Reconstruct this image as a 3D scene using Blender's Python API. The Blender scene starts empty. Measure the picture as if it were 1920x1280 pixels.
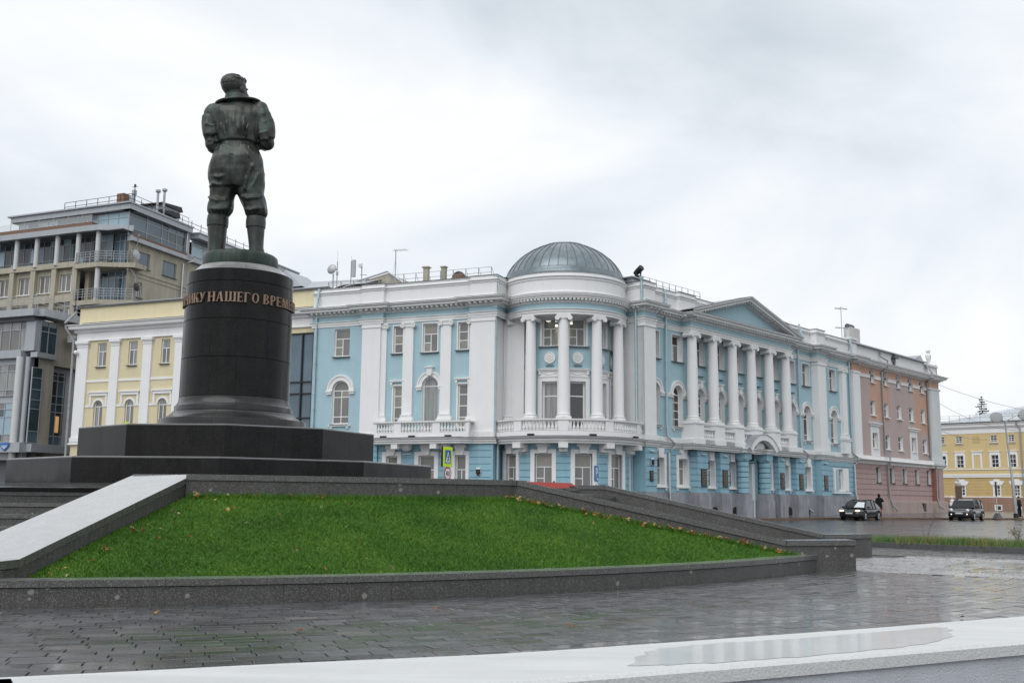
import bpy, bmesh, math, random
import numpy as np
from mathutils import Matrix, Vector, noise as mnoise
R = math.radians
PI = math.pi
random.seed(7)
SC = bpy.context.scene
COL = SC.collection

# ------------------------------------------------------------------ camera, sky, sun
cd = bpy.data.cameras.new('camera')
cam = bpy.data.objects.new('camera', cd)
COL.objects.link(cam)
SC.camera = cam
PITCH, ROLL, HCAM = 0.1540582, -0.0099851, 1.4
_F = Vector((0, math.cos(PITCH), math.sin(PITCH)))
_U0 = Vector((0, -math.sin(PITCH), math.cos(PITCH)))
_R0 = Vector((1, 0, 0))
_Rt = _R0 * math.cos(ROLL) - _U0 * math.sin(ROLL)
_Up = _R0 * math.sin(ROLL) + _U0 * math.cos(ROLL)
cam.matrix_world = Matrix(((_Rt.x, _Up.x, -_F.x, 0), (_Rt.y, _Up.y, -_F.y, 0), (_Rt.z, _Up.z, -_F.z, HCAM), (0, 0, 0, 1)))
cd.sensor_width = 36
cd.lens = 36 * 1902.7 / 1920
cd.clip_start = 0.1
cd.clip_end = 2000

W = bpy.data.worlds.new('World')
SC.world = W
W.use_nodes = True
nt = W.node_tree
nt.nodes.clear()
def N(t, typ, **kw):
    n = t.nodes.new(typ)
    for k, v in kw.items():
        setattr(n, k, v)
    return n
SUN_EL, SUN_AZ = 50, 205          # azimuth clockwise from +Y: the bright part of the overcast is behind the camera
SKYX, SKYY, SKYZ = 0.9, 0.45, 0.1
sky = N(nt, 'ShaderNodeTexSky', sky_type='NISHITA', sun_disc=False)
sky.sun_elevation = R(SUN_EL)
sky.sun_rotation = R(SUN_AZ)
tc = N(nt, 'ShaderNodeTexCoord')
mp = N(nt, 'ShaderNodeMapping')
mp.inputs['Scale'].default_value = (1.0, 1.0, 2.1)
mp.inputs['Location'].default_value = (SKYX, SKYY, SKYZ)
n1 = N(nt, 'ShaderNodeTexNoise')
n1.inputs['Scale'].default_value = 2.3
n1.inputs['Detail'].default_value = 7
n1.inputs['Roughness'].default_value = 0.5
n1.inputs['Distortion'].default_value = 0.35
rp = N(nt, 'ShaderNodeValToRGB')
rp.color_ramp.elements[0].position = 0.30
rp.color_ramp.elements[0].color = (0.55, 0.61, 0.665, 1)
rp.color_ramp.elements[1].position = 0.62
rp.color_ramp.elements[1].color = (0.90, 0.915, 0.94, 1)
e = rp.color_ramp.elements.new(0.47)
e.color = (0.74, 0.785, 0.835, 1)
vm = N(nt, 'ShaderNodeVectorMath', operation='SCALE')
vm.inputs['Scale'].default_value = 10.6
mx = N(nt, 'ShaderNodeMixRGB')
mx.inputs['Fac'].default_value = 0.97
bg = N(nt, 'ShaderNodeBackground')
bg.inputs['Strength'].default_value = 0.1
wo = N(nt, 'ShaderNodeOutputWorld')
L_ = nt.links.new
L_(tc.outputs['Generated'], mp.inputs['Vector'])
L_(mp.outputs[0], n1.inputs['Vector'])
L_(n1.outputs['Fac'], rp.inputs['Fac'])
L_(rp.outputs['Color'], vm.inputs[0])
L_(sky.outputs[0], mx.inputs['Color1'])
L_(vm.outputs[0], mx.inputs['Color2'])
L_(mx.outputs[0], bg.inputs['Color'])
L_(bg.outputs[0], wo.inputs['Surface'])

sd = bpy.data.lights.new('sun', 'SUN')
sd.energy = 1.5
sd.angle = R(60)
sd.color = (1.0, 0.985, 0.96)
sun = bpy.data.objects.new('sun', sd)
COL.objects.link(sun)
_sdir = Vector((math.sin(R(SUN_AZ)) * math.cos(R(SUN_EL)), math.cos(R(SUN_AZ)) * math.cos(R(SUN_EL)), math.sin(R(SUN_EL))))
sun.rotation_euler = _sdir.to_track_quat('Z', 'Y').to_euler()

SC.view_settings.view_transform = 'Standard'
SC.view_settings.look = 'None'
SC.view_settings.gamma = 1
SC.view_settings.use_curve_mapping = False
SC.view_settings.exposure = 0.1
SC.cycles.max_bounces = 5
SC.cycles.diffuse_bounces = 3
SC.cycles.glossy_bounces = 3
SC.cycles.transmission_bounces = 3
SC.cycles.use_denoising = True

# ------------------------------------------------------------------ materials
MATS = {}
def mat(name, col, rough=0.7, var=0.10, scale=3.0, bump=0.0, bscale=40, metal=0.0, spec=0.4, coat=0.0, coat_r=0.05,
        streak=0.0, spots=None, rvar=0.0, emit=None, stretch=None, rscale=1.0, dirt=None):
    """plaster, stone, metal ...: colour broken by noise, faint bump, optional rain streaks, crystals and wet patches"""
    if name in MATS:
        return MATS[name]
    m = bpy.data.materials.new(name)
    m.use_nodes = True
    t = m.node_tree
    b = t.nodes['Principled BSDF']
    l = t.links.new
    b.inputs['Roughness'].default_value = rough
    b.inputs['Metallic'].default_value = metal
    b.inputs['Specular IOR Level'].default_value = spec
    b.inputs['Coat Weight'].default_value = coat
    b.inputs['Coat Roughness'].default_value = coat_r
    tc = N(t, 'ShaderNodeTexCoord')
    gm = N(t, 'ShaderNodeNewGeometry')
    src = gm.outputs['Position']
    if stretch:
        mpp = N(t, 'ShaderNodeMapping')
        mpp.inputs['Scale'].default_value = stretch
        l(src, mpp.inputs['Vector'])
        src = mpp.outputs[0]
    no = N(t, 'ShaderNodeTexNoise')
    no.inputs['Scale'].default_value = scale
    no.inputs['Detail'].default_value = 6
    no.inputs['Roughness'].default_value = 0.6
    l(src, no.inputs['Vector'])
    c = Vector(col)
    r = N(t, 'ShaderNodeValToRGB')
    r.color_ramp.elements[0].position = 0.28
    r.color_ramp.elements[1].position = 0.72
    r.color_ramp.elements[0].color = (*(c * (1 - var)), 1)
    r.color_ramp.elements[1].color = (*[min(1, x) for x in c * (1 + var)], 1)
    l(no.outputs['Fac'], r.inputs['Fac'])
    out = r.outputs['Color']
    if streak:
        ms = N(t, 'ShaderNodeMapping')
        ms.inputs['Scale'].default_value = (2.2, 2.2, 0.16)
        l(gm.outputs['Position'], ms.inputs['Vector'])
        ns = N(t, 'ShaderNodeTexNoise')
        ns.inputs['Scale'].default_value = 1.6
        ns.inputs['Detail'].default_value = 8
        ns.inputs['Roughness'].default_value = 0.7
        l(ms.outputs[0], ns.inputs['Vector'])
        rs = N(t, 'ShaderNodeValToRGB')
        rs.color_ramp.elements[0].position = 0.36
        rs.color_ramp.elements[0].color = (1 - streak, 1 - streak, 1 - streak * 1.1, 1)
        rs.color_ramp.elements[1].position = 0.60
        rs.color_ramp.elements[1].color = (1, 1, 1, 1)
        l(ns.outputs['Fac'], rs.inputs['Fac'])
        mm = N(t, 'ShaderNodeMixRGB', blend_type='MULTIPLY')
        mm.inputs['Fac'].default_value = 1
        l(out, mm.inputs['Color1'])
        l(rs.outputs['Color'], mm.inputs['Color2'])
        out = mm.outputs[0]
    if dirt:
        nd = N(t, 'ShaderNodeTexNoise')
        nd.inputs['Scale'].default_value = dirt[1]
        nd.inputs['Detail'].default_value = 9
        nd.inputs['Roughness'].default_value = 0.72
        l(gm.outputs['Position'], nd.inputs['Vector'])
        rd = N(t, 'ShaderNodeValToRGB')
        rd.color_ramp.elements[0].position = dirt[2]
        rd.color_ramp.elements[0].color = (0, 0, 0, 1)
        rd.color_ramp.elements[1].position = dirt[2] + dirt[3]
        rd.color_ramp.elements[1].color = (1, 1, 1, 1)
        l(nd.outputs['Fac'], rd.inputs['Fac'])
        mm = N(t, 'ShaderNodeMixRGB')
        l(rd.outputs['Color'], mm.inputs['Fac'])
        l(out, mm.inputs['Color1'])
        mm.inputs['Color2'].default_value = (*dirt[0], 1)
        out = mm.outputs[0]
    if spots:
        # crystals: list of (colour, voronoi scale, threshold)
        for sc_, ss, th in spots:
            vo = N(t, 'ShaderNodeTexVoronoi')
            vo.inputs['Scale'].default_value = ss
            l(gm.outputs['Position'], vo.inputs['Vector'])
            sp = N(t, 'ShaderNodeSeparateColor')
            l(vo.outputs['Color'], sp.inputs[0])
            lt = N(t, 'ShaderNodeMath', operation='LESS_THAN')
            lt.inputs[1].default_value = th
            l(sp.outputs[0], lt.inputs[0])
            ds = N(t, 'ShaderNodeMath', operation='LESS_THAN')
            ds.inputs[1].default_value = 0.42
            l(vo.outputs['Distance'], ds.inputs[0])
            mu = N(t, 'ShaderNodeMath', operation='MULTIPLY')
            l(lt.outputs[0], mu.inputs[0])
            l(ds.outputs[0], mu.inputs[1])
            mm = N(t, 'ShaderNodeMixRGB')
            l(mu.outputs[0], mm.inputs['Fac'])
            l(out, mm.inputs['Color1'])
            mm.inputs['Color2'].default_value = (*sc_, 1)
            out = mm.outputs[0]
    l(out, b.inputs['Base Color'])
    if rvar:
        nr = N(t, 'ShaderNodeTexNoise')
        nr.inputs['Scale'].default_value = rscale
        nr.inputs['Detail'].default_value = 5
        l(gm.outputs['Position'], nr.inputs['Vector'])
        mr = N(t, 'ShaderNodeMapRange')
        mr.inputs['From Min'].default_value = 0.35
        mr.inputs['From Max'].default_value = 0.65
        mr.inputs['To Min'].default_value = max(0.02, rough - rvar)
        mr.inputs['To Max'].default_value = min(1, rough + rvar)
        l(nr.outputs['Fac'], mr.inputs['Value'])
        l(mr.outputs[0], b.inputs['Roughness'])
    if bump:
        nb = N(t, 'ShaderNodeTexNoise')
        nb.inputs['Scale'].default_value = bscale
        nb.inputs['Detail'].default_value = 4
        l(gm.outputs['Position'], nb.inputs['Vector'])
        bp = N(t, 'ShaderNodeBump')
        bp.inputs['Strength'].default_value = bump
        bp.inputs['Distance'].default_value = 0.02
        l(nb.outputs['Fac'], bp.inputs['Height'])
        l(bp.outputs[0], b.inputs['Normal'])
    if emit:
        b.inputs['Emission Color'].default_value = (*emit[0], 1)
        b.inputs['Emission Strength'].default_value = emit[1]
    MATS[name] = m
    return m

WHITE = mat('white_plaster', (0.80, 0.80, 0.80), 0.75, 0.025, 1.5, 0.15, 25, streak=0.03)
WHITE2 = mat('white_moulding', (0.78, 0.78, 0.77), 0.7, 0.04, 2.0, 0.1, 30, streak=0.06, dirt=((0.50, 0.49, 0.47), 3.0, 0.68, 0.12))
WPAINT = mat('white_frame', (0.80, 0.80, 0.80), 0.4, 0.02, 3)
BLUE = mat('blue_plaster', (0.38, 0.54, 0.60), 0.8, 0.03, 1.0, 0.15, 25, streak=0.04)
BLUEG = mat('blue_rustication', (0.285, 0.475, 0.57), 0.75, 0.05, 1.3, 0.2, 25, streak=0.10)
PLINTH = mat('grey_plinth', (0.31, 0.315, 0.35), 0.6, 0.18, 1.2, 0.2, 12, streak=0.30)
PINK = mat('pink_plaster', (0.47, 0.375, 0.355), 0.8, 0.05, 0.7, 0.15, 25, streak=0.08)
PINKG = mat('pink_rustication', (0.45, 0.315, 0.305), 0.75, 0.06, 1.0, 0.15, 25, streak=0.12)
PINKP = mat('pink_plinth', (0.36, 0.28, 0.255), 0.7, 0.1, 1.0, 0.2, 14, streak=0.25)
REDST = mat('wet_red_plaster', (0.33, 0.12, 0.095), 0.6, 0.2, 1.5, streak=0.35)
ORANGE = mat('orange_plaster', (0.55, 0.345, 0.26), 0.8, 0.05, 1.0, streak=0.08)
YEL = mat('pale_yellow_plaster', (0.68, 0.60, 0.40), 0.8, 0.03, 1.0, 0.1, 25, streak=0.05)
YELR = mat('ochre_plaster', (0.64, 0.50, 0.26), 0.8, 0.04, 0.6, streak=0.06)
YELG = mat('ochre_rustication', (0.56, 0.42, 0.19), 0.8, 0.05, 0.6, streak=0.08)
BROWN = mat('brown_plinth', (0.30, 0.19, 0.14), 0.75, 0.1, 0.8, streak=0.15)
BEIGE = mat('beige_render', (0.45, 0.415, 0.335), 0.9, 0.10, 0.6, 0.5, 18, streak=0.22)
GREYM = mat('grey_cladding', (0.40, 0.42, 0.45), 0.4, 0.05, 1.0, metal=0.2, streak=0.1)
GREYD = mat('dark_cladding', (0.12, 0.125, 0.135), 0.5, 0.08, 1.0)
COLGREY = mat('pale_grey_column', (0.58, 0.58, 0.58), 0.5, 0.04, 1.0)
ZINC = mat('zinc_roof', (0.20, 0.235, 0.255), 0.34, 0.22, 1.2, metal=0.55, rvar=0.12, rscale=2, dirt=((0.30, 0.34, 0.36), 1.1, 0.55, 0.2))
ROOFG = mat('grey_metal_roof', (0.42, 0.44, 0.47), 0.35, 0.1, 0.8, metal=0.5)
ROOFW = mat('pale_wet_roof', (0.60, 0.63, 0.67), 0.25, 0.06, 0.6, metal=0.4)
DARK = mat('dark_metal', (0.03, 0.03, 0.032), 0.45, 0.1, 5, metal=0.3)
FLASH = mat('dark_flashing', (0.10, 0.11, 0.115), 0.5, 0.3, 5)
PIPE = mat('pale_blue_pipe', (0.42, 0.54, 0.58), 0.35, 0.08, 3, metal=0.2, streak=0.1)
PIPEG = mat('grey_pipe', (0.36, 0.37, 0.37), 0.4, 0.08, 3, metal=0.3, streak=0.1)
ZINCP = mat('galvanised_pipe', (0.55, 0.57, 0.58), 0.3, 0.1, 6, metal=0.8)
BRICK = mat('old_brick', (0.20, 0.12, 0.085), 0.9, 0.25, 12)
GRAN = mat('grey_granite', (0.080, 0.078, 0.074), 0.45, 0.35, 45, 0.35, 90, spots=[((0.19, 0.185, 0.18), 70, 0.30), ((0.02, 0.02, 0.02), 85, 0.33), ((0.22, 0.215, 0.20), 11, 0.022)], rvar=0.1, streak=0.25)
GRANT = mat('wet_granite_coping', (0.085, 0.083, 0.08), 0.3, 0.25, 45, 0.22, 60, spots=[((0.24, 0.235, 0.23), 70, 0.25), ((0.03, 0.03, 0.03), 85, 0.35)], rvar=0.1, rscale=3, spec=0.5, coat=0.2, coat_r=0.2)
GTOP = mat('wet_granite_sky_sheen', (0.27, 0.275, 0.28), 0.3, 0.12, 5, 0.15, 60, spots=[((0.34, 0.34, 0.34), 70, 0.2), ((0.2, 0.2, 0.2), 85, 0.25)], spec=0.5, coat=1.0, coat_r=0.12, rvar=0.1, rscale=3)  # base colour paler than the coping's: sky sheen painted into the top faces
BGRAN = mat('polished_black_granite', (0.0125, 0.012, 0.012), 0.16, 0.35, 2.0, spots=[((0.034, 0.037, 0.037), 55, 0.12), ((0.026, 0.021, 0.019), 38, 0.2)], rvar=0.08, rscale=1.3, streak=0.35, spec=0.16)
BRONZE = mat('weathered_bronze', (0.055, 0.058, 0.054), 0.42, 0.35, 3.0, 0.25, 22, metal=0.45, spec=0.5, stretch=(1, 1, 0.35), streak=0.45, rvar=0.1, dirt=((0.055, 0.095, 0.075), 1.6, 0.50, 0.22))
BRONZEG = mat('green_bronze', (0.038, 0.058, 0.048), 0.45, 0.4, 6.0, 0.3, 30, metal=0.3, streak=0.5, stretch=(1, 1, 0.25))
LETTER = mat('letter_bronze', (0.27, 0.19, 0.14), 0.5, 0.2, 12, metal=0.4)
PAVER = mat('wet_paver', (0.062, 0.064, 0.068), 0.28, 0.30, 2.6, 0.30, 35, rvar=0.14, rscale=1.6, spec=0.5, coat=0.55, coat_r=0.10, spots=[((0.13, 0.13, 0.13), 110, 0.12)], dirt=((0.045, 0.047, 0.05), 0.9, 0.45, 0.2))
def vary(m, lo, hi, rlo, rhi):
    """each stone a little lighter or darker, wetter or drier than the next"""
    t = m.node_tree
    b = t.nodes['Principled BSDF']
    g = N(t, 'ShaderNodeNewGeometry')
    oi = N(t, 'ShaderNodeObjectInfo')
    ad = N(t, 'ShaderNodeMath', operation='ADD')
    fr_ = N(t, 'ShaderNodeMath', operation='FRACT')
    t.links.new(g.outputs['Random Per Island'], ad.inputs[0])
    t.links.new(oi.outputs['Random'], ad.inputs[1])
    t.links.new(ad.outputs[0], fr_.inputs[0])
    mr = N(t, 'ShaderNodeMapRange')
    mr.inputs['To Min'].default_value = lo
    mr.inputs['To Max'].default_value = hi
    t.links.new(fr_.outputs[0], mr.inputs['Value'])
    mu = N(t, 'ShaderNodeVectorMath', operation='SCALE')
    src = b.inputs['Base Color'].links[0].from_socket
    t.links.new(src, mu.inputs[0])
    t.links.new(mr.outputs[0], mu.inputs['Scale'])
    t.links.new(mu.outputs[0], b.inputs['Base Color'])
    m2 = N(t, 'ShaderNodeMath', operation='MULTIPLY')
    m2.inputs[1].default_value = 7.31
    f2 = N(t, 'ShaderNodeMath', operation='FRACT')
    t.links.new(fr_.outputs[0], m2.inputs[0])
    t.links.new(m2.outputs[0], f2.inputs[0])
    m3 = N(t, 'ShaderNodeMapRange')
    m3.inputs['To Min'].default_value = rlo
    m3.inputs['To Max'].default_value = rhi
    t.links.new(f2.outputs[0], m3.inputs['Value'])
    t.links.new(m3.outputs[0], b.inputs['Coat Roughness'])
    m4 = N(t, 'ShaderNodeMapRange')
    m4.inputs['To Min'].default_value = .95
    m4.inputs['To Max'].default_value = .15
    t.links.new(f2.outputs[0], m4.inputs['Value'])
    t.links.new(m4.outputs[0], b.inputs['Coat Weight'])
PAVER2 = mat('wet_paver_brown', (0.080, 0.074, 0.070), 0.28, 0.25, 2.6, 0.3, 35, rvar=0.14, rscale=1.6, coat=0.55, coat_r=0.10)
PAVER3 = mat('wet_slab_ochre', (0.20, 0.165, 0.10), 0.3, 0.25, 2.6, 0.3, 35, rvar=0.1)
vary(PAVER3, .75, 1.3, .1, .3)
SLABM = mat('wet_grey_slab', (0.13, 0.13, 0.13), 0.3, 0.25, 2.6, 0.3, 35, rvar=0.1)
vary(SLABM, .6, 1.5, .06, .3)
SETT = mat('pale_sett', (0.26, 0.26, 0.26), 0.4, 0.2, 8, 0.4, 40)
vary(SETT, .75, 1.2, .1, .3)
vary(PAVER, .8, 1.25, .06, .2)
vary(PAVER2, .8, 1.25, .06, .2)
GROUT = mat('paving_joint', (0.035, 0.034, 0.032), 0.5, 0.3, 12)
ASPH = mat('wet_asphalt', (0.052, 0.054, 0.056), 0.20, 0.25, 0.35, 0.35, 60, rvar=0.11, rscale=0.25, stretch=(0.5, 2.2, 1), spec=0.5)
SIDEW = mat('wet_sidewalk', (0.13, 0.125, 0.12), 0.22, 0.2, 0.5, 0.2, 30, rvar=0.1, rscale=0.6)
KERBM = mat('brown_kerb', (0.15, 0.095, 0.06), 0.5, 0.25, 2.0)
KERBG = mat('grey_kerb', (0.09, 0.09, 0.09), 0.45, 0.25, 8)
PARAT = mat('wet_white_coping', (0.56, 0.57, 0.565), 0.5, 0.10, 2.5, 0.10, 60, rvar=0.15, rscale=2.4, spec=0.3, dirt=((0.52, 0.53, 0.525), 6.0, 0.56, 0.18), stretch=(0.4, 2.5, 1))
PARAE = mat('white_coping_edge', (0.56, 0.57, 0.565), 0.6, 0.10, 60, 0.3, 90)
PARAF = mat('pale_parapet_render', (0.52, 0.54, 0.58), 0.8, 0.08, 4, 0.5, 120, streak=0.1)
SOIL = mat('lawn_soil', (0.03, 0.075, 0.008), 0.9, 0.4, 8, 0.5, 30)
RUBBER = mat('tyre_rubber', (0.015, 0.015, 0.015), 0.6)
CHROME = mat('chrome', (0.7, 0.7, 0.7), 0.15, 0.02, metal=1.0)
CARB = mat('black_car_paint', (0.008, 0.009, 0.012), 0.2, 0.1, 3, spec=.3, coat=0.5, coat_r=0.06)
CARR = mat('red_van_paint', (0.45, 0.05, 0.035), 0.25, 0.08, 3, coat=0.8)
CGLASS = mat('car_glass', (0.015, 0.02, 0.022), 0.06, 0.05, 3, spec=0.5)
PLATE = mat('number_plate', (0.7, 0.7, 0.7), 0.5, 0.05, 60, dirt=((0.15, 0.15, 0.15), 40.0, 0.5, 0.1))
HEADL = mat('lit_headlight', (0.9, 0.85, 0.7), 0.2, emit=((1.0, 0.82, 0.5), 1.6))
HEADD = mat('headlight_glass', (0.6, 0.62, 0.64), 0.12, metal=0.4)
SKIN = mat('skin', (0.45, 0.28, 0.21), 0.6)
CLB = mat('black_coat', (0.006, 0.006, 0.007), 0.9, 0.2, 8)
CLD = mat('dark_jacket', (0.015, 0.017, 0.022), 0.85, 0.2, 8)
CLW = mat('white_coat', (0.70, 0.69, 0.66), 0.9, 0.06, 8)
SIGNY = mat('fluorescent_yellow', (0.62, 0.85, 0.02), 0.5, 0.02)
SIGNB = mat('sign_blue', (0.02, 0.14, 0.42), 0.45, 0.03)
SIGNW = mat('sign_white', (0.80, 0.80, 0.80), 0.45, 0.03)
SIGNR = mat('sign_red', (0.55, 0.03, 0.04), 0.45, 0.03)
SIGNK = mat('sign_black', (0.012, 0.012, 0.012), 0.5, 0.03)
PLAQUE = mat('dark_memorial_plaque', (0.030, 0.026, 0.024), 0.22, 0.3, 6)
PLTEXT = mat('gilded_lettering', (0.30, 0.16, 0.07), 0.4, 0.2, 30, metal=0.4)
STAINW = mat('pale_stone', (0.55, 0.54, 0.52), 0.8, 0.08, 4)
def glass(name, col, rough=0.05, var=0.25, sc=0.5, stripes=False):
    m = mat(name, col, rough, var, sc, spec=0.7, stretch=(6, 6, 0.3) if stripes else None)
    return m
GL = [glass('grey_pane', (0.165, 0.16, 0.15)), glass('beige_pane', (0.25, 0.235, 0.20)), glass('dark_pane', (0.05, 0.052, 0.055)),  # grey and beige base colours stand in for reflected sky and rooms behind
      glass('curtain_pane', (0.26, 0.265, 0.26), 0.12, 0.4, 1.5, True), glass('brown_pane', (0.05, 0.028, 0.022), 0.08, 0.6, 2.0, True)]
GBLUE = glass('blue_curtain_wall', (0.10, 0.15, 0.19), 0.03, 0.3, 0.35)
GPALE = glass('pale_blue_glass', (0.30, 0.42, 0.48), 0.04, 0.12, 0.4)
GTEAL = glass('teal_window_glass', (0.055, 0.085, 0.095), 0.03, 0.5, 0.5)
def thin_glass():
    m = bpy.data.materials.new('clear_pane')
    m.use_nodes = True
    t = m.node_tree
    b = t.nodes['Principled BSDF']
    b.inputs['Base Color'].default_value = (0.6, 0.62, 0.6, 1)
    b.inputs['Roughness'].default_value = 0.04
    b.inputs['Alpha'].default_value = 0.22
    b.inputs['Specular IOR Level'].default_value = 0.6
    return m
GCLEAR = thin_glass()

# ------------------------------------------------------------------ mesh helpers
class MB:
    def __init__(s):
        s.v = []
        s.f = []
    def box(s, a, b, M=None):
        (x0, y0, z0), (x1, y1, z1) = a, b
        p = [(x0, y0, z0), (x1, y0, z0), (x1, y1, z0), (x0, y1, z0), (x0, y0, z1), (x1, y0, z1), (x1, y1, z1), (x0, y1, z1)]
        if M is not None:
            p = [tuple(M @ Vector(q)) for q in p]
        i = len(s.v)
        s.v += p
        s.f += [(i, i + 3, i + 2, i + 1), (i + 4, i + 5, i + 6, i + 7), (i, i + 1, i + 5, i + 4), (i + 1, i + 2, i + 6, i + 5), (i + 2, i + 3, i + 7, i + 6), (i + 3, i, i + 4, i + 7)]
        return s
    def quad(s, *p):
        i = len(s.v)
        s.v += [tuple(q) for q in p]
        s.f.append(tuple(range(i, i + len(p))))
        return s
    def prism(s, poly, z0, z1, M=None):
        """polygon in xy (counter-clockwise) raised from z0 to z1"""
        n = len(poly)
        i = len(s.v)
        p = [(x, y, z0) for x, y in poly] + [(x, y, z1) for x, y in poly]
        if M is not None:
            p = [tuple(M @ Vector(q)) for q in p]
        s.v += p
        s.f.append(tuple(range(i + n - 1, i - 1, -1)))
        s.f.append(tuple(range(i + n, i + 2 * n)))
        for k in range(n):
            j = (k + 1) % n
            s.f.append((i + k, i + j, i + n + j, i + n + k))
        return s
    def slab_y(s, poly, y0, y1, M=None):
        """polygon in xz pushed from y0 to y1"""
        Q = Matrix(((1, 0, 0, 0), (0, 0, 1, 0), (0, 1, 0, 0), (0, 0, 0, 1)))
        return s.prism(poly, y0, y1, Q if M is None else M @ Q)
    def lathe(s, prof, n=24, c=(0, 0), a0=0, a1=2 * PI, caps=True, M=None):
        full = abs(a1 - a0 - 2 * PI) < 1e-6
        m = n if full else n + 1
        i = len(s.v)
        for k in range(m):
            a = a0 + (a1 - a0) * k / n
            for r, z in prof:
                q = (c[0] + r * math.sin(a), c[1] - r * math.cos(a), z)
                s.v.append(q if M is None else tuple(M @ Vector(q)))
        P = len(prof)
        for k in range(n):
            k2 = (k + 1) % m
            for j in range(P - 1):
                s.f.append((i + k * P + j, i + k2 * P + j, i + k2 * P + j + 1, i + k * P + j + 1))
        if full and caps:
            if prof[0][0] > 1e-4:
                s.f.append(tuple(i + k * P for k in range(m - 1, -1, -1)))
            if prof[-1][0] > 1e-4:
                s.f.append(tuple(i + k * P + P - 1 for k in range(m)))
        return s
    def sweep(s, path, prof, closed=False, ends=True):
        """profile (outward, z) carried along a plan path; outward is to the right of travel"""
        n = len(path)
        i = len(s.v)
        P = len(prof)
        for k in range(n):
            p = Vector(path[k])
            if closed:
                a, b = Vector(path[k - 1]), Vector(path[(k + 1) % n])
            else:
                a = Vector(path[k - 1]) if k > 0 else None
                b = Vector(path[k + 1]) if k < n - 1 else None
            d1 = (p - a).normalized() if a is not None else None
            d2 = (b - p).normalized() if b is not None else None
            if d1 is None: d1 = d2
            if d2 is None: d2 = d1
            n1 = Vector((d1.y, -d1.x))
            n2 = Vector((d2.y, -d2.x))
            m = n1 + n2
            m = m / max(m.length_squared, 0.3) * 2
            for o, z in prof:
                q = p + m * o
                s.v.append((q.x, q.y, z))
        seg = n if closed else n - 1
        for k in range(seg):
            k2 = (k + 1) % n
            for j in range(P - 1):
                s.f.append((i + k * P + j, i + k2 * P + j, i + k2 * P + j + 1, i + k * P + j + 1))
        if ends and not closed:
            s.f.append(tuple(i + j for j in range(P - 1, -1, -1)))
            s.f.append(tuple(i + (n - 1) * P + j for j in range(P)))
        return s
    def tube(s, pts, r, n=8, caps=True):
        pts = [Vector(p) for p in pts]
        rr = r if isinstance(r, (list, tuple)) else [r] * len(pts)
        i = len(s.v)
        up = Vector((0, 0, 1))
        for k, p in enumerate(pts):
            d = (pts[min(k + 1, len(pts) - 1)] - pts[max(k - 1, 0)]).normalized()
            u = up if abs(d.z) < 0.95 else Vector((1, 0, 0))
            x = d.cross(u).normalized()
            y = x.cross(d).normalized()
            rk = rr[k]
            ra, rb = rk if isinstance(rk, (list, tuple)) else (rk, rk)
            for j in range(n):
                a = 2 * PI * j / n
                s.v.append(tuple(p + x * (ra * math.cos(a)) + y * (rb * math.sin(a))))
        for k in range(len(pts) - 1):
            for j in range(n):
                j2 = (j + 1) % n
                s.f.append((i + k * n + j, i + k * n + j2, i + (k + 1) * n + j2, i + (k + 1) * n + j))
        if caps:
            s.f.append(tuple(i + j for j in range(n - 1, -1, -1)))
            s.f.append(tuple(i + (len(pts) - 1) * n + j for j in range(n)))
        return s
    def loft(s, rings, n=28):
        """rings of (cx, cy, z, rx, ry[, power])"""
        i = len(s.v)
        for rg in rings:
            cx, cy, z, rx, ry = rg[:5]
            pw = rg[5] if len(rg) > 5 else 1.0
            for j in range(n):
                a = 2 * PI * j / n
                ca, sa = math.cos(a), math.sin(a)
                s.v.append((cx + rx * math.copysign(abs(ca) ** pw, ca), cy + ry * math.copysign(abs(sa) ** pw, sa), z))
        for k in range(len(rings) - 1):
            for j in range(n):
                j2 = (j + 1) % n
                s.f.append((i + k * n + j, i + k * n + j2, i + (k + 1) * n + j2, i + (k + 1) * n + j))
        s.f.append(tuple(i + j for j in range(n - 1, -1, -1)))
        s.f.append(tuple(i + (len(rings) - 1) * n + j for j in range(n)))
        return s
    def ball(s, c, r, M=None, n=14, m=9):
        rx, ry, rz = r if isinstance(r, (list, tuple)) else (r, r, r)
        T = Matrix.Translation(c) @ (M.to_4x4() if M is not None else Matrix.Identity(4)) @ Matrix.Diagonal((rx, ry, rz, 1))
        prof = [(math.cos(t), math.sin(t)) for t in [-PI / 2 + PI * k / m for k in range(m + 1)]]
        prof[0] = (0.001, -1)
        prof[-1] = (0.001, 1)
        return s.lathe(prof, n, M=T)
    def mesh(s, name):
        me = bpy.data.meshes.new(name)
        me.from_pydata(s.v, [], s.f)
        me.update()
        return me
    def build(s, name, m, parent=None, smooth=False, M=None, kind=None):
        return mk(name, s.mesh(name), m, parent, smooth, M, kind)

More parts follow.
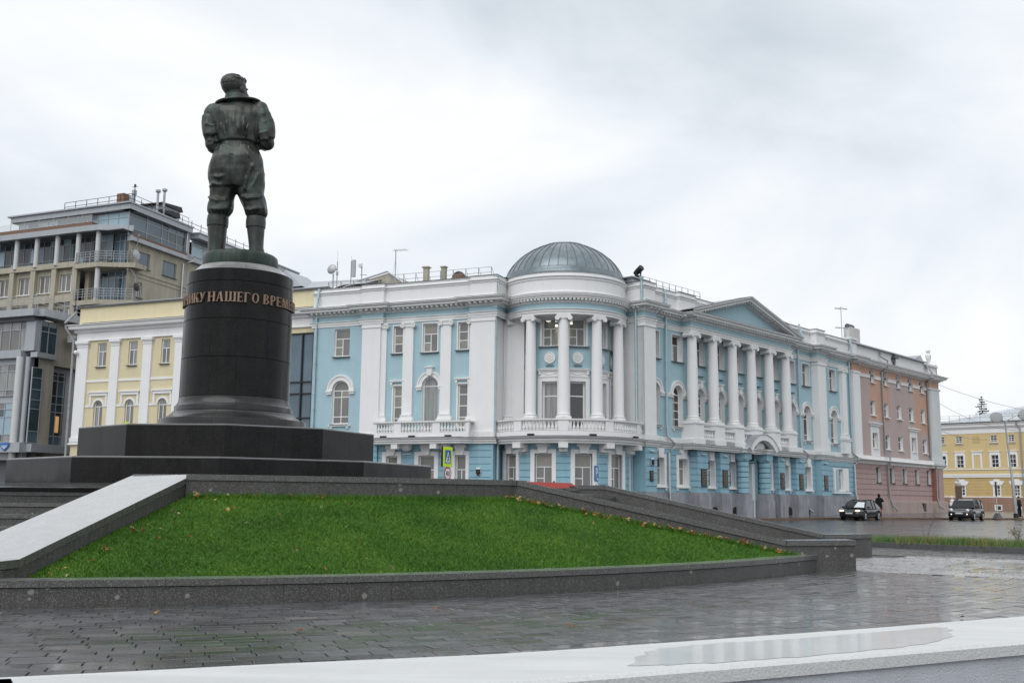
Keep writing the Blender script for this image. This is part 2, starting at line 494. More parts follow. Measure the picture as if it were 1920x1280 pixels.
def mk(name, me, m, parent=None, smooth=False, M=None, kind=None):
    if m is not None and not me.materials:
        me.materials.append(m)
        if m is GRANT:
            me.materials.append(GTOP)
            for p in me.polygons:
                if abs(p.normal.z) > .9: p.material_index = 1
    if smooth:
        autosmooth(me, smooth if smooth is not True else 40)
    o = bpy.data.objects.new(name, me)
    COL.objects.link(o)
    if parent is not None:
        o.parent = parent
    if M is not None:
        o.matrix_local = M
    if kind:
        o['kind'] = kind
    return o
def autosmooth(me, deg=40):
    me.polygons.foreach_set('use_smooth', [True] * len(me.polygons))
    bm = bmesh.new()
    bm.from_mesh(me)
    lim = R(deg)
    for ed in bm.edges:
        if len(ed.link_faces) == 2 and ed.calc_face_angle(0) > lim:
            ed.smooth = False
    bm.to_mesh(me)
    bm.free()
def tag(o, label, cat, group=None, kind=None):
    o['label'] = label
    o['category'] = cat
    if group: o['group'] = group
    if kind: o['kind'] = kind
    return o
def empty(name, loc=(0, 0, 0), rz=0):
    o = bpy.data.objects.new(name, None)
    COL.objects.link(o)
    o.location = loc
    o.rotation_euler = (0, 0, rz)
    o.empty_display_size = 0.3
    return o
def struct(o):
    o['kind'] = 'structure'
    return o
def thing(name, label, cat, loc=(0, 0, 0), rz=0, group=None):
    return tag(empty(name, loc, rz), label, cat, group)
T3 = lambda x, y, z: Matrix.Translation((x, y, z))
RZ = lambda a: Matrix.Rotation(a, 4, 'Z')

class Fr:
    """frame of a facade: x runs along the wall, -y points out of it; parts hang under root"""
    def __init__(s, root, ox, oy, rz, oz=0):
        s.root = root
        rm = Matrix.Translation(root.location) @ RZ(root.rotation_euler.z)
        s.M = rm.inverted() @ T3(ox, oy, oz) @ RZ(rz)
    def add(s, mb, name, m, smooth=False, kind=None, off=None):
        M = s.M if off is None else s.M @ T3(*off)
        return mk(name, mb if isinstance(mb, bpy.types.Mesh) else mb.mesh(name), m, s.root, smooth, M, kind)

def wall_pair(fr, name, m, rm, s0, s1, z0, z1, opens=(), o=0, depth=0.3):
    f, r = wall_mb(s0, s1, z0, z1, opens, o, depth, split=True)
    w = fr.add(f, name, m)
    if r.v: fr.add(r, 'window_reveals', rm)
    return w
def wall_mb(s0, s1, z0, z1, opens=(), o=0, depth=0.3, mb=None, split=False):
    """front face of a wall with openings (a, b, za, zb, arched); reveals run back by depth"""
    mb = mb or MB()
    y = -o
    rects = []
    for op in opens:
        a, b, za, zb = op[:4]
        ar = op[4] if len(op) > 4 else False
        top = zb + (b - a) / 2 if ar else zb
        rects.append((a, b, za, top))
    xs = sorted({s0, s1, *[r[0] for r in rects], *[r[1] for r in rects]})
    zs = sorted({z0, z1, *[r[2] for r in rects], *[r[3] for r in rects]})
    xs = [x for x in xs if s0 <= x <= s1]
    zs = [z for z in zs if z0 <= z <= z1]
    for i in range(len(xs) - 1):
        for j in range(len(zs) - 1):
            cx, cz = (xs[i] + xs[i + 1]) / 2, (zs[j] + zs[j + 1]) / 2
            if any(r[0] < cx < r[1] and r[2] < cz < r[3] for r in rects):
                continue
            mb.quad((xs[i], y, zs[j]), (xs[i + 1], y, zs[j]), (xs[i + 1], y, zs[j + 1]), (xs[i], y, zs[j + 1]))
    rv = MB() if split else mb
    for op in opens:
        a, b, za, zb = op[:4]
        ar = op[4] if len(op) > 4 else False
        d = y + depth
        mb, fb = rv, mb
        mb.quad((a, y, za), (a, y, zb), (a, d, zb), (a, d, za))
        mb.quad((b, y, za), (b, d, za), (b, d, zb), (b, y, zb))
        mb.quad((a, y, za), (a, d, za), (b, d, za), (b, y, za))
        if not ar:
            mb.quad((a, y, zb), (b, y, zb), (b, d, zb), (a, d, zb))
        else:
            c, r = (a + b) / 2, (b - a) / 2
            n = 14
            P = [(c - r * math.cos(PI * k / n), zb + r * math.sin(PI * k / n)) for k in range(n + 1)]
            for k in range(n):
                p, q = P[k], P[k + 1]
                mb.quad((p[0], y, p[1]), (q[0], y, q[1]), (q[0], d, q[1]), (p[0], d, p[1]))
                cx = a if k < n // 2 else b
                fb.quad((cx, y, zb + r), (p[0], y, p[1]), (q[0], y, q[1]))
        mb = fb
    return (mb, rv) if split else mb

# ------------------------------------------------------------------ windows
WCACHE = {}
def ring_frame(mb, a, b, za, zb, t, y0, y1, arch=False, bars_v=(), bars_h=(), bt=None):
    bt = bt or t * 0.75
    if not arch:
        mb.box((a, y0, za), (a + t, y1, zb))
        mb.box((b - t, y0, za), (b, y1, zb))
        mb.box((a + t, y0, zb - t), (b - t, y1, zb))
        mb.box((a + t, y0, za), (b - t, y1, za + t))
    else:
        mb.box((a, y0, za), (a + t, y1, zb))
        mb.box((b - t, y0, za), (b, y1, zb))
        mb.box((a + t, y0, za), (b - t, y1, za + t))
        c, r = (a + b) / 2, (b - a) / 2
        n = 12
        for k in range(n):
            a0, a1 = PI * k / n, PI * (k + 1) / n
            q = [(c - r * math.cos(a0), zb + r * math.sin(a0)), (c - r * math.cos(a1), zb + r * math.sin(a1)),
                 (c - (r - t) * math.cos(a1), zb + (r - t) * math.sin(a1)), (c - (r - t) * math.cos(a0), zb + (r - t) * math.sin(a0))]
            mb.slab_y(q, y0, y1)
    for x, z0, z1 in bars_v:
        mb.box((x - bt / 2, y0 + .004, z0), (x + bt / 2, y1 - .004, z1))
    for z, x0, x1 in bars_h:
        mb.box((x0, y0 + .002, z - bt / 2), (x1, y1 - .002, z + bt / 2))

def window(fr, a, b, za, zb, style='T', arch=False, depth=0.22, o=0, glass=None, casing=0.0, sill=True, frame_mat=None, t=0.075, casing_o=0.05, seed=0, sill_mat=None, name='window'):
    """window part (its mesh is the sash frame) > pane, sill, casing; origin at opening's lower left on the wall face"""
    w, h = b - a, zb - za
    top = h + (w / 2 if arch else 0)
    key = (round(w, 2), round(h, 2), style, arch, round(depth, 2), round(casing, 2), sill, round(t, 3), round(casing_o, 2), (frame_mat or WPAINT).name)
    y0, y1 = depth - 0.09, depth - 0.02
    if key not in WCACHE:
        bv, bh, panes = [], [], []
        i = t
        if style == 'T':
            zt = h * 0.64
            bh = [(zt, i, w - i)]
            bv = [(w / 2, i, zt)]
            panes = [(i, w / 2, i, zt), (w / 2, w - i, i, zt), (i, w - i, zt, h - i)]
        elif style == 'T3':
            zt = h * 0.64
            bh = [(zt, i, w - i), (h * .34, i, w / 2)]
            bv = [(w / 2, i, zt)]
            panes = [(i, w / 2, i, h * .34), (i, w / 2, h * .34, zt), (w / 2, w - i, i, zt), (i, w - i, zt, h - i)]
        elif style == 'N3':
            bh = [(h * .35, i, w - i), (h * .66, i, w - i)]
            panes = [(i, w - i, i, h * .35), (i, w - i, h * .35, h * .66), (i, w - i, h * .66, h - i)]
        elif style == 'N4':
            bh = [(h * .24, i, w - i), (h * .5, i, w - i), (h * .76, i, w - i)]
            panes = [(i, w - i, i, h * .24), (i, w - i, h * .24, h * .5), (i, w - i, h * .5, h * .76), (i, w - i, h * .76, h - i)]
        elif style == 'T1':
            bh = [(h * .7, i, w - i)]
            panes = [(i, w - i, i, h * .7), (i, w - i, h * .7, h - i)]
        elif style == 'X':
            bh = [(h * .66, i, w - i), (h * .33, i, w - i)]
            bv = [(w / 2, i, h - i)]
            panes = [(i, w / 2, i, h * .33), (w / 2, w - i, i, h * .33), (i, w / 2, h * .33, h * .66), (w / 2, w - i, h * .33, h * .66), (i, w / 2, h * .66, h - i), (w / 2, w - i, h * .66, h - i)]
        elif style == 'V2':
            bv = [(w * .34, i, h - i), (w * .67, i, h - i)]
            panes = [(i, w * .34, i, h - i), (w * .34, w * .67, i, h - i), (w * .67, w - i, i, h - i)]
        elif style == 'O':
            panes = [(i, w - i, i, h - i)]
        elif style == 'O2':
            bv = [(w * .3, i, h - i)]
            panes = [(i, w * .3, i, h - i), (w * .3, w - i, i, h - i)]
        elif style == 'A':           # arched: two lights with two cross bars and a fanlight
            bh = [(h - .02, i, w - i), (h * .8, i, w - i), (h * .22, i, w - i)]
            bv = [(w / 2, i, h)]
            panes = [(x0, x1, z0, z1) for z0, z1 in ((i, h * .22), (h * .22, h * .8), (h * .8, h)) for x0, x1 in ((i, w / 2), (w / 2, w - i))]
        elif style == 'A4':          # arched: tall grid
            bh = [(h * q, i, w - i) for q in (.25, .5, .76, .99)]
            bv = [(w / 2, i, h)]
            panes = [(x0, x1, z0, z1) for z0, z1 in ((i, h * .25), (h * .25, h * .5), (h * .5, h * .76), (h * .76, h)) for x0, x1 in ((i, w / 2), (w / 2, w - i))]
        elif style == 'A1':          # arched doorway light
            bh = [(h - .02, i, w - i)]
            panes = [(i, w - i, i, h)]
        elif style == 'A2':
            bh = [(h - .02, i, w - i)]
            bv = [(w / 2, i, h)]
            panes = [(i, w / 2, i, h), (w / 2, w - i, i, h)]
        fm = MB()
        ring_frame(fm, 0, w, 0, h, t, y0, y1, arch, bv, bh)
        pm = []
        for (x0, x1, z0, z1) in panes:
            pm.append(((x0, z0), MB().box((0, y0 + .02, 0), (x1 - x0, y0 + .035, z1 - z0)).mesh('pane')))
        if arch:
            r = w / 2
            poly = [(r - (r - t * .6) * math.cos(PI * k / 12), (r - t * .6) * math.sin(PI * k / 12)) for k in range(13)]
            pm.append(((0, h), MB().slab_y(poly, y0 + .02, y0 + .035).mesh('pane')))
        cs = None
        if casing:
            cm = MB()
            c = casing
            cm.box((-c, -casing_o, 0), (0, 0.03, h))
            cm.box((w, -casing_o, 0), (w + c, 0.03, h))
            if not arch:
                cm.box((-c, -casing_o, h), (w + c, 0.03, h + c))
            cs = cm.mesh('casing')
        sl = None
        if sill:
            e = casing + 0.06
            sl = MB().box((-e, -0.16, -0.07), (w + e, y0, -0.015)).mesh('sill')
        WCACHE[key] = (fm.mesh(name), pm, cs, sl)
    fm, pm, cs, sl = WCACHE[key]
    rnd = random.Random(int(a * 31 + za * 17 + seed * 101 + w * 7))
    wo = mk(name, fm, frame_mat or WPAINT, fr.root, False, fr.M @ T3(a, -o, za))
    gm = glass
    for (p, me) in pm:
        g = gm if gm is not None else rnd.choice([GL[0], GL[0], GL[1], GL[2]])
        if isinstance(g, (list, tuple)):
            g = rnd.choice(g)
        me2 = me
        if me.materials and me.materials[0] is not g:
            k2 = (me.name, g.name)
            if k2 not in WCACHE:
                me2 = me.copy()
                me2.materials.clear()
                WCACHE[k2] = me2
            me2 = WCACHE[k2]
        mk('pane', me2, g, wo, False, T3(p[0], 0, p[1]))
    if cs: mk('casing', cs, WHITE, wo)
    if sl: mk('sill', sl, sill_mat or FLASH, wo)
    return wo

def arch_trim(w, r, t=0.3, o=0.1, z=0.0):
    """archivolt band of inner radius r round (0, z), with short imposts"""
    mb = MB()
    n = 18
    for k in range(n):
        a0, a1 = PI * k / n, PI * (k + 1) / n
        for rr0, rr1, oo in ((r, r + t * .72, o * .6), (r + t * .72, r + t, o)):
            q = [(-rr1 * math.cos(a0), z + rr1 * math.sin(a0)), (-rr1 * math.cos(a1), z + rr1 * math.sin(a1)),
                 (-rr0 * math.cos(a1), z + rr0 * math.sin(a1)), (-rr0 * math.cos(a0), z + rr0 * math.sin(a0))]
            mb.slab_y(q, -oo, 0.02)
    for sgn in (-1, 1):
        x0, x1 = sorted((sgn * (r - .0), sgn * (r + t + .05)))
        mb.box((x0, -o - .05, z - .12), (x1, .02, z))
        mb.box((x0 + .03, -o, z - .26), (x1 - .03, .02, z - .12))
    return mb

def keystone(h=0.55, w0=0.26, w1=0.42, o=0.2):
    mb = MB()
    mb.slab_y([(-w0 / 2, 0), (w0 / 2, 0), (w1 / 2, h), (-w1 / 2, h)], -o, 0.02)
    mb.slab_y([(-w0 / 2 - .05, h * .15), (w0 / 2 + .05, h * .15), (w1 / 2 + .03, h * .72), (-w1 / 2 - .03, h * .72)], -o * .6, 0.02)
    mb.box((-w1 / 2 - .06, -o - .06, h), (w1 / 2 + .06, .02, h + .07))
    return mb

def hood(w, o=0.18):
    """little cornice on two consoles over a window of width w, z=0 at its foot"""
    mb = MB()
    mb.box((-w / 2 - .12, -o, .10), (w / 2 + .12, .02, .17))
    mb.box((-w / 2 - .08, -o * .7, .04), (w / 2 + .08, .02, .10))
    for s_ in (-1, 1):
        x = s_ * (w / 2)
        mb.box((x - .07, -o * .75, -.12), (x + .07, .02, .04))
        mb.box((x - .05, -o * .45, -.26), (x + .05, .02, -.12))
    return mb

def rustic(fr, s0, s1, z0, z1, opens, o=0.0, course=0.405, gap=0.045, proud=0.055, m=None, back=None, name='stone_course', arcR=None):
    """banded ground floor wall: a back wall with each course a slab standing proud of it"""
    m = m or BLUEG
    fr.add(wall_mb(s0, s1, z0, z1, opens, o, 0.35), 'ground_floor_wall', back or m)
    z = z1
    while z - course > z0 - 0.05:
        zt, zb_ = z - gap / 2, max(z - course + gap / 2, z0)
        spans = [(s0, s1)]
        for op in opens:
            a, b, za, zb = op[:4]
            if za < zt - .02 and zb > zb_ + .02:
                ns = []
                for p, q in spans:
                    if b <= p or a >= q:
                        ns.append((p, q))
                        continue
                    if a > p: ns.append((p, a))
                    if b < q: ns.append((b, q))
                spans = ns
        mb = MB()
        for p, q in spans:
            if q - p > .05:
                mb.box((p + .001, -o - proud, zb_), (q - .001, -o + .01, zt))
        if mb.v:
            fr.add(mb, name, m)
        z -= course

def column_meshes(H, r, base=True, fluted=False):
    """Ionic column: shaft, base, capital meshes with origin at the foot"""
    bh, ch = 0.42, 0.34
    sh = MB().lathe([(r, bh), (r * .995, bh + (H - bh - ch) * .35), (r * .93, bh + (H - bh - ch) * .75), (r * .85, H - ch + .04)], 28, caps=False)
    bm_ = MB()
    bm_.box((-r * 1.38, -r * 1.38, 0), (r * 1.38, r * 1.38, .12))
    bm_.lathe([(r * 1.34, .12), (r * 1.4, .17), (r * 1.34, .23), (r * 1.14, .25), (r * 1.12, .29), (r * 1.22, .31), (r * 1.22, .36), (r * 1.04, .38), (r, .43)], 28)
    cp = MB()
    z = H - ch
    cp.lathe([(r * .86, z + .02), (r * .98, z + .06), (r * 1.0, z + .13), (r * .9, z + .16)], 24)
    cp.box((-r * 1.22, -r * 1.0, H - .09), (r * 1.22, r * 1.0, H))
    cp.box((-r * 1.05, -r * .98, z + .10), (r * 1.05, r * .98, H - .09))
    for sx in (-1, 1):
        Mv = T3(sx * r * 1.12, 0, z + .11) @ Matrix.Rotation(PI / 2, 4, 'X')
        vr = r * .43
        cp.lathe([(0.001, -r * 1.04), (vr * .3, -r * 1.1), (vr * .3, -r * 1.04), (vr * .62, -r * 1.01), (vr * .66, -r * 1.05), (vr, -r * 1.05), (vr, -r * .8), (vr * .7, 0), (vr, r * .8), (vr, r * 1.05), (0.001, r * 1.05)], 18, caps=False, M=Mv)
    return sh.mesh('shaft'), bm_.mesh('base'), cp.mesh('capital')

BAL = None
def baluster_mb(h=0.62, r=0.075):
    return MB().lathe([(r * .95, 0), (r * .95, .05 * h), (r * .55, .09 * h), (r * .62, .14 * h), (r * .98, .26 * h), (r * .95, .36 * h), (r * .45, .62 * h), (r * .38, .78 * h), (r * .7, .82 * h), (r * .55, .87 * h), (r * .85, .91 * h), (r * .85, h)], 8, caps=False)

def ionic_pilaster(fr, s0, s1, z0, z1, o, m=None):
    """flat pilaster: shaft mesh with base and volute capital as sub-parts"""
    m = m or WHITE
    w = s1 - s0
    c = (s0 + s1) / 2
    p = fr.add(MB().box((-w / 2, -o, .45), (w / 2, .02, z1 - z0 - .33)), 'pilaster', m, off=(c, 0, z0))
    b = MB()
    b.box((-w / 2 - .16, -o - .16, 0), (w / 2 + .16, .02, .14))
    b.slab_y([(-w / 2 - .14, .14), (w / 2 + .14, .14), (w / 2 + .02, .45), (-w / 2 - .02, .45)], -o - .08, .02)
    b.box((-w / 2 - .05, -o - .1, .40), (w / 2 + .05, .02, .46))
    mk('pilaster_base', b.mesh('pilaster_base'), WHITE2, p)
    cz = z1 - z0 - .33
    q = MB()
    q.box((-w / 2 - .08, -o - .1, cz + .22), (w / 2 + .08, .02, cz + .33))
    q.box((-w / 2, -o - .05, cz), (w / 2, .02, cz + .22))
    for sx in (-1, 1):
        Mv = T3(sx * (w / 2 + .02), 0, cz + .10) @ Matrix.Rotation(PI / 2, 4, 'X')
        q.lathe([(.001, o + .12), (.05, o + .14), (.05, o + .1), (.10, o + .09), (.105, o + .13), (.155, o + .13), (.155, 0), (.001, 0)], 16, caps=False, M=Mv)
    mk('capital', q.mesh('capital'), WHITE2, p, 40)
    return p

def pipe_part(fr, s, o, zs, r=0.08, m=None, jog=None, name='downpipe', collars=True):
    pts = []
    if jog is None:
        pts = [(s, -o, zs[0]), (s, -o, zs[1])]
    else:
        pts = [(x, -oo, z) for x, oo, z in jog]
    mb = MB().tube(pts, r, 10)
    if collars:
        for (a, b) in zip(pts[:-1], pts[1:]):
            A, B = Vector(a), Vector(b)
            n = int((A - B).length / 1.1)
            for k in range(1, n + 1):
                p = A.lerp(B, k / (n + 1))
                d = (B - A).normalized() * .04
                mb.tube([p - d, p + d], r * 1.25, 10)
    return fr.add(mb, name, m or PIPE, smooth=40)

# ------------------------------------------------------------------ ground, road, plaza
CM = Vector((-8.75, 32.0))        # centre of the monument
CF = Vector((-10.51, 33.09))      # centre of the curved front wall
RF = 20.54
def smooth01(t):
    t = min(1, max(0, t))
    return t * t * (3 - 2 * t)
def gh(x, y):
    return 0.12 * smooth01((math.hypot(x, y) - 50) / 34)
BED = [(-4, 46), (4.5, 41.5), (8.5, 37.2), (11.7, 33.2), (13.1, 31.3), (14.86, 29.6), (17.5, 27.2), (21.5, 24.5), (28, 22)]  # kerb of the planting bed
def bed_side(x, y):
    """distance beyond the planting kerb, positive on the road side"""
    best = 1e9
    sg = -1
    p = Vector((x, y))
    for a, b in zip(BED[:-1], BED[1:]):
        a, b = Vector(a), Vector(b)
        d = b - a
        t = min(1, max(0, (p - a).dot(d) / d.length_squared))
        q = a + d * t
        ds = (p - q).length
        if ds < best:
            best = ds
            sg = 1 if (d.x * (p.y - a.y) - d.y * (p.x - a.x)) > 0 else -1
    return best * sg
def road_mesh():
    mb = MB()
    rs = [0, 6, 12, 18, 22, 26, 29, 31, 33, 35, 37, 39, 41, 44, 48, 53, 60, 68, 76, 84, 92, 102, 120, 150, 200, 300, 500, 900]
    na = 96
    for r in rs:
        for k in range(na):
            a = 2 * PI * k / na
            x, y = r * math.sin(a), r * math.cos(a)
            z = gh(x, y)
            if r < 60:
                z -= 0.09 * (1 - smooth01((bed_side(x, y) - .5) / 3)) if y < 48 else 0
            mb.v.append((x, y, z))
    for i in range(len(rs) - 1):
        for k in range(na):
            k2 = (k + 1) % na
            mb.f.append((i * na + k, i * na + k2, (i + 1) * na + k2, (i + 1) * na + k))
    return mb
struct(road_mesh().build('road', ASPH, smooth=True))

plaza_root = None
pm_ = MB()
pm_.v = [(-26, -6, -.022), (28, -6, -.022), (28, 22, -.022)] + [(x, y, -.022) for x, y in BED[::-1][1:]] + [(-26, 50, -.022)]
pm_.f = [tuple(range(len(pm_.v)))]
plaza = struct(pm_.build('plaza_pavement', GROUT))

# pavers in courses that follow the curved wall
def in_fans(x, y):
    return y > 2.2 and abs(x) < 0.60 * y + 1.2
PAX = Vector((.82, -.57))
PAN = Vector((.57, .82))
def path_u(x, y):
    return PAN.dot(Vector((x, y)))
bricks = []
rr = RF + .04
k = 0
while rr < 33.5:
    da = .405 / rr
    a = -.75 + (random.random() * .8 + k * .37) % 1 * da
    while a < 1.9:
        am = a + da / 2
        rm = rr + .1
        x, y = CF.x + rm * math.sin(am), CF.y - rm * math.cos(am)
        if in_fans(x, y) and y < 30 and not (path_u(x, y) > 21.7) and bed_side(x, y) < -.3:
            bricks.append((x, y, am, rr, a, da))
        a += da
    rr += .207
    k += 1
bricks.sort(key=lambda b: (b[0] ** 2 + (b[1]) ** 2))
def vis_near(b):
    # hidden by the parapet in front of the camera: nearer than the parapet's far edge
    return b[1] > 6.2 + .28 * b[0]
near = [b for b in bricks if vis_near(b)][:300]
nearset = set(id(b) for b in near)
BRK = []
for v in range(4):
    rnd = random.Random(v)
    g = .003
    q = MB()
    w, d, c = .2 - g, .1 - g, .006
    j = lambda: rnd.uniform(-.0025, .0025)
    q.v = [(-w, -d, -.02), (w, -d, -.02), (w, d, -.02), (-w, d, -.02),
           (-w + j(), -d + j(), -.003), (w + j(), -d + j(), -.003), (w + j(), d + j(), -.003), (-w + j(), d + j(), -.003),
           (-w + c, -d + c, 0), (w - c, -d + c, 0), (w - c, d - c, 0), (-w + c, d - c, 0)]
    q.f = [(0, 1, 5, 4), (1, 2, 6, 5), (2, 3, 7, 6), (3, 0, 4, 7), (4, 5, 9, 8), (5, 6, 10, 9), (6, 7, 11, 10), (7, 4, 8, 11), (8, 9, 10, 11)]
    me = q.mesh('paver')
    me.materials.append(PAVER)
    BRK.append(me)
rnd = random.Random(3)
def tilt():
    return Matrix.Rotation(rnd.gauss(0, .0045), 4, 'X') @ Matrix.Rotation(rnd.gauss(0, .003), 4, 'Y')
rest = MB()
rest2 = MB()
for b in bricks:
    M = T3(b[0], b[1], rnd.uniform(-.0025, .0025)) @ RZ(b[2]) @ tilt()
    if id(b) in nearset:
        mk('paver', BRK[rnd.randrange(4)], None, plaza, False, M)
    else:
        me = rnd.choice(BRK)
        tgt = rest if rnd.random() > (.12 + .5 * smooth01((b[0] - 2) / 7)) else rest2
        i = len(tgt.v)
        tgt.v += [tuple(M @ v.co) for v in me.vertices]
        tgt.f += [tuple(i + x for x in p.vertices) for p in me.polygons]
rest.build('paver_field', PAVER, plaza, kind='stuff')
rest2.build('paver_field', PAVER2, plaza, kind='stuff')

# the slab path that runs on from the right-hand stairs, edged with pale setts
A0 = Vector((7.28, 21.62))
setts = MB()
def chunk(mb, cx, cy, hx, hy, ang, z=0.0, cham=.012, rough=0.0):
    M = T3(cx, cy, z) @ RZ(ang)
    i = len(mb.v)
    j = lambda: rnd.uniform(-rough, rough)
    for zz, c in ((-.02, 0), (-.006, 0), (0, cham)):
        for sx, sy in ((-1, -1), (1, -1), (1, 1), (-1, 1)):
            mb.v.append(tuple(M @ Vector((sx * (hx - c) + j(), sy * (hy - c) + j(), zz))))
    for lv in (0, 4):
        for q in range(4):
            q2 = (q + 1) % 4
            mb.f.append((i + lv + q, i + lv + q2, i + lv + 4 + q2, i + lv + 4 + q))
    mb.f.append((i + 8, i + 9, i + 10, i + 11))
PANG = math.atan2(PAX.y, PAX.x)
slabs = []
u = 1.1
while u < 13:
    v = 1.32
    while v < 5.6:
        c = A0 + PAX * (u + .16) + PAN * (v + .3)
        yel = smooth01((u - 3.2) / 2.5) * .6
        rv = rnd.random()
        key = PAVER3.name if rv < yel * (.8 if v < 2.2 else .3) else (PAVER2.name if rv < .35 and u < 4 else SLABM.name)
        slabs.append((c, key))
        v += .74
    u += .335
for c, key in slabs:
    if bed_side(c.x, c.y) < -.2:
        me_ = MB()
        chunk(me_, 0, 0, .162, .364, 0)
        mk('slab', WCACHE.setdefault(('slab', key), me_.mesh('slab')), MATS[key], plaza, False, T3(c.x, c.y, rnd.uniform(-.003, .003)) @ RZ(PANG) @ tilt())
for v0, v1, u1 in ((0.0, 1.28, 12), (5.7, 7.1, 9), ):
    vv = v0
    rI = 0
    while vv < v1:
        for kx in range(-3, int(u1 / .215)):
            c = A0 + PAX * (kx * .215 + .11 * (rI % 2)) + PAN * (vv + .1)
            if bed_side(c.x, c.y) < -.15:
                chunk(setts, c.x, c.y, .099, .094, PANG + rnd.gauss(0, .05), rnd.uniform(-.004, .004), .02, .008)
        vv += .21
        rI += 1
for kx in range(-8, 5):
    for ky in range(6, 27):
        c = A0 + PAX * (kx * .215 + .11 * (ky % 2)) + PAN * (ky * .21 + .1)
        if not (kx < -2 and ky * .21 < .8):
            chunk(setts, c.x, c.y, .099, .094, PANG + rnd.gauss(0, .05), rnd.uniform(-.004, .004), .02, .008)
setts.build('sett_border', SETT, plaza, kind='stuff')
# pavers between the path and the planting bed
rest3 = MB()
rest4 = MB()
for i in range(-16, 60):
    for jx in range(0, 30):
        c = A0 + PAX * (i * .405 + .2 * (jx % 2)) + PAN * (7.15 + jx * .207)
        if bed_side(c.x, c.y) < -.12 and in_fans(c.x, c.y):
            chunk(rest3 if rnd.random() > .4 else rest4, c.x, c.y, .198, .099, PANG, rnd.uniform(-.003, .003), .008)
rest3.build('paver_field', PAVER, plaza, kind='stuff')
rest4.build('paver_field', PAVER2, plaza, kind='stuff')

# planting bed: granite kerb, soil, grasses and small shrubs
kerb_root = thing('planting_bed_kerb', 'low grey granite kerb along the planting bed beside the road', 'kerb', (11.7, 33.2, 0))
for a, b in zip(BED[:-1], BED[1:]):
    a, b = Vector(a), Vector(b)
    n = max(1, round((b - a).length / 1.1))
    for kx in range(n):
        p, q = a.lerp(b, kx / n), a.lerp(b, (kx + 1) / n)
        an = math.atan2((q - p).y, (q - p).x)
        ln = (q - p).length
        MB().box((.004, 0, -.03), (ln - .004, .16, .165)).build('kerb_stone', KERBG, kerb_root, M=T3(p.x - 11.7, p.y - 33.2, 0) @ RZ(an))
bm_bed = MB()
pts = [Vector(b) for b in BED]
for a, b in zip(pts[:-1], pts[1:]):
    d = (b - a).normalized()
    nn = Vector((-d.y, d.x))
    bm_bed.quad((*(a + nn * .15), .12), (*(b + nn * .15), .12), (*(b + nn * 1.9), .16), (*(a + nn * 1.9), .16))
    bm_bed.quad((*(a + nn * 1.9), .16), (*(b + nn * 1.9), .16), (*(b + nn * 2.1), -.05), (*(a + nn * 2.1), -.05))
struct(bm_bed.build('planting_bed', SOIL))

def blade_mat(name, c0, c1, c2):
    m = bpy.data.materials.new(name)
    m.use_nodes = True
    t = m.node_tree
    b = t.nodes['Principled BSDF']
    b.inputs['Roughness'].default_value = .5
    b.inputs['Specular IOR Level'].default_value = .35
    oi = N(t, 'ShaderNodeNewGeometry')
    r = N(t, 'ShaderNodeValToRGB')
    r.color_ramp.elements[0].color = (*c0, 1)
    r.color_ramp.elements[1].color = (*c2, 1)
    e = r.color_ramp.elements.new(.5)
    e.color = (*c1, 1)
    no = N(t, 'ShaderNodeTexNoise')
    no.inputs['Scale'].default_value = .9
    no.inputs['Detail'].default_value = 5
    t.links.new(oi.outputs['Position'], no.inputs['Vector'])
    ad = N(t, 'ShaderNodeMath', operation='MULTIPLY_ADD')
    ad.inputs[1].default_value = .45
    t.links.new(oi.outputs['Random Per Island'], ad.inputs[0])
    mr = N(t, 'ShaderNodeMapRange')
    mr.inputs['From Min'].default_value = .3
    mr.inputs['From Max'].default_value = .7
    mr.inputs['To Min'].default_value = 0
    mr.inputs['To Max'].default_value = .55
    t.links.new(no.outputs['Fac'], mr.inputs['Value'])
    t.links.new(mr.outputs[0], ad.inputs[2])
    t.links.new(ad.outputs[0], r.inputs['Fac'])
    t.links.new(r.outputs['Color'], b.inputs['Base Color'])
    MATS[name] = m
    return m
GRASS = blade_mat('lawn_grass', (.028, .098, .004), (.062, .175, .008), (.13, .25, .022))
TUFT = blade_mat('bed_grass', (.08, .13, .03), (.18, .20, .06), (.34, .28, .13))
TUFTG = blade_mat('bed_green', (.045, .11, .03), (.09, .17, .05), (.16, .24, .08))
LEAFB = blade_mat('bed_leaves', (.10, .12, .03), (.24, .22, .05), (.36, .27, .08))
TWIG = mat('bare_twig', (.14, .10, .075), .8)

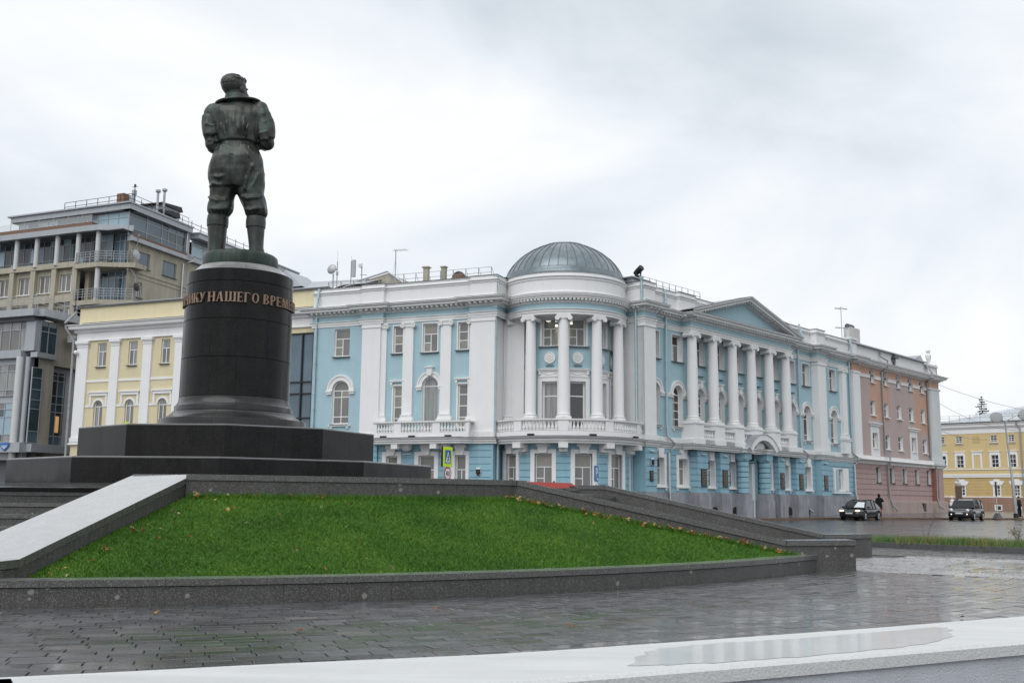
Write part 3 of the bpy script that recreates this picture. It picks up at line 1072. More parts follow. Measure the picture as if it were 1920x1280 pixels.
def np_mesh(name, verts, faces_n, m, kind='stuff', parent=None):
    me = bpy.data.meshes.new(name)
    nv = len(verts)
    nf = nv // faces_n
    me.vertices.add(nv)
    me.vertices.foreach_set('co', verts.astype(np.float32).ravel())
    me.loops.add(nv)
    me.loops.foreach_set('vertex_index', np.arange(nv, dtype=np.int32))
    me.polygons.add(nf)
    me.polygons.foreach_set('loop_start', np.arange(0, nv, faces_n, dtype=np.int32))
    me.polygons.foreach_set('loop_total', np.full(nf, faces_n, dtype=np.int32))
    me.update(calc_edges=True)
    me.materials.append(m)
    o = bpy.data.objects.new(name, me)
    COL.objects.link(o)
    if kind: o['kind'] = kind
    if parent: o.parent = parent
    return o
def blades(px, py, pz, hmin, hmax, wid, lean, rng):
    """one bent triangle per blade"""
    n = len(px)
    a = rng.uniform(0, 2 * PI, n)
    h = rng.uniform(hmin, hmax, n)
    l = rng.normal(0, lean, (n, 2)) * h[:, None]
    w = wid * rng.uniform(.6, 1.3, n)
    v = np.empty((n, 3, 3))
    dx, dy = np.cos(a) * w, np.sin(a) * w
    v[:, 0] = np.stack([px - dx, py - dy, pz], 1)
    v[:, 1] = np.stack([px + dx, py + dy, pz], 1)
    v[:, 2] = np.stack([px + l[:, 0], py + l[:, 1], pz + h], 1)
    return v.reshape(-1, 3)

rng = np.random.default_rng(5)
# grasses in the bed
def bed_pt(t, off):
    L = [(Vector(b) - Vector(a)).length for a, b in zip(BED[:-1], BED[1:])]
    d = t * sum(L)
    for (a, b), l in zip(zip(BED[:-1], BED[1:]), L):
        if d <= l:
            a, b = Vector(a), Vector(b)
            u_ = (b - a).normalized()
            return a + u_ * d + Vector((-u_.y, u_.x)) * off
        d -= l
    return Vector(BED[-1])
def tufts(n, t0, t1, m, name, hmin, hmax, lab, spread=.16, bl=26, wid=.006, kind='stuff'):
    P = []
    for _ in range(n):
        p = bed_pt(rng.uniform(t0, t1), rng.uniform(.3, 1.5))
        k_ = bl
        P.append(np.stack([p.x + rng.normal(0, spread, k_), p.y + rng.normal(0, spread, k_), np.full(k_, .13)], 1))
    P = np.concatenate(P)
    v = blades(P[:, 0], P[:, 1], P[:, 2], hmin, hmax, wid, .28, rng)
    o = np_mesh(name, v, 3, m)
    tag(o, lab, 'grass', kind='stuff')
tufts(420, .47, .66, TUFTG, 'bed_grass', .10, .30, 'green tufted grass growing along the planting bed by the road')
tufts(520, .52, .98, TUFT, 'bed_groundcover', .10, .32, 'yellowing low groundcover plants in the planting bed kerb', .2, 30, .012)
tufts(160, .30, .50, TUFTG, 'bed_turf', .03, .07, 'very short green turf strip at the left end of the bed', .3, 60, .006)
def shrub(x, y, h, n, lab, leafm, nleaf, seed):
    r_ = random.Random(seed)
    root = thing('shrub', lab, 'shrub', (x, y, .13), 0)
    tw = MB()
    tips = []
    for i in range(n):
        a, l = r_.uniform(0, 2 * PI), r_.uniform(.08, .34)
        p0 = Vector((r_.uniform(-.05, .05), r_.uniform(-.05, .05), 0))
        p1 = p0 + Vector((math.cos(a) * l * .4, math.sin(a) * l * .4, h * .5 * r_.uniform(.7, 1)))
        p2 = p1 + Vector((math.cos(a + .4) * l * .6, math.sin(a + .4) * l * .6, h * .5 * r_.uniform(.7, 1)))
        tw.tube([p0, p1, p2], [.008, .006, .003], 5)
        for _ in range(3):
            q = p1.lerp(p2, r_.random())
            e_ = q + Vector((r_.uniform(-.15, .15), r_.uniform(-.15, .15), r_.uniform(.03, .16)))
            tw.tube([q, e_], [.004, .002], 4)
            tips += [q.lerp(e_, .5), e_]
        tips += [p2, p1.lerp(p2, .5)]
    tw.build('stem', TWIG, root)
    lf = MB()
    for _ in range(nleaf):
        p = r_.choice(tips) + Vector((r_.gauss(0, .04), r_.gauss(0, .04), r_.gauss(0, .04)))
        M = Matrix.Translation(p) @ Matrix.Rotation(r_.uniform(0, 6), 4, 'Z') @ Matrix.Rotation(r_.uniform(-1, 1), 4, 'X')
        s_ = r_.uniform(.015, .03)
        lf.quad(*[M @ Vector(q) for q in ((-s_ * .5, 0, 0), (0, -s_, 0), (s_ * .5, 0, 0), (0, s_, .003))])
    if nleaf:
        lf.build('foliage', leafm, root)
shrub(13.55, 33.6, .95, 3, 'thin bare sapling with one tall stem rising from the planting bed', TUFTG, 10, 2)
shrub(15.5, 31.5, .55, 9, 'small leafy yellow green shrub at the right end of the planting bed', LEAFB, 260, 3)
shrub(16.1, 30.6, .85, 8, 'bare twiggy shrub with reddish stems at the frame edge of the planting bed', LEAFB, 40, 4)

# ------------------------------------------------------------------ far kerb and sidewalk
KL = [(-60, 86), (-30, 73.6), (-12, 66.2), (-4, 60.2), (4, 57.2), (8.6, 58.6), (12.4, 64), (17.9, 72.2), (24.3, 77.4), (31.5, 80.6), (40.5, 84.3), (52, 91), (90, 118)]
kerb_far = struct(empty('kerb'))
for a, b in zip(KL[:-1], KL[1:]):
    a, b = Vector(a), Vector(b)
    n = max(1, round((b - a).length / 2.0))
    an = math.atan2((b - a).y, (b - a).x)
    for kx in range(n):
        p, q = a.lerp(b, kx / n), a.lerp(b, (kx + 1) / n)
        MB().box((.01, 0, -.1), ((q - p).length - .01, .2, .155)).build('kerb_stone', KERBM, kerb_far, M=T3(p.x, p.y, gh(p.x, p.y)) @ RZ(an))
sw = MB()
for (a, b) in zip(KL[:-1], KL[1:]):
    for (r0, r1) in ((0, 4), (4, 9), (9, 18), (18, 60)):
        def zz(p, r_):
            return gh(*p) + .15 + .022 * min(r_, 12)
        def out(p, r_):
            d = Vector(p).normalized() if True else 0
            return (p[0] + d.x * r_ + .0, p[1] + d.y * r_ + .05)
        pts_ = [(*out(a, r0 + .18), zz(a, r0)), (*out(b, r0 + .18), zz(b, r0)), (*out(b, r1 + .18), zz(b, r1)), (*out(a, r1 + .18), zz(a, r1))]
        sw.quad(*pts_)
struct(sw.build('sidewalk', SIDEW))

# ------------------------------------------------------------------ granite walls of the terrace
def arc_block(mb, c, r0, r1, a0, a1, z0, z1, n=4, ztop=None):
    i = len(mb.v)
    for k_ in range(n + 1):
        a = a0 + (a1 - a0) * k_ / n
        for r_ in (r0, r1):
            for z in (z0, z1):
                mb.v.append((c.x + r_ * math.sin(a), c.y - r_ * math.cos(a), z))
    for k_ in range(n):
        b = i + k_ * 4
        mb.f += [(b + 2, b + 6, b + 7, b + 3), (b, b + 1, b + 5, b + 4), (b + 1, b + 3, b + 7, b + 5), (b, b + 4, b + 6, b + 2)]
    mb.f += [(i, i + 2, i + 3, i + 1), (i + n * 4, i + n * 4 + 1, i + n * 4 + 3, i + n * 4 + 2)]
def arc_wall(root, c, rin, rout, a0, a1, z0, zt, coph, step, over=.025, gap=.004):
    n = max(1, round(abs(a1 - a0) * rout / step))
    for kx in range(n):
        b0 = a0 + (a1 - a0) * kx / n + gap / rout / 2
        b1 = a0 + (a1 - a0) * (kx + 1) / n - gap / rout / 2
        m = MB()
        arc_block(m, c, rin, rout, b0, b1, z0, zt - coph - .012)
        m.build('granite_block', GRAN, root)
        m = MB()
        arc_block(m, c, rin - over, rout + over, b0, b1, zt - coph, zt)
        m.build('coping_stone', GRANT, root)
    m = MB()
    arc_block(m, c, rin + .02, rout - .02, a0, a1, z0, zt - .02, 24)
    m.build('mortar_core', GROUT, root)
fw = thing('curved_front_wall', 'low curved grey granite wall with coping in front of the lawn', 'wall', (0, 0, 0))
a_r = math.atan2(6.42 - CF.x, CF.y - 21.2)
arc_wall(fw, CF, RF - .40, RF, -.14, a_r, -.02, .335, .085, 1.5)
tw_ = thing('terrace_wall', 'upper granite terrace wall with coping between lawn and monument', 'wall', (0, 0, 0))
aL = math.atan2(-5.97 - CM.x, CM.y - 19.15)
aR = math.atan2(.14 - CM.x, CM.y - 21.84)
arc_wall(tw_, CM, 12.98, 13.42, aL - .005, aR + .02, .9, 1.8, .11, 1.9)
tb = thing('terrace_rear_wall', 'plain granite wall round the hidden far side of the monument terrace', 'wall', (0, 0, 0))
arc_wall(tb, CM, 11.25, 11.65, 1.24, 2 * PI - .55, 0, 1.8, .11, 3.0)

def ramp_wall(root, pts, wid, side, coph=.11, over=.03, lean_gap=.012):
    """wall along plan points (x, y, ztop); wid to the left of travel when side=1"""
    for (a, b) in zip(pts[:-1], pts[1:]):
        A, B = Vector(a), Vector(b)
        d = Vector((B.x - A.x, B.y - A.y))
        ln = d.length
        u_ = d.normalized()
        nn = Vector((-u_.y, u_.x)) * side
        n = max(1, round(ln / 1.6))
        for kx in range(n):
            P, Q = A.lerp(B, kx / n), A.lerp(B, (kx + 1) / n)
            e0 = u_ * .0025
            def add(z0a, z0b, z1a, z1b, ov, nm, mt):
                m = MB()
                i = 0
                p0, q0 = Vector((P.x, P.y)) + e0 - nn * ov, Vector((Q.x, Q.y)) - e0 - nn * ov
                p1, q1 = Vector((P.x, P.y)) + e0 + nn * (wid + ov), Vector((Q.x, Q.y)) - e0 + nn * (wid + ov)
                m.v = [(*p0, z0a), (*q0, z0b), (*q1, z0b), (*p1, z0a), (*p0, z1a), (*q0, z1b), (*q1, z1b), (*p1, z1a)]
                m.f = [(0, 3, 2, 1), (4, 5, 6, 7), (0, 1, 5, 4), (1, 2, 6, 5), (2, 3, 7, 6), (3, 0, 4, 7)]
                m.build(nm, mt, root)
            add(-.02, -.02, P.z - coph - lean_gap, Q.z - coph - lean_gap, 0, 'granite_block', GRAN)
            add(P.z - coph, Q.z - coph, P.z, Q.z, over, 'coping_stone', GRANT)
            add(.0, .0, P.z - .03, Q.z - .03, -.02, 'mortar_core', GROUT)
lc = thing('left_stair_cheek', 'broad sloping granite cheek wall beside the left-hand steps', 'wall', (0, 0, 0))
ramp_wall(lc, [(-5.97, 19.7, 1.8), (-5.965, 19.19, 1.8), (-6.52, 13.72, .552), (-6.56, 13.0, .552)], 1.08, -1)
ll = thing('far_left_stair_cheek', 'matching granite cheek on the far side of the left-hand steps', 'wall', (0, 0, 0))
ramp_wall(ll, [(-11.3, 19.7, 1.8), (-11.3, 19.19, 1.8), (-11.6, 13.72, .552), (-11.6, 13.0, .552)], 1.0, -1)
rn = thing('near_right_stair_wall', 'nearer of the two sloping granite walls on the right, at the lawn edge', 'wall', (0, 0, 0))
ramp_wall(rn, [(7.18, 21.48, .635), (5.66, 21.2, .62), (.14, 21.84, 1.8), (-.5, 22.2, 1.8)], .42, -1)
rf_ = thing('far_right_stair_wall', 'farther sloping granite wall on the right, ending beside the paved path', 'wall', (0, 0, 0))
ramp_wall(rf_, [(9.42, 26.9, .60), (8.05, 26.5, .59), (2.55, 27.9, 1.8), (1.9, 28.2, 1.8)], .42, -1)

# steps
def stair(root, p0, d, wid_v, n, tread, rise, z0):
    """steps climbing from p0 along d"""
    d = Vector(d).normalized()
    for i in range(n):
        P = Vector(p0) + d * (tread * i)
        w = Vector(wid_v)
        z = z0 + rise * i
        m = MB()
        q0, q1, q2, q3 = P + d * .03, P + d * .03 + w, P + d * (tread + .1) + w, P + d * (tread + .1)
        m.v = [(*q, z) for q in (q0, q1, q2, q3)] + [(*q, z + rise - .075) for q in (q0, q1, q2, q3)]
        m.f = [(0, 3, 2, 1), (4, 5, 6, 7), (0, 1, 5, 4), (1, 2, 6, 5), (2, 3, 7, 6), (3, 0, 4, 7)]
        s_ = m.build('step', GRAN, root)
        m2 = MB()
        q0, q1, q2, q3 = P, P + w, P + d * (tread + .1) + w, P + d * (tread + .1)
        m2.v = [(*q, z + rise - .065) for q in (q0, q1, q2, q3)] + [(*q, z + rise) for q in (q0, q1, q2, q3)]
        m2.f = list(m.f)
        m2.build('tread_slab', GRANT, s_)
ls = thing('left_steps', 'wide grey granite steps climbing to the monument on the left', 'stairs', (0, 0, 0))
stair(ls, (-11.5, 14.2), (0, 1), (3.95, 0), 3, .5, .153, 0)
stair(ls, (-11.3, 16.6), (0, 1), (4.3, 0), 5, .66, .197, .46)
MB().box((-11.4, 15.6, 0), (-7.25, 17.0, .458)).build('landing', GRANT, ls)
rs_ = thing('right_steps', 'granite steps between the two sloping walls on the right', 'stairs', (0, 0, 0))
stair(rs_, (6.4, 26.6), (-.96, .28), (-1.2, -4.9), 9, .66, .165, 0)

# terrace floor: slightly dished towards the edge, dark slabs
tf = MB()
nA = 72
for a in range(nA + 1):
    an = -.55 + 1.65 * a / nA
    for r_, z in ((12.97, 1.525), (12.75, 1.53), (10.5, 1.60), (8.5, 1.655), (5.6, 1.725)):
        tf.v.append((CM.x + r_ * math.sin(an), CM.y - r_ * math.cos(an), z))
for a in range(nA):
    for j in range(4):
        i = a * 5 + j
        tf.f.append((i, i + 5, i + 6, i + 1))
terr = struct(tf.build('terrace_floor', mat('wet_terrace_slab', (.045, .047, .048), .14, .3, 1.2, .1, 20, rvar=.08, rscale=2, spec=.6, streak=.2)))
jt = MB()
for r_, z in ((11.6, 1.5722), (10.5, 1.606), (9.4, 1.636), (8.3, 1.664), (7.3, 1.689)):
    arc_block(jt, CM, r_ - .008, r_ + .008, -.3, .6, z - .02, z + .0035, 30)
for k_ in range(15):
    an = -.3 + .06 * k_ + .01 * (k_ % 3)
    p, q = [(CM.x + r_ * math.sin(an), CM.y - r_ * math.cos(an)) for r_ in (12.9, 6.6)]
    d = Vector((math.cos(an), math.sin(an))) * .007
    jt.quad((p[0] - d.x, p[1] - d.y, 1.531), (p[0] + d.x, p[1] + d.y, 1.531), (q[0] + d.x, q[1] + d.y, 1.7075), (q[0] - d.x, q[1] - d.y, 1.7075))
jt.build('slab_joint', GROUT, terr)
MB().lathe([(12.35, -.02), (12.35, 1.48)], 48, c=(CM.x, CM.y), a0=-.5, a1=1.3).build('terrace_core', GRAN, terr)
MB().box((-11.3, 19.28, 1.448), (-7.05, 19.9, 1.524)).build('edge_slab', BGRAN, terr)

# ------------------------------------------------------------------ lawn
def lawn_z(x, y):
    r_ = math.hypot(x - CM.x, y - CM.y)
    return 1.39 - .228 * (r_ - 13.45) + .012 * math.sin(x * 1.7) * math.sin(y * 1.3)
def near_wall_y(x):
    return 21.84 + (x - .14) * (21.2 - 21.84) / (5.66 - .14) if x < 5.66 else 21.2
def in_lawn(x, y):
    r_ = np.hypot(x - CM.x, y - CM.y)
    rf = np.hypot(x - CF.x, y - CF.y)
    yw = 21.84 - (x - .14) * .116
    return (r_ > 13.40) & (rf < RF - .41) & (x > -5.97 - (19.19 - y) * .1005) & ((y < yw) | (x < .14))
lm = MB()
gx = np.arange(-6.9, 7.2, .22)
gy = np.arange(12.2, 22.4, .22)
for j, y in enumerate(gy):
    for i, x in enumerate(gx):
        lm.v.append((x, y, lawn_z(x, y) - .02))
nx = len(gx)
for j in range(len(gy) - 1):
    for i in range(nx - 1):
        x, y = gx[i] + .11, gy[j] + .11
        r_ = math.hypot(x - CM.x, y - CM.y)
        rf = math.hypot(x - CF.x, y - CF.y)
        if r_ > 13.0 and rf < RF - .2 and (y < 22.1) and x > -6.9:
            lm.f.append((j * nx + i, j * nx + i + 1, (j + 1) * nx + i + 1, (j + 1) * nx + i))
struct(lm.build('lawn_ground', SOIL, smooth=True))
n = 620000
x = rng.uniform(-6.6, 6.4, n)
y = rng.uniform(12.6, 22.2, n)
dens = np.clip(1.25 - (y - 12.6) * .055, .5, 1)
ok = in_lawn(x, y) & (rng.random(n) < dens)
x, y = x[ok], y[ok]
r_ = np.hypot(x - CM.x, y - CM.y)
z = 1.39 - .228 * (r_ - 13.45) + .012 * np.sin(x * 1.7) * np.sin(y * 1.3) - .02
v = blades(x, y, z, .018, .05, .0055, .75, rng)
lw = np_mesh('lawn_grass', v, 3, GRASS)
tag(lw, 'bright green mown grass on the sloping lawn', 'grass', kind='stuff')
# taller ragged grass against the walls
def edge_blades(px, py):
    px, py = np.array(px), np.array(py)
    pz = 1.39 - .228 * (np.hypot(px - CM.x, py - CM.y) - 13.45) - .02
    return blades(px, py, pz, .05, .15, .006, .3, rng)
t_ = rng.random(9000)
ex, ey = [], []
for t in t_:
    if t < .55:
        s_ = t / .55
        q = rng.random() ** 1.5
        xx = .1 + s_ * 5.9
        ex.append(xx)
        ey.append(21.80 - (xx - .14) * .116 - q * .12)
    else:
        an = aL + (aR - aL) * (t - .55) / .45
        rr_ = 13.44 + rng.random() ** 1.5 * .14
        ex.append(CM.x + rr_ * math.sin(an))
        ey.append(CM.y - rr_ * math.cos(an))
eg = np_mesh('lawn_edge_grass', edge_blades(ex, ey), 3, GRASS)
tag(eg, 'longer ragged grass against the foot of the terrace walls', 'grass', kind='stuff')

# fallen leaves
def leaf_mesh(v):
    r_ = random.Random(v)
    pts = []
    n_ = 10
    for i in range(n_ * 2):
        a = PI * 2 * i / (n_ * 2)
        rad = (1 if i % 2 == 0 else .5) * (.8 + .3 * math.cos(a)) * r_.uniform(.8, 1.1)
        pts.append((math.cos(a) * rad * .055, math.sin(a) * rad * .05, r_.uniform(-.004, .02)))
    mb = MB()
    mb.v = [(0, 0, .004)] + pts
    mb.f = [(0, i + 1, (i + 1) % (n_ * 2) + 1) for i in range(n_ * 2)]
    mb.tube([(-.05, 0, .004), (-.095, .004, .014)], .002, 4)
    return mb
LCOL = [((.36, .17, .04), 'orange'), ((.26, .075, .03), 'rust red'), ((.42, .30, .09), 'yellow'), ((.22, .12, .06), 'brown'), ((.42, .34, .21), 'pale tan')]
LM = []
for i, (c, nm) in enumerate(LCOL):
    mt = mat('leaf_' + nm.replace(' ', '_'), c, .55, .3, 30)
    for v_ in range(2):
        me = leaf_mesh(i * 2 + v_).mesh('fallen_leaf')
        me.materials.append(mt)
        LM.append((me, nm))
def put_leaf(x_, y_, z_, where, grp, sc_=1.0):
    me, nm = rnd.choice(LM)
    o = bpy.data.objects.new('fallen_leaf', me)
    COL.objects.link(o)
    o.location = (x_, y_, z_)
    o.rotation_euler = (rnd.gauss(0, .5), rnd.gauss(0, .5), rnd.uniform(0, 6.28))
    s_ = rnd.uniform(.7, 1.25) * sc_
    o.scale = (s_, s_, s_)
    tag(o, '%s fallen leaf %s' % (nm, where), 'leaf', grp + ', ' + nm)
for i in range(85):
    s_ = rnd.random() ** 1.2
    xx = -.1 + s_ * 5.6
    yy = 21.78 - (xx - .14) * .116 - abs(rnd.gauss(0, .16)) - .05
    put_leaf(xx, yy, lawn_z(xx, yy) + rnd.uniform(.05, .10), 'on the grass along the right-hand sloping wall', 'leaves by the right wall', 1.15)
for i in range(26):
    yy = rnd.uniform(13.2, 19.0)
    xx = -5.9 - (19.2 - yy) * .1 + abs(rnd.gauss(0, .5)) + .1
    put_leaf(xx, yy, lawn_z(xx, yy) + .05, 'on the grass beside the left stair cheek', 'leaves by the left cheek')
for i in range(16):
    an = aL + rnd.random() ** 2 * .25 + .01
    rr_ = 13.5 + abs(rnd.gauss(0, .12))
    xx, yy = CM.x + rr_ * math.sin(an), CM.y - rr_ * math.cos(an)
    put_leaf(xx, yy, lawn_z(xx, yy) + .06, 'on the grass at the foot of the upper terrace wall', 'leaves by the terrace wall')
for i in range(22):
    xx, yy = rnd.uniform(-5, 4), rnd.uniform(13.5, 20.5)
    if bool(in_lawn(np.array(xx), np.array(yy))):
        put_leaf(xx, yy, lawn_z(xx, yy) + .055, 'lying out in the middle of the lawn', 'leaves in the lawn', .8)
for (xx, yy, nm) in ((-4.20, 12.42, 0), (-5.9, 12.05, 4), (.7, 11.6, 1), (5.6, 12.9, 3), (7.2, 13.6, 3), (-2.2, 11.0, 1), (8.6, 27.4, 4), (2.5, 14.5, 3), (-.9, 13.2, 1)):
    me, nmn = LM[nm * 2]
    o = bpy.data.objects.new('fallen_leaf', me)
    COL.objects.link(o)
    o.location = (xx, yy, .02)
    o.rotation_euler = (rnd.gauss(0, .25), rnd.gauss(0, .25), rnd.uniform(0, 6))
    tag(o, '%s fallen leaf on the wet dark pavers' % nmn, 'leaf', 'leaves on the pavers, ' + nmn)

# ------------------------------------------------------------------ foreground parapet
par = thing('foreground_parapet', 'low white parapet with wet glossy top closest to the camera', 'parapet', (0, 0, 0))
back = [(-5.5, 2.3)] + [(-2.131, 3.658), (-1.823, 3.782), (-1.405, 3.944), (-0.951, 4.133), (-0.447, 4.314), (0.013, 4.491), (0.598, 4.79), (1.274, 5.153), (1.958, 5.523), (3.024, 6.135), (4.081, 6.676)]
front = [(-5.2, 1.6)] + [(-1.801, 3.109), (-1.544, 3.22), (-1.187, 3.352), (-0.799, 3.496), (-0.374, 3.643), (0.012, 3.799), (0.503, 4.033), (1.063, 4.313), (1.625, 4.599), (2.482, 5.05), (3.323, 5.454)]
def dense(pts_, n_=8):
    o_ = []
    P = [Vector(p) for p in pts_]
    for i in range(len(P) - 1):
        p0, p1, p2, p3 = P[max(i - 1, 0)], P[i], P[i + 1], P[min(i + 2, len(P) - 1)]
        for k_ in range(n_):
            t = k_ / n_
            o_.append(.5 * ((2 * p1) + (-p0 + p2) * t + (2 * p0 - 5 * p1 + 4 * p2 - p3) * t * t + (-p0 + 3 * p1 - 3 * p2 + p3) * t ** 3))
    o_.append(P[-1])
    return o_
bk, ft = dense(back), dense(front)
ZP = .75
top, edge, face = MB(), MB(), MB()
for i in range(len(bk) - 1):
    def L2(j, t, z):
        p = bk[j].lerp(ft[j], t)
        return (p.x, p.y, z)
    prof_e = [(-.03, ZP - .06), (-.03, ZP - .012), (.0, ZP + .001), (.025, ZP + .004), (.04, ZP + .0)]
    top.quad(L2(i, .04, ZP), L2(i, .965, ZP), L2(i + 1, .965, ZP), L2(i + 1, .04, ZP))
    for pr in (prof_e, [(1 - t_ * .85, z_) for t_, z_ in prof_e]):
        for (t0, z0), (t1, z1) in zip(pr[:-1], pr[1:]):
            edge.quad(L2(i, t0, z0), L2(i + 1, t0, z0), L2(i + 1, t1, z1), L2(i, t1, z1))
    face.quad(L2(i, 1.0, -.02), L2(i + 1, 1.0, -.02), L2(i + 1, 1.0, ZP - .05), L2(i, 1.0, ZP - .05))
    face.quad(L2(i, .0, -.02), L2(i, .0, ZP - .05), L2(i + 1, .0, ZP - .05), L2(i + 1, .0, -.02))
top.build('coping_surface', PARAT, par, smooth=True)
pd_ = [Vector(p) for p in dense([(0.76, 4.733), (0.951, 4.85), (1.407, 5.066), (1.893, 5.343), (2.278, 5.548), (2.255, 5.329), (2.092, 5.04), (1.798, 4.806), (1.401, 4.553), (0.984, 4.35), (0.676, 4.221), (0.504, 4.21), (0.592, 4.561)] + [[(0.76, 4.733), (0.951, 4.85), (1.407, 5.066), (1.893, 5.343), (2.278, 5.548), (2.255, 5.329), (2.092, 5.04), (1.798, 4.806), (1.401, 4.553), (0.984, 4.35), (0.676, 4.221), (0.504, 4.21), (0.592, 4.561)][0]], 5)][:-1]
r9 = random.Random(9)
pc = sum(pd_, Vector((0, 0))) / len(pd_)
pd_ = [pc + (p - pc) * (1 + r9.uniform(-.05, .05)) for p in pd_]
pud = MB()
pud.v = [(p.x, p.y, ZP + .0015) for p in pd_]
pud.f = [tuple(range(len(pd_)))]
pud.build('water_film', mat('puddle_on_white', (.54, .55, .545), .3, .10, 3, .02, 14, spec=.3, coat=.55, coat_r=.05), par)
edge.build('coping_edge', PARAE, par, smooth=True)
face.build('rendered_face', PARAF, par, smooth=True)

# ------------------------------------------------------------------ monument
BMOUL = mat('wet_black_moulding', (.02, .02, .02), .24, .3, 3, spec=.3, coat=.3, coat_r=.2, streak=.3)
ped = thing('monument_pedestal', 'round polished black granite pedestal with bronze lettering on two black tiers', 'pedestal', (CM.x, CM.y, 0))
def decagon(r_, a0=.22, inset=0):
    return [(r_ * math.sin(a0 + 2 * PI * k_ / 10), -r_ * math.cos(a0 + 2 * PI * k_ / 10)) for k_ in range(10)]
def tier(r_, z0, z1, npan):
    tr = MB().prism(decagon(r_ - .05), z0, z1 - .012).build('tier_core', BGRAN, ped)
    P = decagon(r_)
    for k_ in range(10):
        a, b = Vector(P[k_]), Vector(P[(k_ + 1) % 10])
        for q in range(npan):
            p0, p1 = a.lerp(b, q / npan), a.lerp(b, (q + 1) / npan)
            d = (p1 - p0).normalized()
            n_ = Vector((d.y, -d.x))
            g_ = .0025
            c = [p0 + d * g_ * (q > 0), p1 - d * g_ * (q < npan - 1), p1 - d * g_ * (q < npan - 1) - n_ * .05, p0 + d * g_ * (q > 0) - n_ * .05]
            MB().prism([tuple(v_) for v_ in c][::1], z0, z1 - .016).build('granite_panel', BGRAN, ped)
    MB().sweep(P[::1], [(-.6, z1 - .016), (-.6, z1 + .004), (-.03, z1 + .002), (.004, z1 - .03), (.004, z1 - .038), (-.6, z1 - .038)], closed=True).build('tier_edge', mat('tier_edge_highlight', (.14, .14, .14), .25, .2, 3, spec=.6, coat=1.0, coat_r=.15), ped)  # edge coloured lighter than the black granite to paint in the bevel highlight
    MB().prism(decagon(r_ - .3), z1 - .02, z1 + .0).build('tier_top', BGRAN, ped)
tier(6.33, 1.55, 2.39, 3)
tier(4.51, 2.38, 3.35, 2)
CY = lambda *a, **k_: MB().lathe(*a, **k_)
zs = [8.32, 7.93, 6.76, 5.58, 4.40]
rads = [1.655, 1.662, 1.672, 1.68, 1.685]
offs = [.0, .15, -.38, .12, 0]
VW = math.atan2(8.78, 32)
CY([(1.64, 3.6), (1.63, 8.30)], 48).build('pedestal_core', GROUT, ped)
for c_ in range(4):
    zt, zb_ = zs[c_] - .004, zs[c_ + 1] + .004
    rt, rb = rads[c_], rads[c_ + 1]
    n_ = 6 if c_ else 8
    for k_ in range(n_):
        a0 = VW + offs[c_] + 2 * PI * k_ / n_ - .12
        a1 = a0 + 2 * PI / n_
        g_ = .0025
        m_ = MB().lathe([(rb - .05, zb_), (rb - .006, zb_), (rb, zb_ + .006), (rt, zt - .006), (rt - .006, zt), (rt - .05, zt)], 14, a0=a0 + g_, a1=a1 - g_)
        m_.build('granite_slab', BGRAN, ped, smooth=30)
prof_lo = [(1.86, 3.955), (1.90, 3.90), (1.98, 3.83), (2.09, 3.765), (2.20, 3.735), (2.235, 3.72), (2.24, 3.70), (2.24, 3.34)]
prof_up = [(1.685, 4.395), (1.69, 4.34), (1.705, 4.27), (1.74, 4.20), (1.78, 4.15), (1.80, 4.135), (1.805, 4.12), (1.805, 3.975), (1.79, 3.965), (1.70, 3.96)]
for prof, n_, o_ in ((prof_up, 6, .36), (prof_lo, 6, .07)):
    for k_ in range(n_):
        a0 = VW + o_ - .35 + 2 * PI * k_ / n_
        MB().lathe(prof, 16, a0=a0 + .0012, a1=a0 + 2 * PI / n_ - .0012).build('base_moulding', BMOUL, ped, smooth=30)
CAPM = mat('wet_grey_cap', (.20, .20, .20), .22, .15, 3, spec=.6, streak=.2, rvar=.1)
for k_ in range(6):
    a0 = VW - .95 + 2 * PI * k_ / 6
    MB().lathe([(1.60, 8.318), (1.60, 8.335), (1.53, 8.385), (1.45, 8.43), (1.38, 8.50), (1.31, 8.575), (1.2, 8.60)], 16, a0=a0 + .0015, a1=a0 + 2 * PI / 6 - .0015).build('cap_moulding', CAPM, ped, smooth=30)
CY([(1.60, 8.30), (1.60, 8.33), (1.2, 8.33), (1.2, 8.599), (.01, 8.599)], 48, caps=False).build('cap_core', GROUT, ped)

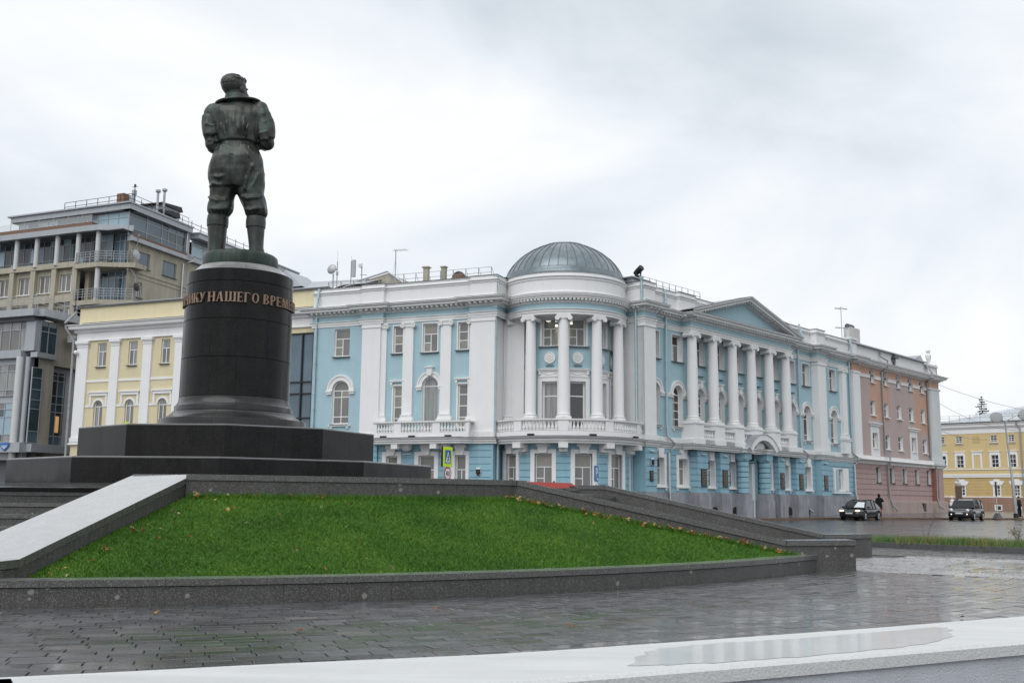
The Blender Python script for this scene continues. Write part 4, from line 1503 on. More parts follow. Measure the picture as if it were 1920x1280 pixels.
# lettering
def letter(ch):
    m = MB()
    r = lambda x0, x1, z0, z1: m.box((x0, -.035, z0), (x1, .03, z1))
    S = .17
    tn = .075
    def stem(x, w=S, z0=0, z1=1, sb=True, st=True):
        r(x, x + w, z0, z1)
        if sb: m.box((x - .055, -.034, z0), (x + w + .055, .029, z0 + .05))
        if st: m.box((x - .055, -.034, z1 - .05), (x + w + .055, .029, z1))
    def diag(x0, x1, w, z0=0, z1=1):
        m.slab_y([(x0, z0), (x0 + w, z0), (x1 + w, z1), (x1, z1)], -.033, .028)
    def ell(cx, cz, rx, rz, ix, iz, a0=0, a1=2 * PI, n=20):
        for k_ in range(n):
            t0, t1 = a0 + (a1 - a0) * k_ / n, a0 + (a1 - a0) * (k_ + 1) / n
            m.slab_y([(cx + ix * math.cos(t0), cz + iz * math.sin(t0)), (cx + rx * math.cos(t0), cz + rz * math.sin(t0)),
                      (cx + rx * math.cos(t1), cz + rz * math.sin(t1)), (cx + ix * math.cos(t1), cz + iz * math.sin(t1))], -.035, .03)
    w = .6
    if ch == 'Н': stem(0); stem(.48); r(S, .48, .47, .47 + tn); w = .65
    elif ch == 'И': stem(0); stem(.5); diag(.1, .48, .09); w = .67
    elif ch == 'Ш': stem(0); stem(.38, st=True); stem(.76); r(S, .76, 0, tn); w = .93
    elif ch == 'Е': stem(0); r(S, .5, .925, 1); r(S, .5, 0, .075); r(S, .4, .48, .55); r(.46, .5, .8, 1); r(.46, .5, 0, .2); r(.36, .4, .4, .63); w = .5
    elif ch == 'Г': stem(0); r(S, .5, .925, 1); r(.46, .5, .78, 1); w = .5
    elif ch == 'Т': stem(.2, st=False); r(0, .57, .925, 1); r(0, .04, .78, 1); r(.53, .57, .78, 1); w = .57
    elif ch == 'А': diag(0, .25, tn); diag(.44, .24, .18); r(.12, .5, .30, .36); m.box((-.05, -.032, 0), (.14, .027, .05)); m.box((.38, -.032, 0), (.68, .027, .05)); w = .63
    elif ch == 'Л': diag(0, .22, tn); diag(.44, .24, .18); m.box((-.05, -.032, 0), (.14, .027, .05)); m.box((.38, -.032, 0), (.68, .027, .05)); w = .63
    elif ch == 'О': ell(.33, .5, .33, .51, .17, .43); w = .66
    elif ch == 'В': stem(0); ell(.2, .75, .28, .25, .13, .18, -PI / 2, PI / 2, 12); ell(.2, .26, .34, .26, .17, .19, -PI / 2, PI / 2, 12); r(S, .22, .93, 1); r(S, .22, .48, .55); r(S, .22, 0, .07); w = .54
    elif ch == 'Р': stem(0); ell(.2, .71, .32, .29, .16, .22, -PI / 2, PI / 2, 12); r(S, .22, .93, 1); r(S, .22, .42, .49); w = .52
    elif ch == 'К': stem(0); diag(.16, .46, .08, .42, 1); diag(.42, .22, .18, 0, .58); m.box((.36, -.032, .95), (.6, .027, 1)); m.box((.36, -.031, 0), (.66, .026, .05)); w = .62
    elif ch == 'У': diag(.22, .0, .17, .34, 1); diag(.12, .48, .08, 0, 1); m.box((-.06, -.031, .95), (.24, .027, 1)); m.box((.42, -.03, .95), (.62, .027, 1)); ell(.1, .07, .09, .07, .0, .0, 0, 2 * PI, 8); w = .58
    elif ch == 'Ч': stem(.42); stem(0, .15, .5, 1, sb=False); r(.12, .42, .45, .53); w = .6
    elif ch == 'М': stem(0, .09); stem(.62, .17); diag(.34, .04, .15, 0, 1); diag(.34, .62, .08, 0, 1); w = .8
    for i_ in range(len(m.v)):
        x_, y_, z_ = m.v[i_]
        m.v[i_] = (x_ - w / 2, y_, z_)
    return m
LT = {}
seq = [('Л', -90), ('Е', -82), ('Т', -74.5), ('Ч', -66), ('И', -57), ('К', -48.5), ('У', -40), ('Н', -29), ('А', -20), ('Ш', -9.3), ('Е', .3), ('Г', 7.2), ('О', 15.5),
       ('В', 27.2), ('Р', 35.2), ('Е', 43.2), ('М', 53), ('Е', 62.8), ('Н', 71), ('И', 81),
       ('В', 120), ('Е', 129), ('Л', 138), ('И', 147.5), ('К', 157), ('О', 167), ('М', 178.5), ('У', 189)]
for ch, an in seq:
    if ch not in LT:
        me = letter(ch).mesh('letter')
        me.materials.append(LETTER)
        LT[ch] = me
    a = VW + R(an)
    rr_ = 1.70
    mk('letter', LT[ch], None, ped, False, T3(rr_ * math.sin(a), -rr_ * math.cos(a), 7.25) @ RZ(a) @ Matrix.Diagonal((.33, 1, .30, 1)))

# ------------------------------------------------------------------ statue (seen from behind, arms brought forward, head turned right)
st = thing('bronze_statue', 'weathered bronze statue of a standing airman in flying suit and boots, seen from behind', 'statue', (CM.x - .03, CM.y, 9.0))
def remesh(mb_list, vox, smooth_it=2, disp=None):
    me = bpy.data.meshes.new('tmp')
    V, Fc = [], []
    for m in mb_list:
        i = len(V)
        V += m.v
        Fc += [tuple(i + x_ for x_ in f) for f in m.f]
    me.from_pydata(V, [], Fc)
    me.update()
    bm = bmesh.new()
    bm.from_mesh(me)
    bmesh.ops.recalc_face_normals(bm, faces=bm.faces)
    bm.to_mesh(me)
    bm.free()
    o = bpy.data.objects.new('tmp', me)
    COL.objects.link(o)
    md = o.modifiers.new('r', 'REMESH')
    md.mode = 'VOXEL'
    md.voxel_size = vox
    if smooth_it:
        s_ = o.modifiers.new('s', 'SMOOTH')
        s_.factor = .6
        s_.iterations = smooth_it
    dg = bpy.context.evaluated_depsgraph_get()
    ev = o.evaluated_get(dg)
    res = bpy.data.meshes.new_from_object(ev)
    bpy.data.objects.remove(o)
    if disp:
        nv = len(res.vertices)
        co = np.empty(nv * 3)
        res.vertices.foreach_get('co', co)
        co = co.reshape(-1, 3)
        no = np.empty(nv * 3)
        res.vertices.foreach_get('normal', no)
        no = no.reshape(-1, 3)
        d = disp(co, no)
        co = co + no * d[:, None]
        res.vertices.foreach_set('co', co.ravel())
        res.update()
    res.polygons.foreach_set('use_smooth', [True] * len(res.polygons))
    return res
def rings_m(L, n=28, pw=.9):
    return MB().loft([(*q, pw) if len(q) == 5 else q for q in L], n)
B = []
# jacket body: (cx, cy, z, rx, ry)
B.append(rings_m([(-.29, .02, 3.66, .50, .40), (-.29, .0, 3.76, .60, .47), (-.29, -.02, 3.86, .64, .50), (-.31, -.02, 4.01, .66, .51), (-.35, -.02, 4.30, .74, .52), (-.38, -.02, 4.58, .82, .53),
                  (-.40, -.02, 4.80, .90, .52), (-.41, 0, 4.95, .93, .48), (-.41, .03, 5.07, .86, .42), (-.40, .05, 5.18, .66, .36), (-.40, .06, 5.28, .42, .30), (-.41, .06, 5.45, .30, .27)]))
# shoulders
B.append(MB().ball((-1.12, .02, 4.90), (.34, .34, .32)))
B.append(MB().ball((.36, .02, 4.97), (.34, .34, .32)))
# arms
B.append(MB().tube([(-1.08, .0, 5.0), (-1.22, -.01, 4.70), (-1.235, -.03, 4.40), (-1.19, -.04, 4.12), (-1.13, .0, 3.84), (-1.07, .10, 3.70)], [.28, .29, .27, .265, .25, .22], 16))
B.append(MB().ball((-1.08, .05, 3.74), (.20, .22, .22)))
B.append(MB().tube([(-1.07, .08, 3.75), (-.92, .36, 3.88), (-.70, .58, 4.02), (-.48, .70, 4.10)], [.22, .20, .17, .13], 14))
B.append(MB().tube([(.34, .0, 5.06), (.48, -.02, 4.80), (.56, -.03, 4.55), (.60, -.05, 4.28), (.63, -.04, 4.05), (.60, .05, 3.84)], [.28, .30, .30, .31, .29, .24], 16))
B.append(MB().ball((.61, .02, 3.92), (.27, .26, .30)))
B.append(MB().tube([(.60, .05, 3.88), (.45, .36, 3.95), (.22, .60, 4.05), (-.02, .74, 4.16)], [.25, .22, .18, .13], 14))
# trousers
B.append(rings_m([(-.28, 0, 2.30, .84, .46), (-.29, -.02, 2.60, .87, .53), (-.295, -.04, 2.82, .88, .58), (-.29, -.05, 3.04, .86, .60), (-.28, -.05, 3.27, .83, .59), (-.28, -.03, 3.47, .77, .55), (-.275, -.01, 3.64, .68, .47), (-.28, 0, 3.80, .57, .42)], pw=.85))
B.append(rings_m([(-.76, .0, 1.30, .22, .24), (-.77, .0, 1.38, .27, .29), (-.77, -.01, 1.46, .33, .34), (-.755, -.03, 1.57, .385, .40), (-.75, -.02, 1.74, .40, .40), (-.735, .0, 1.90, .38, .37),
                  (-.72, .01, 2.04, .41, .39), (-.71, .01, 2.18, .43, .42), (-.70, .01, 2.38, .41, .45), (-.70, 0, 2.60, .44, .50), (-.70, -.02, 2.86, .44, .52)], pw=.9))
B.append(rings_m([(.39, .02, 1.30, .22, .24), (.39, .02, 1.39, .29, .30), (.40, .01, 1.50, .335, .35), (.38, .0, 1.64, .36, .37), (.31, .0, 1.86, .395, .39), (.25, .0, 2.03, .43, .41), (.21, .0, 2.14, .445, .43),
                  (.185, .01, 2.37, .445, .46), (.16, .0, 2.60, .45, .50), (.14, -.02, 2.86, .46, .52)], pw=.9))
# folds of the cloth, as ridges fused with the figure
def ridge(pts_, r0, r1=None):
    r1 = r1 or r0 * .4
    n_ = len(pts_)
    B.append(MB().tube(pts_, [r1 if i in (0, n_ - 1) else r0 for i in range(n_)], 8))
ridge([(-1.12, -.20, 1.98), (-.98, -.36, 1.86), (-.74, -.42, 1.80), (-.46, -.34, 1.86)], .07)
ridge([(-1.10, -.22, 1.62), (-.9, -.40, 1.52), (-.66, -.42, 1.50), (-.44, -.30, 1.60)], .075)
ridge([(-1.08, -.18, 1.46), (-.84, -.34, 1.40), (-.60, -.30, 1.38)], .06)
ridge([(.08, -.26, 1.56), (.30, -.38, 1.50), (.56, -.34, 1.58), (.72, -.14, 1.64)], .075)
ridge([(.10, -.20, 1.44), (.36, -.32, 1.40), (.64, -.2, 1.46)], .06)
ridge([(-.05, -.36, 1.98), (.22, -.42, 1.88), (.52, -.36, 1.94), (.68, -.16, 2.04)], .06)
ridge([(-.98, -.40, 2.62), (-.74, -.50, 2.56), (-.50, -.48, 2.62), (-.36, -.46, 2.76)], .075)
ridge([(-1.10, -.24, 2.30), (-.90, -.42, 2.36), (-.66, -.48, 2.30)], .06)
ridge([(.50, -.30, 3.30), (.34, -.50, 2.92), (.20, -.54, 2.50), (.12, -.48, 2.10)], .055)
ridge([(.58, -.16, 3.10), (.52, -.38, 2.70), (.40, -.46, 2.30)], .05)
ridge([(.20, -.46, 3.52), (.36, -.42, 3.36), (.50, -.30, 3.30)], .07)
ridge([(.10, -.50, 3.50), (.24, -.56, 3.28), (.30, -.54, 3.10)], .05)
for k_ in range(9):
    xk = -.72 + .115 * k_
    ridge([(xk * .86 - .04, -.40 + .25 * abs(xk + .28) ** 2, 3.80), (xk - .01, -.49 + .2 * abs(xk + .28) ** 2, 3.64), (xk * 1.1 + .02, -.55 + .2 * abs(xk + .28) ** 2, 3.44 - .06 * (k_ % 3))], .035 + .01 * (k_ % 2), .012)
for x0, x1, z0, z1, r_ in ((-.60, -.50, 4.75, 3.95, .035), (-.34, -.30, 4.85, 3.95, .04), (-.16, -.12, 4.55, 3.92, .05), (.02, .0, 4.62, 4.0, .045), (-.78, -.62, 4.35, 3.95, .035), (.16, .10, 4.4, 3.95, .04)):
    ridge([(x0, -.53, z0), ((x0 + x1) / 2, -.555, (z0 + z1) / 2), (x1, -.50, z1)], r_)
for (a, b, c_) in (((-1.40, -.16, 4.55), (-1.30, -.28, 4.42), (-1.08, -.30, 4.36)), ((-1.40, -.14, 4.22), (-1.25, -.28, 4.10), (-1.02, -.26, 4.08)), ((-1.32, -.08, 3.98), (-1.18, -.24, 3.88), (-.98, -.2, 3.90)),
                   ((.84, -.12, 4.66), (.66, -.30, 4.52), (.42, -.30, 4.40)), ((.86, -.12, 4.34), (.7, -.32, 4.16), (.44, -.32, 4.10)), ((.78, -.10, 4.86), (.6, -.28, 4.78), (.4, -.3, 4.7)), ((.86, -.08, 4.06), (.7, -.28, 3.92), (.46, -.28, 3.90))):
    ridge([a, b, c_], .05)
def cloth(co, no):
    d = np.zeros(len(co))
    xx, yy, zz = co[:, 0], co[:, 1], co[:, 2]
    f = np.array([mnoise.noise(Vector((x_ * 2.3, y_ * 2.3, z_ * 1.5))) + .5 * mnoise.noise(Vector((x_ * 5.5 + 7, y_ * 5, z_ * 3.2))) for x_, y_, z_ in co])
    d += .052 * f
    # belt groove between jacket and trousers
    w_ = np.exp(-((zz - 3.80) / .035) ** 2)
    mid = (np.abs(xx + .28) < .75)
    d -= .05 * w_ * mid
    # seam under the seat
    w2 = np.exp(-((xx + .30) / .04) ** 2) * ((zz > 2.3) & (zz < 3.3) & (yy < 0))
    d -= .035 * w2
    return d
body = remesh(B, .034, 3, cloth)
mk('figure', body, BRONZE, st)
# head
HM = T3(-.50, .06, 5.74) @ RZ(-R(38)) @ Matrix.Rotation(R(4), 4, 'X')   # local +y is the way he looks
def hp(*p): return tuple(HM @ Vector(p))
Hd = [MB().ball(hp(0, -.04, .08), (.345, .42, .375), HM.to_3x3(), 20, 12), MB().ball(hp(0, .12, -.12), (.275, .34, .33), HM.to_3x3(), 18, 10),
      MB().ball(hp(0, .32, -.33), (.13, .12, .10)), MB().tube([(-.42, .05, 5.12), (-.45, .05, 5.40), hp(0, -.08, -.12)], [.31, .30, .29], 14),
      MB().tube([hp(0, .40, .06), hp(0, .50, -.10), hp(0, .44, -.13)], [.035, .062, .04], 8),
      MB().tube([hp(-.17, .38, .08), hp(0, .44, .10), hp(.17, .38, .08)], [.03, .045, .03], 8),
      MB().tube([hp(-.08, .405, -.21), hp(0, .435, -.215), hp(.08, .405, -.21)], [.02, .032, .02], 8),
      MB().tube([hp(-.08, .395, -.26), hp(0, .425, -.262), hp(.08, .395, -.26)], [.02, .032, .02], 8),
      MB().ball(hp(.345, .02, -.07), (.05, .09, .13), HM.to_3x3(), 10, 8), MB().ball(hp(-.345, .02, -.07), (.05, .09, .13), HM.to_3x3(), 10, 8)]
def face_d(co, no):
    L = np.array((HM.inverted().to_3x3()).transposed())
    q = (co - np.array(HM.translation)) @ L
    d = np.zeros(len(co))
    for sx in (-1, 1):
        d -= .035 * np.exp(-(((q[:, 0] - sx * .12) / .06) ** 2 + ((q[:, 2] - .01) / .05) ** 2)) * (q[:, 1] > .2)
    return d
mk('head', remesh(Hd, .024, 2, face_d), BRONZE, st)
hr = random.Random(11)
Hr = [MB().ball(hp(0, -.07, .13), (.372, .425, .365), HM.to_3x3(), 24, 14)]
def scalp(az_, el):
    """point on the skull: az_ from the brow (0) round to the nape (pi), el above the ear line"""
    return Vector((.372 * math.sin(az_) * math.cos(el), -.07 + .425 * math.cos(az_) * math.cos(el), .13 + .365 * math.sin(el)))
for k_ in range(15):          # combed-back locks from brow over the crown to the nape
    sx = (k_ - 7) / 7
    P_ = []
    for j in range(9):
        t = j / 8
        el = R(38) + (R(142) * t)
        x_ = .34 * sx * (1 - .12 * t)
        y_ = -.07 + .425 * math.cos(el) * math.sqrt(max(0, 1 - (x_ / .372) ** 2))
        z_ = .13 + .365 * math.sin(el) * math.sqrt(max(0, 1 - (x_ / .372) ** 2))
        w_ = .018 * math.sin(j * 1.9 + k_ * 2.3)
        P_.append(hp(x_ + w_, y_, z_ + .006 * math.sin(j * 2.3 + k_)))
    Hr.append(MB().tube(P_, [.03] + [.034 + .008 * math.sin(k_ * 3.1 + j) for j in range(7)] + [.02], 8))
for k_ in range(6):           # waves lifting off the forehead and temple
    x_ = -.2 + .075 * k_
    Hr.append(MB().tube([hp(x_, .27, .24), hp(x_ + .02, .28, .33), hp(x_ + .04, .20, .41)], [.03, .045, .03], 8))
mk('hair', remesh(Hr, .02, 1), BRONZE, st)
# collars
cl = [MB().loft([(-.40, .05, 5.20, .44, .37), (-.42, .05, 5.34, .40, .36), (-.445, .05, 5.47, .38, .35), (-.45, .04, 5.55, .34, .32), (-.45, .04, 5.52, .30, .29)], 28)]
pts_c = []
for k_ in range(25):
    a = PI + (PI + .9) * (k_ / 24) - .45
    zz_ = 5.23 + .055 * math.cos(a)
    pts_c.append((-.38 + .70 * math.cos(a), .08 + .47 * math.sin(a), zz_ + (.05 if math.sin(a) < 0 else -.12 * math.sin(a))))
cl.append(MB().tube(pts_c, [.035] + [(.075, .05)] * 23 + [.035], 10))
fl = MB()
nC = len(pts_c)
for k_, p in enumerate(pts_c):
    q = Vector(p)
    c_ = Vector((-.43, .05, 5.42))
    inn = c_ + (q - c_) * .50
    inn.z = 5.40
    fl.v += [tuple(q + Vector((0, 0, .04))), tuple(inn), tuple(q - Vector((0, 0, .05))), tuple(inn - Vector((0, 0, .14)))]
for k_ in range(nC - 1):
    i = k_ * 4
    fl.f += [(i, i + 1, i + 5, i + 4), (i + 2, i + 6, i + 7, i + 3), (i, i + 4, i + 6, i + 2), (i + 1, i + 3, i + 7, i + 5)]
fl.f += [(0, 2, 3, 1), (i + 4, i + 5, i + 7, i + 6)]
cl.append(fl)
mk('collar', remesh(cl, .026, 2), BRONZE, st)
# boots
for nm, rg, foot in (('boot', [(-.82, .02, .0, .27, .30), (-.83, .02, .12, .265, .29), (-.815, .01, .35, .272, .28), (-.81, .0, .63, .288, .29), (-.82, .0, .90, .305, .30), (-.82, .0, 1.06, .315, .31)], (-.86, .5)),
                     ('boot', [(.50, .02, .0, .27, .30), (.50, .02, .12, .27, .29), (.47, .01, .36, .23, .27), (.45, .0, .64, .25, .27), (.43, .0, .92, .28, .28), (.42, .0, 1.02, .29, .29)], (.66, .5))):
    cx = rg[0][0]
    parts_ = [MB().loft(rg, 24), MB().tube([(cx, .0, .13), ((cx + foot[0]) / 2, .3, .13), (foot[0], foot[1], .11), (foot[0] + .02, foot[1] + .16, .08)], [(.25, .16), (.24, .15), (.22, .13), (.12, .08)], 14)]
    bt = mk('boot', remesh(parts_, .03, 2), BRONZEG if False else BRONZE, st)
    zc = 1.03 if cx < 0 else 1.0
    wc = .335 if cx < 0 else .31
    mk('boot_cuff', MB().lathe([(wc - .05, zc), (wc, zc + .01), (wc + .01, zc + .2), (wc - .005, zc + .36), (wc - .04, zc + .38), (wc - .1, zc + .34)], 28, c=(rg[-1][0], 0)).mesh('boot_cuff'), BRONZE, bt, True)
# gloved hands meeting in front of the chest
for sx, c_ in ((-1, Vector((-.40, .78, 4.14))), (1, Vector((-.08, .82, 4.20)))):
    Hn = [MB().ball(c_, (.13, .07, .12))]
    for f_ in range(4):
        z_ = .08 - f_ * .055
        ln = (.9, 1, .95, .75)[f_]
        Hn.append(MB().tube([c_ + Vector((-sx * .06, .02, z_)), c_ + Vector((-sx * (.06 + .10 * ln), .045, z_)), c_ + Vector((-sx * (.06 + .16 * ln), .01, z_ - .01))], [.034, .032, .024], 8))
    Hn.append(MB().tube([c_ + Vector((0, -.02, .08)), c_ + Vector((-sx * .05, -.01, .17)), c_ + Vector((-sx * .10, .0, .20))], [.038, .034, .026], 8))
    mk('hand', remesh(Hn, .016, 1), BRONZE, st)
# bronze ground under the feet
dk = MB().lathe([(1.165, -.42), (1.18, -.38), (1.175, -.1), (1.155, .0), (1.10, .045), (.6, .075), (.001, .08)], 48, caps=False)
mk('bronze_plinth', dk.mesh('bronze_plinth'), BRONZEG, st, True)

# ------------------------------------------------------------------ blue building: left wing, corner rotunda, right wing
RZL, RZR = math.atan2(-.38163864, .92431161), math.atan2(.7353194, .67772073)
blue = thing('blue_building', 'pale blue and white classical corner building with columned domed rotunda and pediment', 'building', (4.46, 59.75, 0))
FL = Fr(blue, -2.54, 62.64, RZL)
FR = Fr(blue, 32.345, 90.0, RZR)
CR = Vector((3.37, 64.70))
FC = Fr(blue, CR.x, CR.y, 0)
PB = R(13)
def fphi(phi, r):
    return Fr(blue, CR.x + r * math.sin(phi), CR.y - r * math.cos(phi), phi)
def arcpath(r, a0, a1, n):
    return [(r * math.sin(a0 + (a1 - a0) * k_ / n), -r * math.cos(a0 + (a1 - a0) * k_ / n)) for k_ in range(n + 1)]

P_ARCH = [(0, 12.56), (.05, 12.56), (.05, 12.70), (.09, 12.71), (.09, 12.83), (.16, 12.87), (.16, 12.90), (.0, 12.93)]
P_FRZ = [(.0, 12.92), (.01, 12.92), (.01, 13.28), (.0, 13.28)]
P_CORN = [(0, 13.26), (.07, 13.27), (.10, 13.34), (.13, 13.36), (.13, 13.52), (.56, 13.52), (.56, 13.60), (.60, 13.62), (.66, 13.70), (.72, 13.73), (.72, 13.775), (.0, 13.80)]
P_FLASH = [(-.1, 13.80), (.0, 13.803), (.73, 13.780), (.73, 13.80), (.0, 13.83), (-.1, 13.84)]
P_PARA = [(-.02, 13.78), (.05, 13.78), (.05, 13.98), (-.02, 14.01), (-.02, 14.74), (.03, 14.77), (.04, 14.86), (.12, 14.90), (.12, 14.95), (-.02, 14.97), (-.02, 15.13), (.02, 15.15), (.02, 15.19), (-.4, 15.22), (-.4, 13.9)]
P_PFL = [(.0, 15.185), (.05, 15.18), (.05, 15.215), (-.45, 15.25), (-.45, 15.21)]
P_STR = [(0, 4.72), (.06, 4.72), (.08, 4.80), (.16, 4.84), (.16, 4.92), (.26, 4.97), (.30, 5.03), (.30, 5.07), (.08, 5.11), (.08, 5.42), (.03, 5.46), (0, 5.46)]
def dentils(path, o0, o1, z0, z1, w, sp):
    mb = MB()
    for a, b in zip(path[:-1], path[1:]):
        a, b = Vector(a), Vector(b)
        d = b - a
        ln = d.length
        if ln < .3: continue
        d.normalize()
        n_ = Vector((d.y, -d.x))
        k_ = max(1, int(ln / sp))
        for i in range(k_):
            c = a + d * (ln * (i + .5) / k_)
            A = [c - d * w / 2 + n_ * o0, c + d * w / 2 + n_ * o0, c + d * w / 2 + n_ * o1, c - d * w / 2 + n_ * o1]
            zl = z0 + (z1 - z0) * .35
            i0 = len(mb.v)
            mb.v += [(*A[0], z0), (*A[1], z0), (*A[2], zl), (*A[3], zl), (*A[0], z1), (*A[1], z1), (*A[2], z1), (*A[3], z1)]
            mb.f += [(i0, i0 + 3, i0 + 2, i0 + 1), (i0 + 4, i0 + 5, i0 + 6, i0 + 7), (i0, i0 + 1, i0 + 5, i0 + 4), (i0 + 1, i0 + 2, i0 + 6, i0 + 5), (i0 + 2, i0 + 3, i0 + 7, i0 + 6), (i0 + 3, i0, i0 + 4, i0 + 7)]
    return mb
def entablature(fr, path, para=True, dsp=.34, para_path=None, n_smooth=False):
    fr.add(MB().sweep(path, P_ARCH), 'architrave', WHITE2, 30)
    fr.add(MB().sweep(path, P_FRZ), 'frieze', BLUE, 30)
    fr.add(MB().sweep(path, P_CORN), 'cornice', WHITE2, 30)
    fr.add(MB().sweep(path, P_FLASH), 'cornice_flashing', FLASH, 30)
    fr.add(dentils(path, .11, .46, 13.345, 13.515, .15, dsp), 'dentil_course', WHITE2, kind='stuff')
    if para:
        pp = para_path or path
        fr.add(MB().sweep(pp, P_PARA), 'parapet', WHITE, 30)
        fr.add(MB().sweep(pp, P_PFL), 'parapet_flashing', FLASH, 30)

# --- left wing
pathL = [(-11.72, 3.0), (-11.72, 0), (-7.86, 0), (-7.86, -.26), (-6.2, -.26), (-6.2, 0), (-.04, 0), (-.04, -.26), (1.80, -.26), (1.80, 3.2)]
entablature(FL, pathL)
LO = [(-9.98, -8.80, 10.56, 12.42), (-5.52, -4.84, 10.58, 12.36), (-3.40, -2.36, 10.56, 12.40), (-.92, -.24, 10.60, 12.36),
      (-9.98, -8.72, 6.12, 8.33, True), (-5.44, -4.80, 5.75, 8.48), (-3.36, -2.24, 5.46, 8.42, True), (-.86, -.20, 5.75, 8.46)]
wall_pair(FL, 'upper_wall', BLUE, WHITE, -11.6, 1.6, 5.0, 12.6, LO, 0, .3)
FL.add(MB().quad((-11.6, 0, 4.7), (-11.6, 6, 4.7), (-11.6, 6, 13.3), (-11.6, 0, 13.3)), 'side_wall', BLUE)
FL.add(MB().quad((1.6, 0, 2), (1.6, 3.2, 2), (1.6, 3.2, 13.3), (1.6, 0, 13.3)), 'side_wall', WHITE)
for (a, b) in ((-7.72, -6.36), (.10, 1.70)):
    pl_ = FL.add(MB().box((a, -.26, 5.0), (b, .01, 12.30)).box((a - .06, -.31, 12.30), (b + .06, .01, 12.36)).box((a - .03, -.28, 12.36), (b + .03, .01, 12.56)), 'wide_pilaster', WHITE)
    mk('pilaster_base', MB().box((a - .07, -.35, 5.08), (b + .07, 0, 5.46)).mesh('pilaster_base'), WHITE2, pl_)
ionic_pilaster(FL, -6.45, -5.98, 6.15, 12.56, .12)
ionic_pilaster(FL, -4.74, -4.02, 6.15, 12.56, .16)
ionic_pilaster(FL, -2.06, -1.34, 6.15, 12.56, .16)
ionic_pilaster(FL, -.06, .16, 6.15, 12.56, .14)
for op, st_, cs, sd_ in ((LO[0], 'T3', .0, 1), (LO[1], 'N3', .08, 2), (LO[2], 'T3', .07, 3), (LO[3], 'N3', .08, 4), (LO[5], 'N4', .09, 6), (LO[7], 'N4', .09, 8)):
    window(FL, *op[:4], style=st_, casing=cs, seed=sd_, casing_o=.03, glass=[GL[0], GL[0], GL[1]])
window(FL, *LO[4][:4], style='A', arch=True, seed=5, glass=[GL[0], GL[0], GL[1]])
window(FL, *LO[6][:4], style='A1', arch=True, seed=7, glass=GL[3], sill=False, depth=.26)
FL.add(arch_trim(1.26, .64, .38, .12), 'archivolt', WHITE2, off=(-9.35, 0, 8.33))
FL.add(arch_trim(1.12, .57, .34, .12), 'archivolt', WHITE2, off=(-2.80, 0, 8.42))
FL.add(keystone(.5, .28, .42, .22), 'keystone', WHITE2, off=(-2.80, 0, 9.06))
for c in (-5.12, -.53):
    FL.add(hood(.84), 'window_hood', WHITE2, off=(c, 0, 8.66))
for s_, z_ in ((-9.35, 5.98),):
    FL.add(MB().box((-.82, -.14, 0), (.82, .02, .09)).box((-.7, -.09, -.14), (-.52, .02, 0)).box((.52, -.09, -.14), (.7, .02, 0)), 'sill_bracket', WHITE2, off=(s_, 0, z_))
# balcony of the left wing
def slab_profile(o):
    return [(0, 4.70), (o - .22, 4.70), (o - .2, 4.78), (o - .12, 4.82), (o - .10, 4.92), (o - .02, 4.98), (o, 5.04), (o, 5.075), (o - .25, 5.12), (0, 5.13)]
bp = [(-7.75, -.02), (-6.85, -.02), (-6.55, -.3), (-6.3, -.75), (-5.95, -1.05), (-5.55, -1.12), (-.65, -1.12), (-.15, -1.05), (.15, -.8), (.4, -.42), (.7, -.3), (1.95, -.3)]
mbx = MB()
pr = [(0, 4.72), (.04, 4.74), (.05, 4.82), (.12, 4.88), (.12, 4.96), (.22, 5.02), (.24, 5.06), (.24, 5.08), (.02, 5.12)]
FL.add(MB().sweep([(-11.65, 0), *bp], pr, ends=False), 'balcony_slab', WHITE2, 30)
cap = MB()
cap.v = [(x_, y_, 4.72) for x_, y_ in bp] + [(1.95, .1, 4.72), (-7.75, .1, 4.72)]
cap.f = [tuple(range(len(cap.v)))]
i0 = len(cap.v)
cap.v += [(x_, y_, 5.12) for x_, y_ in bp] + [(1.95, .1, 5.12), (-7.75, .1, 5.12)]
cap.f.append(tuple(range(i0, len(cap.v))))
FL.add(cap, 'balcony_soffit', WHITE2)
FL.add(MB().sweep([(-11.65, 0), *bp], [(.18, 5.079), (.26, 5.078), (.26, 5.10), (.0, 5.14), (0, 5.12)], ends=False), 'slab_flashing', FLASH, 30)
FL.add(MB().sweep([(-6.15, 0), (-6.15, -.98), (.32, -.98), (.32, 0)], [(-.1, 5.10), (.06, 5.10), (.06, 5.40), (-.1, 5.44)]), 'balustrade_plinth', WHITE)
BALM = baluster_mb(.56, .10).mesh('baluster')
def balustrade(fr, segs, zb, rail, post_w=.0):
    """segs: list of (p, q, count); bottom rail, balusters joined, top rail"""
    mb = MB()
    for p, q, n_ in segs:
        p, q = Vector(p), Vector(q)
        for k_ in range(n_):
            c = p.lerp(q, (k_ + .5) / n_)
            b_ = baluster_mb(.56, .10)
            i = len(mb.v)
            mb.v += [(x_ + c.x, y_ + c.y, z_ + zb) for x_, y_, z_ in b_.v]
            mb.f += [tuple(i + t for t in f) for f in b_.f]
    return fr.add(mb, 'balusters', WHITE2, 50, kind='stuff')
zb0 = 5.44
balustrade(FL, [((-6.0, -.9), (-4.80, -.9), 6), ((-4.28, -.9), (-2.10, -.9), 10), ((-1.58, -.9), (.15, -.9), 8)], zb0, None)
FL.add(MB().sweep([(-6.1, 0), (-6.1, -.9), (.28, -.9), (.28, 0)], [(-.14, 6.0), (.12, 6.0), (.16, 6.05), (.16, 6.12), (-.18, 6.12), (-.18, 6.05)]), 'handrail', WHITE2)
